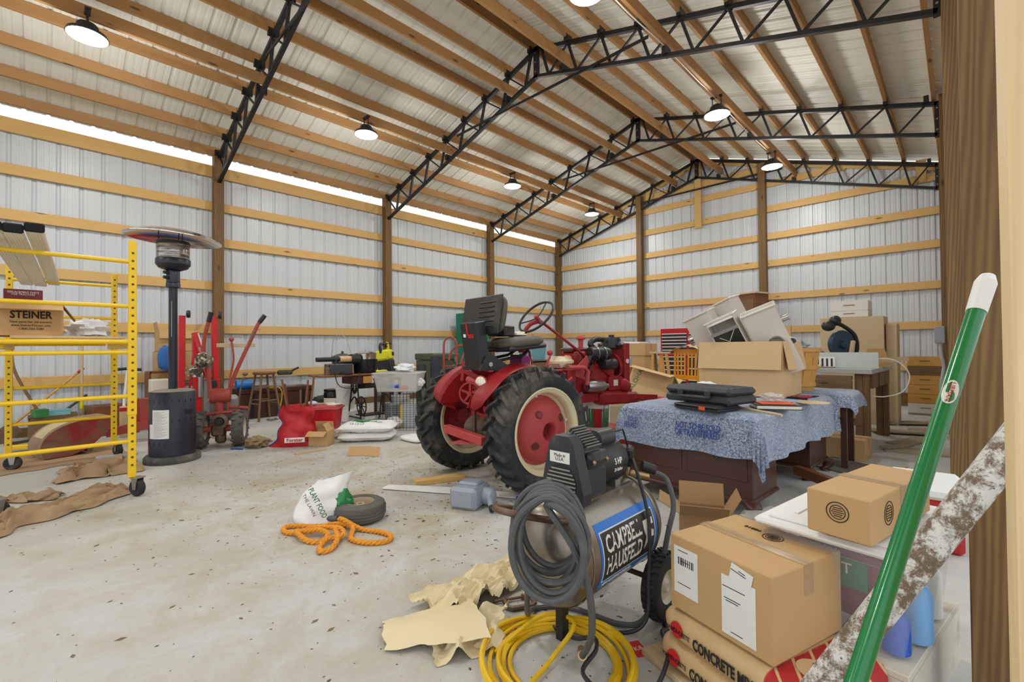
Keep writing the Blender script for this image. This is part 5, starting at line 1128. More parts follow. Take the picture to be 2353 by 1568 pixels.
# ================================================================ patio heater
navy = plain('heater_navy', rgb(32, 36, 50), .38, 0, .08, 4)
HT = thing('patio_heater', 'tall black patio heater with a round steel reflector', 'heater', (-5.716, .926, 0), R(0))
mb = MB(); mb.lathe([(0, .0), (.236, .0), (.24, .01), (.238, .05), (.222, .07), (0, .07)], 40); mb.build('base_ring', plain('dusty_black', rgb(70, 70, 70), .7, 0, .2, 8, rgb(120, 112, 96), .4), HT)
mb = MB(); mb.lathe([(.196, .07), (.196, .695), (.192, .70), (.15, .715), (0, .722)], 48); can = mb.build('tank_cover', navy, HT)
dustm = plain('dusty_top', rgb(150, 144, 128), .8)
mb = MB(); mb.lathe([(.19, .7012), (.15, .7165), (.03, .7235)], 40); mb.build('dusty_lid', dustm, can)
sl_ = MB(); sl_.box((0, 0, 0), (.0015, .009, .028)); slot_me = sl_.mesh('vent_slot', black, False)
for z in (.61, .42, .2):
    for k in range(22):
        a = 2*pi*k/22+.1
        if z == .42 and (a % (2*pi) > R(280) and a % (2*pi) < R(346)): continue
        inst(slot_me, 'vent_slot', can, (.1965*cos(a), .1965*sin(a), z), (0, 0, a))
def canpatch(nm, mat, a0, a1, z0, z1, off):
    mb = MB(); mb.grid(lambda u, v: ((.196+off)*cos(a0+(a1-a0)*u), (.196+off)*sin(a0+(a1-a0)*u), z0+(z1-z0)*v), 8, 1); return mb.build(nm, mat, can)
canpatch('hand_slot', black, R(20), R(44), .475, .52, .0012)
lb = canpatch('instruction_label', white, R(-63), R(-18), .25, .53, .0012); mb = MB()
for k in range(22):
    z = .265+k*.0115; mb.grid(lambda u, v: (.198*cos(R(-59)+R(38)*u*(.6+.4*((k*7) % 5)/4)), .198*sin(R(-59)+R(38)*u*(.6+.4*((k*7) % 5)/4)), z+.003*v), 6, 1)
mb.build('print', plain('grey_ink', rgb(150, 150, 150), .8), lb, False, kind='stuff')
canpatch('instruction_label', white, R(-76), R(-63), .25, .39, .0012)
mb = MB(); mb.cyl((0, 0, .715), (0, 0, 1.77), .038, n=24); pole = mb.build('pole', navy, HT)
mb = MB(); mb.box((.034, -.018, 1.43), (.01, .002, .36), (0, 0, R(0))); o = mb.build('scale_label', white, pole, False)
mb = MB(); mb.lathe([(.04, 1.745), (.062, 1.75), (.062, 1.79), (.054, 1.80), (.058, 1.80), (.058, 1.915), (.05, 1.93), (.07, 1.94)], 24); nk = mb.build('control_housing', navy, HT)
for z in (1.845, 1.895): mb = MB(); mb.cyl((.03, -.05, z), (.045, -.085, z), .016, n=12); mb.build('knob', blackp, nk)
mb = MB(); mb.lathe([(.07, 1.925), (.12, 1.945), (.142, 1.975), (.148, 1.98), (.148, 2.03), (.142, 2.04), (.13, 2.04)], 32); bn = mb.build('burner_bowl', navy, HT)
for k in range(26): a = 2*pi*k/26; mb = MB(); mb.beam((.085*cos(a), .085*sin(a), 1.9325), (.128*cos(a), .128*sin(a), 1.9535), .007, .004); mb.build('vent_slit', black, bn, False)
meshm, nt, bs = newmat('emitter_mesh'); bs.inputs['Metallic'].default_value = .9; bs.inputs['Roughness'].default_value = .25
nt.links.new(mixc(nt, ramp(nt, noise_t(nt, coords(nt, (3, 3, 40), False), 2, 3), .35, .65), rgb(92, 88, 84), rgb(196, 190, 184)), bs.inputs['Base Color'])
mb = MB(); mb.lathe([(.135, 2.035), (.14, 2.06), (.14, 2.19), (.136, 2.20), (.0, 2.2)], 36); mb.build('emitter_screen', meshm, HT)
mb = MB(); mb.lathe([(.137, 2.19), (.143, 2.19), (.143, 2.215), (.137, 2.215)], 36); mb.build('emitter_rim', blackp, HT)
mb = MB(); mb.lathe([(.0, 2.335), (.1, 2.33), (.2, 2.315), (.3, 2.287), (.37, 2.258), (.404, 2.236), (.41, 2.238), (.41, 2.23), (.404, 2.229), (.37, 2.25), (.3, 2.279), (.2, 2.306), (.1, 2.321), (0, 2.326)], 56)
rf = mb.build('reflector', chrome, HT); rf.rotation_euler = (R(-2.5), R(1.5), 0); rf.location = (0, -.1, 0)
for k in range(3): a = 2*pi*k/3+.5; mb = MB(); mb.cyl((.12*cos(a), .12*sin(a), 2.2), (.12*cos(a), .12*sin(a), 2.33), .005, n=6); mb.build('reflector_post', blackp, HT)
# ================================================================ rear-tine tiller, hood, hoist
oldred = plain('old_red', rgb(168, 70, 58), .6, 0, .18, 6, rgb(120, 74, 62), .35)
TL = thing('walk_behind_tractor', 'old red two-wheeled walk-behind tractor with long handlebars', 'garden tractor', (-6.13, 1.42, 0), R(0))
tw = MB(); tw.lathe([(.11, -.05), (.15, -.062), (.185, -.055), (.195, -.03), (.197, 0), (.195, .03), (.185, .055), (.15, .062), (.11, .05)], 28, (0, 0, 0), (1, 0, 0))
for i in range(15):
    for s_ in (-1, 1):
        a = 2*pi*(i+.5*(s_ > 0))/15; tw.box((s_*.03, .2*cos(a), .2*sin(a)), (.065, .022, .02), (a-pi/2, 0, -s_*.6))
tw_me = tw.mesh('wheel', plain('grey_tire', rgb(92, 90, 84), .8, 0, .15, 8, rgb(128, 118, 98), .35)); wd = MB(); wd.lathe([(0, .01), (.04, .02), (.06, 0), (.11, .01), (.115, .045)], 20, (0, 0, 0), (1, 0, 0)); wd_me = wd.mesh('wheel_disc', offwhite)
for p_, rz_ in (((.12, .19, .21), R(64)), ((-.02, -.17, .21), R(64))):
    w_ = inst(tw_me, 'wheel', TL, p_, (0, 0, rz_)); inst(wd_me, 'wheel_disc', w_)
mb = MB(); mb.cyl((-.02, -.17, .21), (.12, .19, .21), .035); mb.build('axle', oldred, TL)
mb = MB(); mb.box((.03, .0, .24), (.16, .14, .22), (0, 0, R(-20)), ch=.02); mb.box((.06, .01, .12), (.09, .1, .14), ch=.02); mb.lathe([(.05, 0), (.085, .02), (.085, .06), (.05, .07)], 18, (.1, -.0, .305), (.9, -.4, 0)); gbx = mb.build('gearbox', rust, TL)
mb = MB(); mb.cyl((.16, -.03, .305), (.163, -.031, .305), .04, n=18); mb.build('pto_hole', black, gbx)
mb = MB(); mb.lathe([(.075, -.1), (.085, -.08), (.085, .08), (.075, .1)], 18, (.0, .02, .58), (.35, .94, 0)); mb.box((.0, .01, .47), (.09, .08, .24), ch=.015); mb.build('column', oldred, TL)
mb = MB(); mb.box((-.22, .1, .42), (.3, .3, .28), (0, 0, R(-20)), ch=.03); mb.build('engine', plain('engine_grey', rgb(150, 150, 146), .5, .3, .15, 7, rgb(92, 82, 70), .35), TL)
mb = MB(); mb.tube(smooth_path([(.0, -.08, .56), (.0, -.09, .75), (.0, -.14, 1.05), (.02, -.14, 1.25), (.05, -.10, 1.46)], 5), .021, 10); hb = mb.build('handlebar', oldred, TL)
mb = MB(); mb.cyl((.045, -.105, 1.43), (.065, -.085, 1.54), .026); mb.build('grip', blackp, hb)
mb = MB(); mb.tube(smooth_path([(.02, .09, .52), (.02, .15, .78), (.02, .27, 1.08), (.02, .33, 1.22), (.03, .40, 1.40), (.04, .45, 1.48)], 5), .021, 10); hb = mb.build('handlebar', oldred, TL)
mb = MB(); mb.cyl((.037, .42, 1.44), (.05, .48, 1.53), .026); mb.build('grip', blackp, hb)
mb = MB(); mb.tube(smooth_path([(.06, .08, .4), (.06, .1, .75), (.06, .14, 1.0), (.05, .12, 1.22)], 5), .011, 8); mb.blob((.05, .12, 1.235), (.028, .028, .028)); mb.build('gear_lever', oldred, TL)
mb = MB(); mb.tube(smooth_path([(.12, .17, .26), (.12, .18, .5), (.12, .2, .68), (.12, .24, .80)], 5), .008, 8); mb.blob((.12, .245, .825), (.026, .03, .022)); mb.build('clutch_lever', rust, TL)
mb = MB(); mb.cyl((-.02, -.14, .38), (.14, .19, .4), .02); mb.cyl((.05, .1, .45), (.14, .27, .43), .018); mb.build('cross_bar', oldred, TL)
mb = MB(); mb.box((0, 0, 0), (.03, .40, .045), ch=.003); tag(place(mb.build('wood_strip', palewood, None, False), (-6.12, 1.60, 1.165), R(0)), 'pale wood strip wedged across the handlebars', 'strip')
camo, nt, bs = newmat('camo_cloth'); v = coords(nt); n1 = noise_t(nt, v, 16, 4, .6); n2 = noise_t(nt, v, 30, 3)
nt.links.new(mixc(nt, ramp(nt, n2, .55, .62), mixc(nt, ramp(nt, n1, .45, .55), rgb(58, 54, 46), rgb(132, 120, 92)), rgb(206, 196, 182)), bs.inputs['Base Color']); bs.inputs['Roughness'].default_value = .9
t = thing('camo_cap', 'camouflage cap hanging on the left handlebar', 'cap', (-6.09, 1.27, .98), rot=(R(20), R(30), R(20)))
mb = MB(); mb.blob((0, 0, .02), (.085, .095, .10), 18, 12, .12, 3); mb.build('crown', camo, t)
mb = MB(); mb.sheet(lambda u, v: ((.04+.09*v)*cos(-pi*.9+pi*.8*u), -.02+(.06+.11*v)*sin(-pi*.9+pi*.8*u), -.05-.05*v), 12, 5, .004); mb.build('bill', camo, t)
# tiller hood lying on the floor
hoodm = plain('hood_red', rgb(148, 34, 34), .55, 0, .15, 5, rgb(122, 100, 80), .5); hoodtop = plain('dusty_hood', rgb(150, 124, 100), .8, 0, .15, 6, rgb(110, 72, 60), .35)
t = thing('tiller_hood', 'rounded red tiller hood covered in dirt, behind the scaffold', 'tiller hood', (-6.88, .24, 0), R(14))
t.scale = (.85, .76, .9)
P2 = [(-.36, .02), (-.40, .13), (-.36, .24), (-.26, .33), (-.1, .39), (.1, .42), (.34, .43)]
mb = MB(); P3 = smooth_path([(0, a, b) for a, b in P2], 4)
mb.sheet(lambda u, v: (-.22+.44*v, P3[min(int(u*(len(P3)-1)+.5), len(P3)-1)].y, P3[min(int(u*(len(P3)-1)+.5), len(P3)-1)].z), len(P3)-1, 6, .006); mb.build('curved_top', hoodtop, t)
for s_ in (-1, 1):
    mb = MB(); mb.prism([(p.y, p.z) for p in P3]+[(.3, .25), (.1, .08), (-.1, .02)], -.003, .003, Matrix.Translation((s_*.22, 0, 0)) @ Matrix(((0, 0, 1, 0), (1, 0, 0, 0), (0, 1, 0, 0), (0, 0, 0, 1)))); mb.build('side_plate', hoodm, t, False)
mb = MB(); mb.sheet(lambda u, v: (-.15+.3*v, P3[4+int(u*12)].y, P3[4+int(u*12)].z+.009), 12, 4, .001); mb.build('newspaper', plain('old_newsprint', rgb(196, 178, 136), .9), t)
mb = MB(); mb.cyl((-.24, .1, .06), (.24, .1, .06), .03); mb.build('tine_shaft', rust, t)
for k in range(6):
    mb = MB(); mb.tube([(-.2+.08*k, .1, .06), (-.2+.08*k, .02+.1*(k % 2), .12), (-.17+.08*k, -.06+.2*(k % 2), .07)], .012, 6); mb.build('tine', rust, t)
# engine hoist
hred = plain('hoist_red', rgb(206, 26, 30), .35, 0, .08)
EH = thing('engine_hoist', 'bright red folding engine hoist with legs folded up, behind the walk-behind tractor', 'hoist', (-7.2, 1.45, 0), 0)
for y0, y1, z1 in ((-.2, -.19, 1.56), (.21, .165, 1.56)):
    mb = MB(); mb.beam((0, y0, .08), (0, y1, z1), .07, .07, (1, 0, 0), ch=.004); lg = mb.build('folding_leg', hred, EH, False)
    mb = MB(); mb.lathe([(.0, -.02), (.045, -.02), (.05, 0), (.045, .02), (0, .02)], 20, (.05, y1+.06, z1+.02), (.3, 1, 0)); mb.build('leg_caster', blackp, lg)
mb = MB(); mb.beam((.02, -.02, .1), (.05, -.05, 1.3), .08, .08, (1, 0, 0), ch=.004); mb.build('mast', hred, EH, False)
mb = MB(); mb.beam((.05, -.06, 1.34), (.12, .08, .75), .07, .075, (1, 0, 0), ch=.004); bm = mb.build('boom', hred, EH, False)
mb = MB(); mb.beam((.092, -.035, 1.33), (.13, .02, 1.1), .01, .05, (1, 0, 0)); mb.build('white_label', white, bm, False)
mb = MB(); mb.cyl((.08, .0, .5), (.1, .0, 1.0), .035); mb.cyl((.1, .0, 1.0), (.1, -.02, 1.15), .018); mb.build('hydraulic_ram', steel, EH)
mb = MB(); mb.beam((-.02, -.13, .3), (.03, -.06, 1.2), .02, .03, (1, 0, 0)); mb.build('brace', hred, EH, False)
mb = MB(); mb.beam((0, -.35, .06), (0, .35, .06), .08, .08, ch=.004); mb.build('base', hred, EH, False)
mb = MB(); mb.box((.11, .13, .66), (.06, .09, .1), (.2, 0, 0), ch=.01); mb.build('boom_end', blackp, EH)
# low shelf with cartons by the left wall
t = thing('low_shelf', 'low dark wooden shelf against the left wall behind the heater', 'shelf', (-8.28, 1.36, 0), 0)
for z in (.05, .42, .60, .80): mb = MB(); mb.box((0, 0, z), (.4, .62, .025)); mb.build('shelf_board', brownwood, t, False)
for y in (-.31, .31): mb = MB(); mb.box((0, y, .405), (.4, .025, .81)); mb.build('side_board', brownwood, t, False)
carton('cardboard_box', 'lower cardboard box on the low shelf by the left wall', (.36, .50, .28), (-8.28, 1.38, .814), 0, card)
t = carton('cardboard_box', 'upper open cardboard box on the low shelf by the left wall', (.34, .48, .30), (-8.28, 1.39, 1.096), 0, card, 'open', flap=(100, 110, 240, 250), fl_len=.12)
mb = MB(); pillow(mb, .12, .3, .34, .5, .5, .05, 3); tag(place(mb.build('blue_bag', plain('blue_bag', rgb(40, 104, 176), .5)), (-8.0, 1.27, 1.0)), 'blue and white plastic bag in front of the stacked cartons', 'bag')
mb = MB(); mb.box((0, 0, .37), (.26, .2, .74), ch=.01); tag(place(mb.build('white_case', offwhite, None, True), (-7.4, 1.06, 0)), 'off-white plastic case standing behind the heater base', 'case')
# ================================================================ middle left: stool, trunk, sacks, sewing table, buckets
t = thing('bar_stool', 'round-topped wooden stool beside the dark trunk', 'stool', (-7.93, 2.47, 0), R(10))
mb = MB(); mb.lathe([(0, .715), (.15, .715), (.165, .725), (.168, .745), (.16, .757), (0, .757)], 28); mb.build('seat', brownwood, t)
lp_ = [(.115, .115), (-.115, .115), (-.115, -.115), (.115, -.115)]
for x, y in lp_: mb = MB(); mb.cyl((x*1.55, y*1.55, 0), (x*.8, y*.8, .72), .019, .016, 10); mb.build('leg', oldwood, t)
for k in range(4):
    (x0, y0), (x1, y1) = lp_[k], lp_[(k+1) % 4]
    for z in (.26+.05*(k % 2), .48+.05*(k % 2)):
        s_ = 1.55-.75*z/.72; mb = MB(); mb.cyl((x0*s_, y0*s_, z), (x1*s_, y1*s_, z), .011, n=8); mb.build('rung', oldwood, t)
t = thing('trunk', 'long dark wooden trunk against the left wall', 'trunk', (-8.36, 2.75, 0), R(2))
mb = MB(); mb.box((0, 0, .2), (.42, 1.15, .4), ch=.006); mb.build('body', darkwood, t, False); mb = MB(); mb.box((0, 0, .44), (.44, 1.18, .075), ch=.01); mb.build('lid', darkwood, t, False)
for y in (-.4, .4): mb = MB(); mb.box((.214, y, .22), (.008, .05, .4)); mb.build('strap', black, t, False)
mb = MB(); mb.box((.216, 0, .34), (.012, .1, .08)); mb.build('lock_plate', rust, t, False)
t = thing('plastic_bin', 'clear plastic bin with tools on the trunk', 'bin', (-8.33, 2.92, .48), R(3)); mb = MB(); tote_shell(mb, .28, .36, .19); mb.build('tub', totem, t)
t = thing('drill', 'dark green drill lying on the clear bin', 'drill', (-8.33, 2.92, .665), R(80)); mb = MB(); mb.box((0, 0, .05), (.24, .09, .08), ch=.02); mb.build('body', plain('army_green', rgb(62, 72, 50), .6), t); mb = MB(); mb.beam((.08, 0, .06), (.22, 0, .13), .03, .03); mb.build('handle', blackp, t, False)
mb = MB(); mb.cyl((-8.28, 2.16, .545), (-8.28, 2.38, .545), .075, n=20); tag(mb.build('blue_canister', plain('blue_can', rgb(40, 124, 200), .4)), 'blue canister lying on the trunk behind the stool', 'canister')
carton('cardboard_box', 'small open cardboard tray on the left end of the trunk', (.22, .25, .06), (-8.40, 2.30, .479), R(5), card_light, 'open', flap=(None, None, None, None))
mb = MB(); mb.tube(smooth_path([(-8.14, 2.58, .485), (-8.08, 2.72, .49), (-8.06, 2.78, .4), (-8.06, 2.76, .2), (-8.07, 2.72, .02)], 6), .007, 6); tag(mb.build('yellow_cable', yellow), 'thin yellow cable hanging down the trunk front', 'cable')
for k in range(10):
    a = rnd.uniform(0, 6.3); x, y = -7.70+rnd.uniform(-.06, .1), 2.48+rnd.uniform(-.22, .28); mb = MB(); mb.box((0, 0, 0), (.05, .03, .02), (rnd.random(), rnd.random(), a)); tag(place(mb.build('metal_scrap', steel, None, False), (x, y, .016)), ['leftmost','long','small','bright','bent','dull','flat','stray','outer','rightmost'][k]+' shiny metal scrap in the heap at the stool legs', 'scrap', 'metal scraps by the stool')
# red sack with wooden stakes
fred = plain('red_sack', rgb(190, 28, 40), .5, 0, .1, 5, rgb(216, 100, 104), .22); fblue = plain('blue_hem', rgb(40, 60, 130), .6)
t = thing('red_sack', 'crumpled red sack printed Forster, filled with wooden stakes', 'sack', (-5.52, 2.07, 0), R(58))
def sackf(u, v):
    a = 2*pi*u; w_ = .20-.035*v+.025*sin(v*9)*.6; d_ = .11+.02*sin(v*7)
    fl_ = .10*max(0, 1-v/.22)**2
    cr = .018*noise.noise(Vector((cos(a)*2, sin(a)*2, v*6)))+.012*sin(14*v+3*cos(a))
    return ((w_+fl_+cr)*cos(a), (d_+cr)*sin(a), .002+.46*v+(.02*noise.noise(Vector((a, v, 2))) if v > .95 else 0))
mb = MB(); mb.grid(sackf, 40, 26); mb.grid(lambda u, v: (sackf(u, .999)[0]*(1-.1*v), sackf(u, .999)[1]*(1-.1*v), sackf(u, .999)[2]-.06*v), 40, 2); mb.build('cloth', fred, t)
mb = MB(); mb.tube([sackf(.5, v/14) for v in range(14)], .01, 6); mb.build('hem', fblue, t)
lb = MB(); lb.sheet(lambda u, v: (-.1+.21*u, -.155, .06+.055*v), 6, 2, .001); l_ = lb.build('label_patch', white, t); text_mb('Forster', .055, redink, 'lettering', t, (.005, -.160, .087), (pi/2, 0, 0), width=.17, bold=.001)
for k, (x, y, tx, L) in enumerate(((-.06, .02, -.12, .62), (.05, .0, .10, .66), (.09, .03, .03, .58), (.1, -.02, .12, .70), (-.02, -.03, -.2, .68), (.03, .04, .0, .55))):
    mb = MB(); L *= 1.12; mb.box((0, 0, L/2), (.02, .02, L)); o = mb.build('wooden_stake', brownwood, None, False); c2, s2 = cos(R(58)), sin(R(58))
    tag(place(o, (-5.52+c2*x-s2*y, 2.07+s2*x+c2*y, .02), rot=(tx*.4, tx, R(58))), ('short', 'tall leaning', 'thin', 'tallest', 'left leaning', 'rear')[k]+' square wooden stake sticking out of the red sack', 'stake', 'stakes in the red sack')
rbin = plain('red_tub', rgb(196, 22, 36), .4)
t = thing('red_tub', 'red plastic tub behind the red sack, with rope on it', 'tub', (-5.95, 2.52, 0), R(50)); mb = MB(); tote_shell(mb, .5, .36, .36); mb.build('tub', rbin, t)
mb = MB(); mb.box((0, 0, .35), (.53, .39, .03), ch=.01); mb.box((0, 0, .37), (.48, .33, .02), ch=.01); mb.build('lid', dustred, t)
mb = MB(); mb.tube(smooth_path([(.05, .1, .39), (.15, .05, .40), (.2, -.05, .39), (.12, -.1, .4), (.22, -.02, .395), (.24, .06, .39)], 5), .013, 6); tag(place(mb.build('cotton_rope', offwhite), (-5.95, 2.52, 0), R(50)), 'short piece of off-white rope on the red tub', 'rope')
mb = MB(); mb.blob((0, 0, .03), (.07, .06, .03)); tag(place(mb.build('cloth_pad', plain('blue_white_cloth', rgb(196, 204, 226), .9)), (-6.02, 2.45, .381)), 'pale blue cloth on the lid of the red tub', 'cloth')
carton('cardboard_box', 'small open cardboard box beside the red sack', (.22, .18, .17), (-5.32, 2.27, 0), R(40), card, 'open', flap=(205, 70, 215, 60), fl_len=.1)
# fertiliser bags
ferw = plain('white_sack', rgb(230, 230, 226), .5, 0, .05, 5, rgb(196, 190, 176), .22)
for k, (z, rz, lab, nums) in enumerate(((.06, R(52), 'lower white bag of lawn fertiliser on the floor', '6-12-12'), (.165, R(47), 'upper white bag of lawn fertiliser with a green panel', '13-13-13'))):
    t = thing('fertiliser_bag', lab, 'bag', (-5.22+.02*k, 2.80, z), rz, 'white fertiliser bags')
    mb = MB(); flatbag(mb, .66, .44, .115, 11+k); mb.build('sack', ferw, t)
    text_mb(nums, .05, greenpl, 'lettering', t, (-.1, -.165, .056), (R(32), 0, 0), width=.16)
    if k:
        mb = MB(); mb.sheet(lambda u, v: (-.2+.3*u, -.05+.2*v, .060+.004*sin(pi*v)), 6, 6, .001); gp_ = mb.build('green_panel', greenpl, t); text_mb('GRO', .06, decal_white, 'lettering', t, (-.03, .04, .0665), (0, 0, 0), width=.13)
        text_mb('LAWN', .05, ink, 'lettering', t, (.12, -.09, .060), (R(6), 0, 0), width=.13)
mb = MB(); mb.sheet(lambda u, v: (-.17+.34*u, -.02+.05*v, .0+.085*v+.01*sin(3*u)), 8, 3, .004); tag(place(mb.build('cardboard_scrap', card), (-4.44, 2.33, .002), R(38)), 'bent cardboard scrap in front of the fertiliser bags', 'cardboard')
mb = MB(); mb.box((0, 0, 0), (.32, .05, .015)); tag(place(mb.build('wood_strip', palewood, None, False), (-5.03, 2.03, .009), R(85)), 'thin wood slat lying in front of the red sack', 'slat')
mb = MB(); crumple(mb, (0, 0, .06), (.14, .11, .06), .3, 51, floor=0); tag(place(mb.build('plastic_bag', clear('bag_film', rgb(226, 222, 222), .3, .6)), (-5.55, 2.62, 0)), 'see-through plastic bag between the red tub and the fertiliser', 'bag')
mb = MB(); crumple(mb, (0, 0, .055), (.17, .13, .06), .4, 53, floor=0); tag(place(mb.build('work_gloves', plain('tan_canvas', rgb(150, 128, 94), .9)), (-5.78, 1.72, 0)), 'heap of brown canvas on the floor beside the garden tractor wheel', 'canvas')
mb = MB(); mb.tube(smooth_path([(-5.83, 1.47, .008), (-5.78, 1.52, .01), (-5.72, 1.56, .008)], 4), .009, 6); tag(mb.build('blue_strap', bluepl), 'small blue strap on the floor by the garden tractor tyre', 'strap')
# treadle sewing table
iron = plain('cast_iron', rgb(26, 26, 28), .5, .3)
ST = thing('sewing_table', 'old treadle sewing table with a wooden top and black iron legs', 'table', (-6.42, 3.25, 0), R(0))
mb = MB(); mb.box((0, -.1, .735), (.46, 1.02, .025), ch=.006); mb.build('table_top', brownwood, ST, False)
mb = MB(); mb.box((.02, .0, .66), (.36, .28, .12), ch=.004); dr = mb.build('drawer_case', darkwood, ST, False); mb = MB(); mb.box((.205, .08, .66), (.012, .14, .1), ch=.003); mb.build('drawer', honey, dr, False)
for y in (-.02, .5):
    for pts in ([(.12, y, .72), (.1, y, .5), (.16, y, .25), (.2, y, .03), (.24, y, .0)], [(-.12, y, .72), (-.1, y, .5), (-.16, y, .25), (-.2, y, .03), (-.24, y, .0)], [(.1, y, .55), (0, y, .45), (-.1, y, .55)], [(.14, y, .3), (0, y, .4), (-.14, y, .3)], [(.0, y, .72), (.05, y, .6), (0, y, .45), (-.05, y, .6), (0, y, .72)], [(.19, y, .1), (-.19, y, .1)]):
        mb = MB(); mb.tube(smooth_path(pts, 5), .011, 6); mb.build('iron_leg', iron, ST)
mb = MB(); mb.lathe([(.14, -.01), (.15, 0), (.14, .01), (.13, 0), (.14, -.01)], 24, (-.02, .1, .25), (0, 1, 0)); fw = mb.build('flywheel', iron, ST)
for k in range(4): a = k*pi/4; mb = MB(); mb.cyl((-.02+.135*cos(a), .1, .25+.135*sin(a)), (-.02-.135*cos(a), .1, .25-.135*sin(a)), .008, n=6); mb.build('spoke', iron, fw)
mb = MB(); mb.beam((.1, -.02, .56), (.1, .5, .56), .012, .07); nb = mb.build('name_bar', iron, ST, False); text_mb('SINGER', .06, rust, 'lettering', nb, (.108, .24, .56), RIGHT, width=.3)
mb = MB(); mb.box((0, .24, .12), (.26, .36, .015)); mb.build('treadle', iron, ST, False)
TT = .749
t = thing('grinder', 'dark bench tool with a cardboard roll lying on the sewing table', 'tool', (-6.40, 2.98, TT), R(90))
mb = MB(); mb.box((0, 0, .075), (.34, .2, .15), ch=.01); mb.build('case', plain('dark_grey_case', rgb(70, 72, 76), .5), t); mb = MB(); mb.cyl((-.33, -.02, .215), (.0, -.02, .215), .032, n=16); mb.build('roller', blackp, t); mb = MB(); mb.cyl((.17, -.02, .21), (.3, -.02, .21), .075, n=20); mb.build('wheel_guard', blackp, t); mb = MB(); mb.cyl((-.0, -.02, .215), (.18, -.02, .215), .045, n=18); mb.build('paper_roll', card_light, t)
t = thing('stock_pot', 'black enamel stock pot with a steel colander and lid on the sewing table', 'pot', (-6.45, 3.42, TT), 0)
mb = MB(); mb.lathe([(0, 0), (.16, 0), (.17, .02), (.175, .2), (.18, .205), (.172, .205), (.165, .02), (0, .012)], 28); mb.build('pot', plain('enamel_black', rgb(24, 26, 30), .25), t)
mb = MB(); mb.lathe([(.155, .19), (.16, .29), (.165, .295), (.15, .3), (.08, .325), (0, .33)], 28); mb.blob((0, 0, .345), (.014, .014, .014)); mb.build('colander', chrome, t)
t = thing('saucepan_lid', 'dark pan with a knobbed lid behind the bench tool', 'pan', (-6.58, 3.12, TT), 0); mb = MB(); mb.lathe([(0, 0), (.14, 0), (.15, .22), (.16, .25), (.06, .29), (0, .30)], 24); mb.blob((0, 0, .315), (.02, .02, .018)); mb.build('body', plain('dull_alloy', rgb(86, 86, 86), .4, .6), t); mb = MB(); mb.tube([(-.1, -.12, .26), (-.08, -.1, .5), (0, -.03, .62), (.06, .04, .5), (.1, .1, .26)], .006, 6); mb.build('wire_bail', steel, t)
mb = MB(); mb.lathe([(0, 0), (.045, 0), (.045, .09), (.025, .11), (.025, .13), (.035, .135), (.03, .15), (0, .15)], 16); tag(place(mb.build('metal_flask', rust), (-6.34, 2.79, TT)), 'small dark metal flask at the left end of the sewing table', 'flask')
mb = MB(); mb.lathe([(0, 0), (.1, 0), (.105, .012), (.06, .03), (0, .032)], 20); tag(place(mb.build('burner_ring', black), (-6.28, 3.02, TT)), 'black round burner ring at the front of the sewing table', 'burner')
mb = MB(); mb.tube(smooth_path([(-6.2, 2.86, .97), (-6.15, 2.80, .85), (-6.14, 2.85, .62), (-6.13, 3.02, .56), (-6.14, 3.14, .64), (-6.2, 3.2, .765)], 6), .006, 6); tag(mb.build('black_cable', blackp), 'black cable looping below the sewing table edge', 'cable')
# pressure washer
py_ = plain('washer_yellow', rgb(224, 220, 30), .4)
t = thing('pressure_washer', 'yellow and black pressure washer leaning against the wall post', 'pressure washer', (-7.05, 4.15, .62), R(35)); t.rotation_euler = (0, R(-8), R(35))
mb = MB(); mb.box((0, 0, .16), (.24, .25, .3), ch=.03); bd = mb.build('lower_body', blackp, t)
for k in range(3): mb = MB(); mb.box((.122, -.07+.07*k, .16), (.004, .008, .26)); mb.build('grille_line', steel, bd, False)
mb = MB(); mb.box((0, -.01, .38), (.24, .27, .18), ch=.03); up = mb.build('upper_body', py_, t); mb = MB(); mb.cyl((.12, .06, .39), (.132, .06, .39), .035, n=16); mb.build('dial', blackp, up)
mb = MB(); mb.tube([(0, -.13, .42), (0, -.14, .53), (0, -.1, .57), (0, .06, .57), (0, .1, .52)], .026, 8); mb.build('handle', blackp, t)
mb = MB(); mb.box((0, .17, .40), (.03, .05, .42)); mb.build('wand_holder', py_, t, False); mb = MB(); mb.cyl((0, .08, .585), (0, .32, .585), .016); mb.lathe([(0, -.03), (.06, -.03), (.06, .03), (0, .03)], 16, (0, .2, .14), (0, 1, 0)); mb.build('wand', blackp, t)
t = thing('stand_crate', 'dark wooden stand holding up the pressure washer', 'stand', (-7.05, 4.15, 0), R(35))
for x in (-.15, .15):
    for y in (-.15, .15): mb = MB(); mb.box((x, y, .29), (.04, .04, .58)); mb.build('leg', darkwood, t, False)
mb = MB(); mb.box((0, 0, .595), (.36, .36, .03)); mb.build('top', darkwood, t, False)
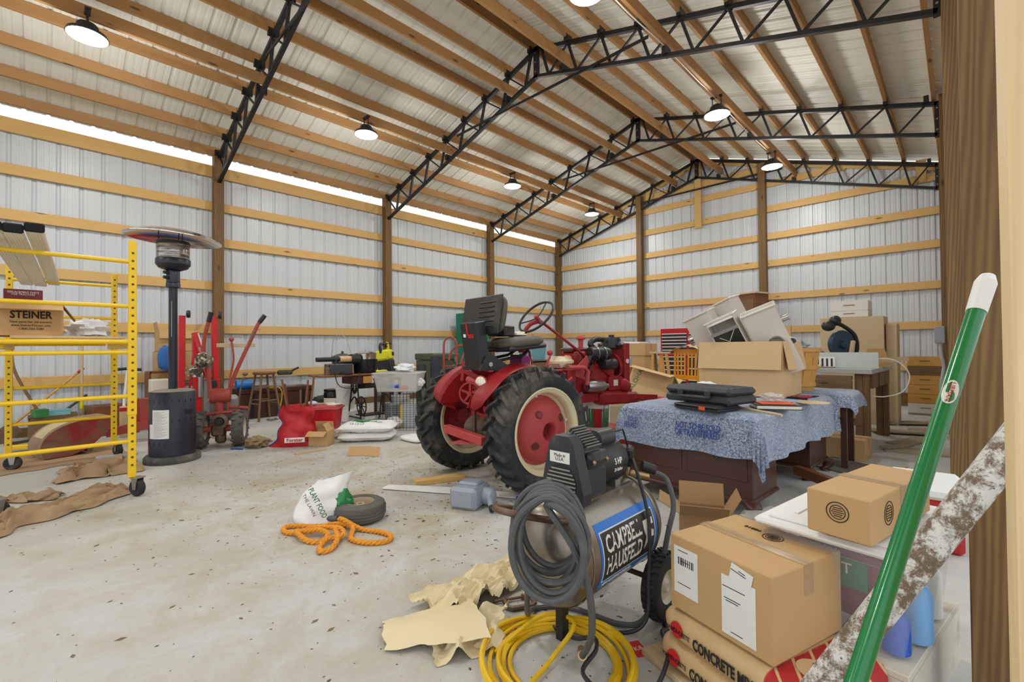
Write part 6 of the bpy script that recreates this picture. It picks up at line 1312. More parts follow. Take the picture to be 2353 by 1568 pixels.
# wire cage and clear tote on it
wirem = plain('cage_wire', rgb(48, 48, 46), .5, .4)
CG = thing('wire_cage', 'black wire cage under the clear tote', 'cage', (-5.62, 3.50, 0), R(45))
for nm, ax_ in (('front_grid', 0), ('back_grid', 1), ('left_grid', 2), ('right_grid', 3), ('top_grid', 4)):
    mb = MB(); L, W, Hc = .56, .44, .52
    if ax_ < 2:
        y = -W/2 if ax_ == 0 else W/2
        for k in range(13): mb.cyl((-L/2+L*k/12, y, .005), (-L/2+L*k/12, y, Hc), .0022, n=4)
        for k in range(18): mb.cyl((-L/2, y, .005+Hc*k/17.2), (L/2, y, .005+Hc*k/17.2), .0016, n=4)
    elif ax_ < 4:
        x = -L/2 if ax_ == 2 else L/2
        for k in range(11): mb.cyl((x, -W/2+W*k/10, .005), (x, -W/2+W*k/10, Hc), .0022, n=4)
        for k in range(18): mb.cyl((x, -W/2, .005+Hc*k/17.2), (x, W/2, .005+Hc*k/17.2), .0016, n=4)
    else:
        for k in range(9): mb.cyl((-L/2+L*k/8, -W/2, Hc), (-L/2+L*k/8, W/2, Hc), .0025, n=4)
    mb.build(nm, wirem, CG, False, kind='stuff')
milky = clear('milky_tub', rgb(226, 228, 222), .3, .5)
t = thing('storage_tote', 'clear open plastic tote heaped with small things on the wire cage', 'tote', (-5.62, 3.50, .524), R(45)); mb = MB(); tote_shell(mb, .64, .48, .25, .84); mb.build('tub', milky, t)
mb = MB(); mb.box((0, 0, .25), (.66, .50, .018), ch=.008); mb.build('lid', milky, t)
mb = MB(); crumple(mb, (0, 0, .04), (.17, .13, .07), .4, 61, floor=0); tag(place(mb.build('paper_bag', plain('printed_paper', rgb(226, 230, 238), .7, 0, .1, 9, rgb(110, 150, 200), .28)), (-5.62, 3.58, .79)), 'white and blue printed paper bag on the clear tote', 'bag')
mb = MB(); crumple(mb, (0, 0, .05), (.07, .05, .055), .4, 63); tag(place(mb.build('white_rag', white), (-5.30, 3.62, .6)), 'white rag on the right side of the clear tote', 'rag')
mb = MB(); mb.cyl((-5.62, 3.30, .59), (-5.45, 3.38, .6), .028); tag(mb.build('spray_can', bluepl), 'blue can lying inside the clear tote', 'can')
mb = MB(); mb.cyl((-5.5, 3.42, .575), (-5.42, 3.5, .575), .03); tag(mb.build('orange_cup', MATS['orange_plastic']), 'orange cup inside the clear tote', 'cup')
mb = MB(); mb.tube(smooth_path([(-5.95, 3.35, .80), (-5.85, 3.28, .805), (-5.75, 3.22, .80), (-5.7, 3.3, .81), (-5.8, 3.4, .80)], 5), .011, 6); tag(mb.build('yellow_strap', py_), 'yellow green strap on the left edge of the clear tote', 'strap')
# crock, buckets, boxes below the table
t = thing('stoneware_crock', 'white stoneware crock with a black top beside the buckets', 'crock', (-7.55, 3.42, 0), 0); mb = MB(); mb.lathe([(0, 0), (.14, 0), (.15, .02), (.15, .30)], 24); mb.build('body', offwhite, t); mb = MB(); mb.lathe([(.15, .30), (.152, .38), (.14, .40), (.15, .41), (.15, .44), (.12, .445), (0, .445)], 24); mb.build('black_top', plain('glaze_black', rgb(20, 20, 22), .2), t)
bk_ = plain('white_pail', rgb(222, 222, 216), .5)
bucket('bucket', 'white plastic bucket standing on the low white case under the sewing table', (-6.85, 3.30, .19), .15, .36, bk_); 
t = thing('white_case', 'low white plastic case under the stacked bucket', 'case', (-6.85, 3.30, 0), R(20)); mb = MB(); mb.box((0, 0, .095), (.46, .40, .185), ch=.02); mb.build('body', white, t)
bucket('bucket', 'white bucket behind the wire cage', (-6.35, 3.95, 0), .15, .37, bk_)
t = thing('grey_battery', 'grey and yellow boxed battery inside the wire cage', 'battery', (-5.60, 3.62, .003), R(45)); mb = MB(); mb.box((0, 0, .16), (.2, .12, .32), ch=.006); mb.build('case', plain('pale_grey_box', rgb(188, 194, 204), .5), t); mb = MB(); mb.box((-.085, -.061, .16), (.03, .003, .32)); mb.build('yellow_edge', yellow, t, False)
mb = MB(); crumple(mb, (0, 0, .08), (.14, .1, .08), .3, 67, floor=0); tag(place(mb.build('plastic_bag', ferw), (-5.66, 3.44, .004)), 'white plastic bag at the bottom of the wire cage', 'bag')
t = thing('appliance_box', 'grey and white small appliance under the sewing table', 'appliance', (-6.20, 3.78, 0), R(10)); mb = MB(); mb.box((0, 0, .14), (.2, .26, .28), ch=.015); mb.build('housing', plain('grey_appliance', rgb(150, 156, 166), .5), t)
t = thing('foam_pillow', 'flat white cloth pad on the floor behind the tractor tyre', 'pad', (-4.72, 3.15, .0)); mb = MB(); pillow(mb, .4, .26, .06, .6, .5, .05, 4, c=(0, 0, .03)); mb.build('pad', ferw, t)
# black pipe rolls, hand truck, chests
tarm = plain('tar_black', rgb(52, 56, 62), .6, 0, .12, 7, rgb(88, 90, 92), .3)
for k, (x, y, r_, h, lab) in enumerate(((-6.02, 4.42, .10, .98, 'tallest black roll standing behind the tractor tyre'), (-5.86, 4.30, .085, .74, 'shorter black roll in front of the tall one'), (-6.08, 4.18, .07, .86, 'thin black roll left of the hand truck'), (-5.65, 4.40, .09, .62, 'lowest black roll beside the tractor tyre'))):
    t = thing('roofing_roll', lab, 'roll', (x, y, 0), 0, 'black rolls by the hand truck'); mb = MB(); mb.lathe([(r_*.3, 0), (r_, 0), (r_, h), (r_*.85, h), (r_*.85, h-.05), (r_*.5, h-.05), (r_*.5, h-.01), (r_*.3, h-.01), (r_*.3, 0)], 24); mb.build('sheet', tarm, t)
t = thing('hand_truck', 'red hand truck with two looped handles', 'hand truck', (-6.22, 4.86, 0), R(30))
for s_ in (-.12, .12): mb = MB(); mb.tube([(s_, 0, .05), (s_, 0, .95)], .017, 8); mb.build('rail', oldred, t)
mb = MB(); mb.tube(smooth_path([(-.12, 0, .9), (-.12, 0, 1.1), (-.1, 0, 1.24), (0, .0, 1.3), (.1, 0, 1.24), (.12, 0, 1.1), (.12, 0, .9)], 5), .017, 8); mb.build('top_loop', oldred, t)
mb = MB(); mb.tube(smooth_path([(-.05, .05, .9), (-.02, .1, 1.05), (.06, .15, 1.14), (.2, .16, 1.15), (.24, .12, 1.1), (.2, .05, .95), (.16, .02, .8)], 5), .017, 8); mb.build('side_loop', oldred, t)
for z in (.2, .5, .8): mb = MB(); mb.cyl((-.12, 0, z), (.12, 0, z), .012, n=8); mb.build('crossbar', oldred, t)
mb = MB(); mb.box((0, -.1, .02), (.28, .2, .012)); mb.build('toe_plate', oldred, t, False)
for s_ in (-.17, .17): mb = MB(); mb.lathe([(.03, -.03), (.1, -.03), (.11, 0), (.1, .03), (.03, .03)], 18, (s_, .08, .112), (1, 0, 0)); mb.build('wheel', rubber, t)
armyg = plain('olive_drab', rgb(78, 88, 62), .6, 0, .1, 6, rgb(60, 62, 48), .25)
t = thing('army_chest', 'olive green army chest with a ribbed lid behind the hand truck', 'chest', (-7.05, 5.2, .0), R(5))
mb = MB(); mb.box((0, 0, .45), (.5, .62, .88), ch=.012); mb.build('body', armyg, t); mb = MB(); mb.box((0, 0, .955), (.54, .66, .12), ch=.02); mb.build('lid', armyg, t)
for y in (-.2, .2): mb = MB(); mb.box((.275, y, .9), (.02, .05, .1)); mb.build('latch', steel, t, False)
lkm = plain('locker_green', rgb(10, 118, 92), .4)
t = thing('locker', 'tall green metal locker behind the tractor seat', 'locker', (-8.25, 7.12, 0), 0); mb = MB(); mb.box((0, 0, .96), (.5, .62, 1.92), ch=.006); mb.build('cabinet', lkm, t, False)
for z0, z1 in ((.1, .95), (.98, 1.86)): mb = MB(); mb.box((.253, 0, (z0+z1)/2), (.01, .56, z1-z0), ch=.003); dd = mb.build('door', lkm, t, False); mb = MB(); mb.blob((.275, -.2, (z0+z1)/2-.05), (.02, .02, .02)); mb.build('knob', MATS['brass'], dd)
t = thing('teal_bin', 'teal plastic bin on a crate between the locker and the corner', 'bin', (-7.55, 8.45, .80), R(5)); mb = MB(); tote_shell(mb, .42, .66, .36); mb.build('tub', plain('teal_plastic', rgb(112, 168, 186), .45), t)
t = thing('wooden_crate', 'wooden crate under the teal bin', 'crate', (-7.55, 8.45, 0), R(5))
for k in range(4):
    for s_ in (-1, 1): mb = MB(); mb.box((s_*.24, 0, .1+.19*k), (.02, .7, .15)); mb.build('slat', oldwood, t, False)
for s_ in (-1, 1): mb = MB(); mb.box((0, s_*.34, .39), (.46, .02, .78)); mb.build('end_panel', oldwood, t, False)
mb = MB(); mb.box((0, 0, .785), (.5, .7, .02)); mb.build('top', oldwood, t, False)
carton('cardboard_box', 'cardboard carton on the floor between the army chest and the rolls', (.4, .5, .80), (-6.75, 6.05, 0), R(12), card)
# ================================================================ things on the open floor
jm = plain('grey_gas_can', rgb(150, 156, 168), .45, 0, .08, 5, rgb(120, 116, 108), .2)
t = thing('fuel_can', 'grey plastic fuel can with a black-tipped spout on the floor', 'fuel can', (-2.50, 2.12, 0), R(22))
mb = MB(); mb.box((0, 0, .075), (.21, .24, .15), ch=.022); mb.box((0, .02, .155), (.15, .12, .03), ch=.012); mb.build('body', jm, t)
mb = MB(); mb.box((0, -.121, .075), (.15, .004, .1)); mb.build('front_panel', jm, t, False)
mb = MB(); mb.lathe([(0, 0), (.055, 0), (.06, .02), (.055, .07), (.03, .085), (0, .085)], 20, (.1, .02, .075), (1, 0, 0)); mb.build('filler_cap', jm, t)
mb = MB(); mb.cyl((.15, -.0, .07), (.21, -.09, .035), .026, .017, 14); sp = mb.build('spout', jm, t); mb = MB(); mb.cyl((.205, -.083, .038), (.225, -.113, .026), .02, .018, 12); mb.build('spout_tip', blackp, sp)
mb = MB(); mb.box((0, 0, .02), (.42, .095, .04), ch=.003); tag(place(mb.build('timber_block', pine, None, False), (-3.12, 2.32, .0), R(68)), 'short yellow pine plank on the floor by the left rear tyre', 'plank')
mb = MB(); mb.sheet(lambda u, v: (-.55+1.1*u, -.05+.1*v, .012+.012*sin(3.1*u)*v), 14, 4, .006); tag(place(mb.build('foam_strip', white), (-2.83, 2.20, .0), R(31)), 'long thin white foam strip on the floor behind the fuel can', 'strip')
t = thing('plastic_clip', 'small bright blue plastic clip on the floor near the compressor handle', 'clip', (-2.27, 2.40, 0), R(-28)); mb = MB(); mb.box((.02, 0, .02), (.11, .025, .02), (0, R(8), 0), ch=.004); mb.build('arm', bluepl, t); mb = MB(); mb.box((-.03, 0, .02), (.04, .045, .03), ch=.006); mb.build('jaw', bluepl, t)
t = thing('spare_wheel', 'small rubber wheel lying flat on the floor beside the orange rope', 'wheel', (-2.83, 1.46, 0), R(20)); rot_ = None
mb = MB(); mb.lathe([(.085, .0), (.13, .0), (.155, .015), (.163, .045), (.163, .075), (.155, .105), (.13, .12), (.095, .12), (.085, .105)], 36); mb.build('tire', MATS['grey_tire'], t)
for z in (.04, .06, .08): mb = MB(); mb.lathe([(.1632, z-.004), (.1648, z), (.1632, z+.004)], 36); mb.build('tread_rib', MATS['grey_tire'], t)
mb = MB(); mb.lathe([(.088, .12), (.092, .115), (.082, .105), (.078, .07), (.03, .06), (.028, .10), (.016, .10), (.016, .03)], 28); mb.build('rim', plain('beige_rim', rgb(176, 158, 128), .5), t)
# plant food bag
t = thing('plant_food_bag', 'crumpled white plant food bag with green print standing on the floor', 'bag', (-3.0, 1.27, 0), R(40))
def pfb(u, v):
    a = 2*pi*u; w_ = .165*(1-.25*v)+.02*sin(5*v); d_ = .10*(1-v*.85)+.012
    lean = .10*v*v; c_ = .02*noise.noise(Vector((cos(a)*1.6, sin(a)*1.6, v*4)))
    return ((w_+c_)*cos(a)+lean, (d_+c_)*sin(a)+.02*v, .003+.28*v+(.03*cos(a) if v > .9 else 0))
mb = MB(); mb.grid(pfb, 36, 20); mb.grid(lambda u, v: (pfb(u, 0)[0]*(1-v), pfb(u, 0)[1]*(1-v), .003), 36, 1); mb.build('sack', ferw, t)
greenink = plain('green_ink', rgb(42, 112, 70), .6)
text_mb('PLANT FOOD', .045, greenink, 'lettering', t, (.045, -.122, .15), (R(72), R(62), 0), width=.2, bold=.0008)
text_mb('THE LAWN', .028, ink, 'lettering', t, (-.01, -.122, .135), (R(72), R(62), 0), width=.15)
mb = MB(); crumple(mb, (.15, .0, .1), (.07, .06, .1), .35, 71, floor=0); mb.build('green_side', plain('green_poly', rgb(40, 128, 72), .4), t)
# orange rope
ropem, nt, bs = newmat('orange_rope'); v = coords(nt, rand=False); wv = N(nt, 'ShaderNodeTexNoise'); wv.inputs['Scale'].default_value = 60; nt.links.new(v, wv.inputs['Vector'])
nt.links.new(mixc(nt, wv.outputs[0], rgb(206, 122, 14), rgb(240, 168, 48)), bs.inputs['Base Color']); bs.inputs['Roughness'].default_value = .7
RP = thing('orange_rope', 'thick twisted orange rope lying in loops on the floor', 'rope', (0, 0, 0))
F = {(u, v): None for u, v in ()}
def fp(u, v):      # offline measured floor points are given directly below
    return (u, v, .014)
rp = [(-2.79, 1.30, .05), (-2.72, 1.30, .06), (-2.62, 1.36, .016), (-2.50, 1.42, .014), (-2.40, 1.43, .014), (-2.36, 1.37, .014), (-2.42, 1.29, .014), (-2.52, 1.25, .014), (-2.58, 1.27, .014), (-2.66, 1.32, .03), (-2.76, 1.28, .035), (-2.86, 1.20, .014), (-2.98, 1.10, .014), (-2.99, 1.04, .014), (-2.90, 1.03, .014), (-2.80, 1.09, .03), (-2.74, 1.15, .04), (-2.66, 1.17, .03), (-2.63, 1.12, .014), (-2.68, 1.07, .014), (-2.76, 1.05, .03), (-2.84, 1.06, .03), (-2.86, 1.11, .014), (-2.78, 1.16, .04), (-2.66, 1.24, .045), (-2.58, 1.22, .03), (-2.60, 1.14, .03), (-2.56, 1.08, .014), (-2.50, 1.06, .014), (-2.49, 1.11, .014), (-2.56, 1.18, .03), (-2.68, 1.22, .045)]
P0 = smooth_path(rp, 10); acc = 0; strands = [[], [], []]
for i, q in enumerate(P0):
    tdir = (P0[min(i+1, len(P0)-1)]-P0[max(i-1, 0)]).normalized(); acc += (P0[i]-P0[i-1]).length if i else 0
    up = Vector((0, 0, 1)); s1 = tdir.cross(up).normalized(); u1 = s1.cross(tdir)
    for k in range(3): a = acc*75+2*pi*k/3; strands[k].append(q+s1*.0078*cos(a)+u1*.0078*sin(a))
for k in range(3): mb = MB(); mb.tube(strands[k], .0085, 6); mb.build('strand', ropem, RP)
mb = MB(); mb.cyl((-2.80, 1.295, .05), (-2.90, 1.27, .035), .017, n=14); mb.build('grey_sleeve', plain('grey_sleeve', rgb(84, 88, 96), .6), RP)
# ================================================================ drop cloths under and before the scaffold
tarpm = plain('brown_tarp', rgb(166, 138, 104), .75, 0, .12, 5, rgb(132, 106, 76), .3)
def cloth(name, label, poly, amp, fr, seed, nu=70, nv=44, base=.006):
    p00, p10, p01, p11 = poly
    def f(u, v):
        q = quad(p00, p10, p01, p11, u, v); s_ = .6*abs(noise.noise(Vector((u*fr, v*fr*.5, seed))))+.7*abs(noise.noise(Vector((u*fr*1.1+v*fr*1.9, v*fr*2.4, seed+3))))+.35*abs(noise.noise(Vector((u*fr*2.6-v*3, v*fr*4.5, seed+6))))
        ed = min(1, 8*min(u, 1-u, v, 1-v)+.15); e = .11*noise.noise(Vector((u*5, v*3, seed+8)))
        return (q.x+e, q.y+.08*noise.noise(Vector((u*5, v*3, seed+18))), base+amp*s_*ed)
    mb = MB(); mb.sheet(f, nu, nv, .0025); return tag(mb.build(name, tarpm), label, 'drop cloth')
cloth('drop_cloth', 'crumpled brown paper drop cloth in front of the scaffold', ((-4.05, -.28, 0), (-4.62, .50, 0), (-4.50, -.32, 0), (-5.02, .46, 0)), .10, 4.5, 2.0)
cloth('drop_cloth', 'twisted brown drop cloth end behind the scaffold leg', ((-5.02, -.28, 0), (-4.86, .08, 0), (-5.20, -.24, 0), (-5.0, .12, 0)), .09, 4, 5.0, 22, 14)
cloth('drop_cloth', 'rumpled brown drop cloth between the scaffold and the heater', ((-5.42, .08, 0), (-5.40, .66, 0), (-6.02, .12, 0), (-5.98, .66, 0)), .12, 4, 9.0)
cloth('drop_cloth', 'flat brown drop cloth spread under the tiller hood', ((-6.15, -.4, 0), (-6.25, .66, 0), (-7.35, -.4, 0), (-7.2, .62, 0)), .012, 2.5, 11.0)
mb = MB(); mb.box((0, 0, 0), (.32, .03, .02)); tag(place(mb.build('level_tool', plain('pale_blue_steel', rgb(186, 194, 214), .4)), (-5.98, .52, .075), R(70)), 'pale blue metal bar lying on the rumpled drop cloth', 'bar')
mb = MB(); mb.box((0, 0, 0), (1.25, .14, .02)); tag(place(mb.build('floor_board', grayboard, None, False), (-6.5, 1.66, .011), R(20)), 'pale board on the floor under the garden tractor', 'board')
# ================================================================ left wall clutter behind the scaffold
def pole(label, a, b, r_, mat, cat='pole', name='pole_handle'):
    mb = MB(); mb.cyl(a, b, r_, n=10); return tag(mb.build(name, mat), label, cat)
t = thing('push_broom', 'upright wooden handle with a yellow collar against the left wall', 'broom', (-8.42, .37, 0)); mb = MB(); mb.cyl((0, 0, .05), (.0, 0, 1.25), .017, n=10); mb.build('handle', palewood, t); mb = MB(); mb.cyl((0, 0, .34), (0, 0, .48), .022, n=12); mb.build('collar', py_, t); mb = MB(); mb.box((0, 0, .04), (.1, .3, .08), ch=.01); mb.build('brush', black, t)
t = thing('rake', 'slanting yellow rake handle with a red tip behind the scaffold', 'rake', (0, 0, 0)); mb = MB(); mb.cyl((-8.30, -.28, .18), (-8.46, .33, .82), .014, n=10); mb.build('handle', honey, t); mb = MB(); mb.cyl((-8.46, .33, .82), (-8.475, .39, .88), .016, n=10); mb.build('tip', redpl, t); mb = MB(); mb.box((-8.28, -.33, .1), (.04, .3, .16), (R(40), 0, 0)); mb.build('head', rust, t)
t = thing('shovel', 'shovel with a weathered handle leaning behind the left scaffold legs', 'shovel', (0, 0, 0)); mb = MB(); mb.tube(smooth_path([(-8.5, -.27, 1.25), (-8.46, -.25, .9), (-8.38, -.1, .5), (-8.3, .0, .3)], 5), .017, 10); mb.build('handle', oldwood, t); mb = MB(); mb.sheet(lambda u, v: (-8.3+.03*sin(pi*v)-.02, -.08+.17*v+.06*u, .32-.3*u), 6, 6, .004); mb.build('blade', rust, t)
pole('dark grey rod slanting down behind the tiller hood', (-8.45, .42, .52), (-8.3, .05, .20), .016, plain('grey_rod', rgb(58, 60, 64), .5))
t = thing('foot_pump', 'white T-handled tool with black grips standing behind the scaffold', 'pump', (-7.70, .74, 0)); mb = MB(); mb.tube([(0, -.02, .06), (0, .0, .5), (0, .03, .86)], .016, 8); mb.build('shaft', white, t)
mb = MB(); mb.cyl((0, .04, .05), (0, .07, .80), .012); mb.build('second_shaft', chrome, t); mb = MB(); mb.cyl((0, -.10, .87), (0, .02, .88), .02, n=10); mb.build('grip', blackp, t); mb = MB(); mb.cyl((0, .08, .87), (0, .17, .86), .02, n=10); mb.build('grip', blackp, t); mb = MB(); mb.cyl((0, -.06, .87), (0, .14, .868), .008, n=8); mb.build('crossbar', white, t)
mb = MB(); mb.box((.02, -.01, .2), (.07, .08, .4), ch=.008); mb.build('barrel', plain('wood_barrel', rgb(196, 172, 128), .6), t); mb = MB(); mb.box((.021, -.01, .36), (.073, .083, .05), ch=.004); mb.build('red_band', redpl, t)
t = thing('plough_frame', 'red steel implement frame on the floor behind the heater', 'implement', (-7.25, .72, 0), 0)
mb = MB(); mb.box((0, .08, .32), (.1, .08, .42), ch=.01); mb.box((.06, .18, .38), (.06, .14, .3), ch=.01); mb.build('upright', oldred, t); mb = MB(); mb.beam((.1, -.2, .15), (.1, .3, .22), .05, .1); mb.build('beam', oldred, t, False)
for k, (x, y, z, d, m_, lab) in enumerate(((-8.3, .1, .0, (.3, .44, .30), oldwood, 'wooden box in the clutter by the left wall'), (-8.25, .12, .302, (.2, .26, .06), plain('teal_box', rgb(118, 176, 184), .5), 'flat teal box on the wooden box by the left wall'), (-8.2, .60, .0, (.4, .36, .38), brownwood, 'brown wooden chest behind the scaffold leg'), (-8.12, -.02, .302, (.16, .12, .09), greenpl, 'green packet on the wooden box by the left wall'), (-8.1, .14, .0, (.12, .12, .22), plain('green_box', rgb(70, 150, 80), .5), 'green carton standing in front of the wooden box'), (-8.05, .3, .0, (.14, .16, .16), offwhite, 'white carton in the clutter by the left wall'))):
    mb = MB(); mb.box((0, 0, d[2]/2), d, ch=.004); t = thing('clutter_box', lab, 'box', (x, y, z), R(5*k)); mb.build('body', m_, t, False); mb = MB(); mb.box((0, 0, d[2]), (d[0]*1.02, d[1]*1.02, .012)); mb.build('lid', m_, t, False)
mb = MB(); crumple(mb, (0, 0, .05), (.17, .15, .06), .3, 81, floor=0); tag(place(mb.build('plastic_bag', totem), (-8.2, .60, .395)), 'clear plastic bag on the brown chest by the left wall', 'bag')
t = thing('bow_saw', 'orange tool with a black handle on the floor left of the tiller hood', 'tool', (-7.5, -.1, .02), R(80)); mb = MB(); mb.box((0, 0, .03), (.3, .1, .05), ch=.01); mb.build('body', MATS['yellow_paint'], t); mb = MB(); mb.beam((-.2, .06, .06), (.12, .0, .1), .04, .03); mb.build('handle', blackp, t, False)
# ================================================================ centre back: buckets, cartons, chair, tool chest
t = bucket('bucket', 'white plastic bucket with red and green label in front of the tractor front axle', (-2.70, 3.99, .271), .145, .345, plain('pail_white', rgb(226, 224, 216), .5, 0, .05, 4, rgb(180, 168, 140), .25))
mb = MB(); mb.grid(lambda u, v: ((.1275+.0085*v+.0015)*cos(R(-100)+R(120)*u), (.1275+.0085*v+.0015)*sin(R(-100)+R(120)*u), .03+.19*v), 14, 2); lb = mb.build('label', plain('green_label', rgb(60, 120, 84), .5), t)
mb = MB(); mb.grid(lambda u, v: ((.1285+.0085*v+.0017)*cos(R(-66)+R(34)*u), (.1285+.0085*v+.0017)*sin(R(-66)+R(34)*u), .03+.19*v), 6, 2); mb.build('red_band', redpl, lb)
t = thing('implement_deck', 'dusty red steel implement deck on blocks between the tractor and the desk', 'implement', (-2.46, 4.12, 0), R(6))
mb = MB(); mb.box((0, 0, .262), (.98, .62, .016), ch=.003); mb.build('deck_plate', dustred, t, False)
for y in (-.31, .31): mb = MB(); mb.box((0, y, .225), (1.0, .03, .09), ch=.004); mb.build('side_channel', tred, t, False)
for x in (-.49, .49): mb = MB(); mb.box((x, 0, .225), (.03, .6, .09), ch=.004); mb.build('end_channel', tred, t, False)
for x in (-.38, .38):
    for y in (-.22, .22): mb = MB(); mb.box((x, y, .09), (.1, .1, .178)); mb.build('block', oldwood, t, False)
mb = MB(); mb.box((0, 0, 0), (.50, .012, .42)); tag(place(mb.build('green_folder', plain('mint_card', rgb(150, 212, 140), .6), None, False), (-2.28, 4.35, .29), rot=(R(25), R(-12), R(12))), 'light green card sheet leaning left of the desk', 'card')
mb = MB(); mb.box((0, 0, .16), (.4, .3, .32), ch=.005); tag(place(mb.build('storage_box', grayboard, None, False), (-3.28, 5.55, 0), R(30)), 'pale wooden box on the floor behind the bucket', 'box')
mb = MB(); mb.lathe([(0, .35), (.2, .35), (.28, .78), (.3, .80), (.27, .80), (.19, .37), (0, .37)], 28); mb.cyl((0, 0, 0), (0, 0, .36), .17, n=20); tag(place(mb.build('wicker_basket', plain('wicker', rgb(150, 124, 92), .85, 0, .3, 30, None, 0, .5)), (-3.62, 6.12, 0)), 'round wicker basket behind the tractor front end', 'basket')
t = carton('cardboard_box', 'open cardboard carton with green print tipped up in front of the yellow chair', (.55, .45, .42), (-3.02, 5.68, .34), 0, card_light, 'open', flap=(200, 150, 215, 230), fl_len=.2, rot=(R(-18), R(14), R(12)))
text_mb('ALOHA', .09, greenpl, 'lettering', t, (-.18, -.227, .24), (pi/2, R(-80), 0), width=.3)
t = thing('pallet_box', 'low wooden crate under the tipped carton', 'crate', (-3.0, 5.75, 0), R(12))
for k in range(3): mb = MB(); mb.box((0, -.2+.2*k, .22), (.6, .17, .03)); mb.build('slat', oldwood, t, False)
for x in (-.27, .27): mb = MB(); mb.box((x, 0, .10), (.05, .55, .2)); mb.build('runner', oldwood, t, False)
gp_ = 'cartons stacked beyond the tractor'
carton('cardboard_box', 'bottom cardboard carton of the stack beyond the tractor', (.66, .5, .40), (-4.48, 8.0, .0), 0, card, group=gp_)
carton('cardboard_box', 'middle cardboard carton of the stack beyond the tractor', (.68, .5, .54), (-4.52, 8.0, .402), R(2), card, group=gp_)
carton('cardboard_box', 'top left cardboard carton of the stack beyond the tractor', (.36, .5, .22), (-4.70, 7.99, .944), R(0), card, group=gp_)
carton('cardboard_box', 'top right cardboard carton of the stack beyond the tractor', (.34, .5, .22), (-4.33, 7.99, .944), R(2), card, group=gp_)
mb = MB(); mb.box((0, 0, 0), (.56, .4, .035), ch=.006); tag(place(mb.build('foam_sheet', white, None, False), (-4.6, 8.0, 1.183), R(4)), 'white foam panel lying on the stacked cartons', 'panel')
mb = MB(); mb.box((0, 0, .28), (.02, .26, .5)); tag(place(mb.build('picture_frame', plain('grey_frame', rgb(150, 156, 160), .4), None, False), (-4.25, 7.2, .42), rot=(0, R(12), R(40))), 'small grey framed panel leaning before the cartons', 'frame')
t = thing('small_bench', 'low wooden bench holding the grey panel beyond the tractor', 'bench', (-4.25, 7.2, 0), R(20)); mb = MB(); mb.box((0, 0, .40), (.4, .4, .03)); mb.build('top', oldwood, t, False)
for x in (-.17, .17):
    for y in (-.17, .17): mb = MB(); mb.box((x, y, .195), (.04, .04, .39)); mb.build('leg', oldwood, t, False)
# yellow chair
chy = plain('chair_yellow', rgb(222, 152, 16), .35, 0, .08)
t = thing('wooden_chair', 'golden yellow wooden chair with a slatted back', 'chair', (-3.27, 7.35, 0), R(8))
mb = MB(); mb.box((0, 0, .45), (.44, .42, .03), ch=.01); mb.build('seat', chy, t)
for x in (-.19, .19):
    mb = MB(); mb.tube([(x, .19, 0), (x, .2, .45), (x*1.0, .25, 1.0)], .02, 8); mb.build('leg', chy, t); mb = MB(); mb.cyl((x, -.18, 0), (x, -.18, .45), .019, n=10); mb.build('leg', chy, t)
for k in range(6): x = -.14+.056*k; mb = MB(); mb.beam((x, .22, .60), (x*1.05, .25, .98), .028, .012, (0, 1, 0)); mb.build('back_slat', chy, t, False)
mb = MB(); mb.sheet(lambda u, v: (-.22+.44*u, .26+.03*sin(pi*u), .96+.10*v), 8, 2, .02); mb.build('top_rail', chy, t); mb = MB(); mb.box((0, .22, .585), (.4, .022, .07)); mb.build('lower_rail', chy, t, False)
mb = MB(); mb.sheet(lambda u, v: (-.3+.6*u, -.1+.25*v, .05*sin(pi*u)-.06*abs(u-.5)*2+.02*v), 8, 4, .004); tag(place(mb.build('kraft_paper', card_light), (-3.27, 7.58, 1.08)), 'folded brown paper lying over the yellow chair back', 'paper')
t = thing('wooden_easel', 'bare wooden A-shaped frame left of the yellow chair', 'frame', (-3.52, 7.0, 0), R(0))
for a, b in (((-.12, 0, 0), (-.09, .0, 1.02)), ((.26, 0, 0), (.14, 0, 1.02)), ((-.1, .25, 0), (-.08, .05, 1.0))): mb = MB(); mb.beam(a, b, .035, .04); mb.build('leg', oldwood if a[1] else honey, t, False)
mb = MB(); mb.box((.03, 0, 1.01), (.34, .05, .03)); mb.build('top_bar', palewood, t, False)
mb = MB(); mb.prism([(-.07, .05), (.16, .05), (.1, .5), (.02, 1.0), (-.03, 1.0)], 0, .02, Matrix.Translation((.03, .06, 0)) @ Matrix.Rotation(pi/2, 4, 'X')); mb.build('board', honey, t, False)
# tool chest
tcr = plain('chest_red', rgb(176, 24, 30), .35, 0, .06); dkd = plain('drawer_black', rgb(40, 40, 42), .4)
t = thing('tool_chest', 'tall red tool chest with black drawers against the back wall', 'tool chest', (-4.45, 10.42, 0), 0)
mb = MB(); mb.box((0, 0, 1.23), (1.22, .44, .58), ch=.006); tp = mb.build('top_chest', tcr, t, False); mb = MB(); mb.box((0, 0, .48), (1.26, .48, .84), ch=.006); bt = mb.build('roller_cabinet', tcr, t, False)
mb = MB(); mb.box((0, -.01, .92), (1.34, .52, .05), ch=.008); mb.build('ledge', tcr, t, False)
trimw = plain('drawer_trim', rgb(232, 232, 232), .4)
def drawers(par, x0, x1, zs, y):
    for z0, z1 in zip(zs[:-1], zs[1:]):
        mb = MB(); mb.box(((x0+x1)/2, y, (z0+z1)/2), (x1-x0, .02, z1-z0-.012)); d_ = mb.build('drawer', dkd, par, False); mb = MB(); mb.box(((x0+x1)/2, y-.014, z1-.014), (x1-x0, .012, .018)); mb.build('pull_strip', trimw, d_, False)
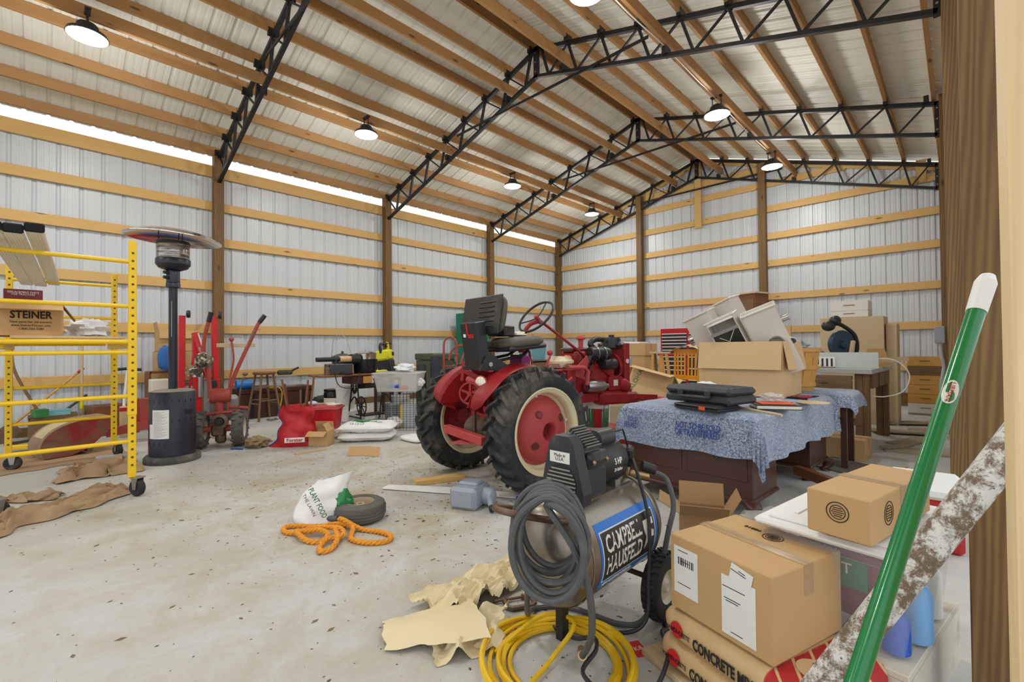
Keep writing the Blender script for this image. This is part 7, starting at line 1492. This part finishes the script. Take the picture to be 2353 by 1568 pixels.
drawers(tp, -.57, .02, [.96, 1.035, 1.11, 1.185, 1.26, 1.335, 1.41], -.222); drawers(tp, .08, .57, [.96, 1.11, 1.26, 1.41], -.222); drawers(bt, -.58, .0, [.1, .22, .34, .46, .58, .68, .78, .88], -.242); drawers(bt, .06, .58, [.1, .36, .62, .88], -.242)
for x in (-.5, .5):
    for y in (-.18, .18): mb = MB(); mb.lathe([(0, -.02), (.03, -.02), (.03, .02), (0, .02)], 14, (x, y, .031), (1, 0, 0)); mb.build('caster', rubber, t)
# tall brown cabinet behind the fixtures
t = thing('bookcase', 'tall rustic brown wooden cabinet against the back wall behind the light fixtures', 'cabinet', (-3.05, 10.18, 0), R(-18)); mb = MB(); mb.box((0, 0, 1.08), (.42, .40, 2.16), ch=.004); mb.build('carcass', brownwood, t, False); mb = MB(); mb.box((0, 0, 2.175), (.48, .46, .035), ch=.004); mb.build('cap', palewood, t, False)
mb = MB(); mb.box((0, -.205, 1.1), (.36, .012, 1.9)); mb.build('door', oldwood, t, False)
# small engine stand against the back corner
t = thing('bicycle_rack', 'grey metal rack with black knobs near the back corner', 'rack', (-5.6, 9.3, 0), R(20))
for x in (-.3, .3): mb = MB(); mb.cyl((x, 0, 0), (x, 0, 1.28), .016, n=8); mb.build('upright', steel, t)
for z in (.5, .9, 1.25): mb = MB(); mb.cyl((-.3, 0, z), (.3, 0, z), .014, n=8); mb.build('bar', steel, t)
for k in range(5): mb = MB(); mb.blob((-.25+.12*k, -.03, 1.12+.04*(k % 2)), (.045, .04, .05)); mb.build('knob', black, t)
# ================================================================ dirt and wood chips scattered on the floor
chipm = plain('chips', rgb(122, 102, 74), .9, 0, .3)
def chips(name, label, n, cx, cy, sx, sy, seed, mat=chipm, size=1.0, avoid=None):
    r = random.Random(seed); mb = MB()
    for k in range(n):
        x, y = r.gauss(cx, sx), r.gauss(cy, sy)
        if not (-8.5 < x < -.2 and -3 < y < 10.5): continue
        s_ = size*(.0018+.006*r.random()**3); a = r.random()*6.28; el = 1+2.2*r.random()
        c_, n_ = cos(a)*s_*el, sin(a)*s_*el; h = .0015+.0025*r.random()
        mb.add([(x-c_, y-n_, .001), (x+n_*.5, y-c_*.5, .001), (x+c_, y+n_, .001), (x-n_*.5, y+c_*.5, .001), (x, y, h)], [(0, 1, 4), (1, 2, 4), (2, 3, 4), (3, 0, 4)])
    return tag(mb.build(name, mat, None, False), label, 'debris', kind='stuff')
chips('wood_chips', 'scattered dirt and wood chips over the concrete floor', 1500, -3.2, 1.9, 1.7, 1.3, 5)
chips('dirt_crumbs', 'dark soil crumbs around the tractor wheels', 500, -2.9, 2.4, .7, .5, 6, plain('soil', rgb(88, 72, 54), .95))
chips('straw_bits', 'pale straw bits between the heater and the sacks', 900, -5.0, 1.7, 1.0, .7, 8, plain('straw', rgb(170, 146, 104), .9))
chips('grit', 'dark grit on the floor around the compressor and boxes', 700, -1.1, 1.6, .55, .5, 9, plain('grit_dark', rgb(82, 76, 66), .9), .5)

# leaning tyre, perforated tray and bag between the trunk and the crock
t = thing('old_tyre', 'old dark tyre lying beside the trunk end', 'tyre', (-8.02, 3.42, 0), 0); mb = MB(); mb.lathe([(.12, .0), (.2, .0), (.24, .04), (.24, .1), (.2, .14), (.12, .14), (.12, 0)], 28); mb.build('tread', rubber, t)
t = thing('perforated_tray', 'beige perforated tray leaning on the old tyre', 'tray', (-7.72, 3.30, .0), rot=(0, R(-50), R(8))); mb = MB(); mb.box((0, 0, .16), (.015, .4, .3), ch=.004); mb.build('board', plain('beige_tray', rgb(186, 166, 140), .6), t)
for i in range(5):
    for j in range(3): mb = MB(); mb.box((.0085, -.13+.065*i, .09+.07*j), (.002, .03, .022)); mb.build('hole', black, t, False)
mb = MB(); pillow(mb, .2, .42, .15, .6, .5, .08, 6, c=(0, 0, .075)); tag(place(mb.build('duffel_bag', plain('dark_bag', rgb(52, 52, 50), .7)), (-8.05, 3.5, .142), R(10)), 'dark bag lying on the old tyre by the trunk', 'bag')
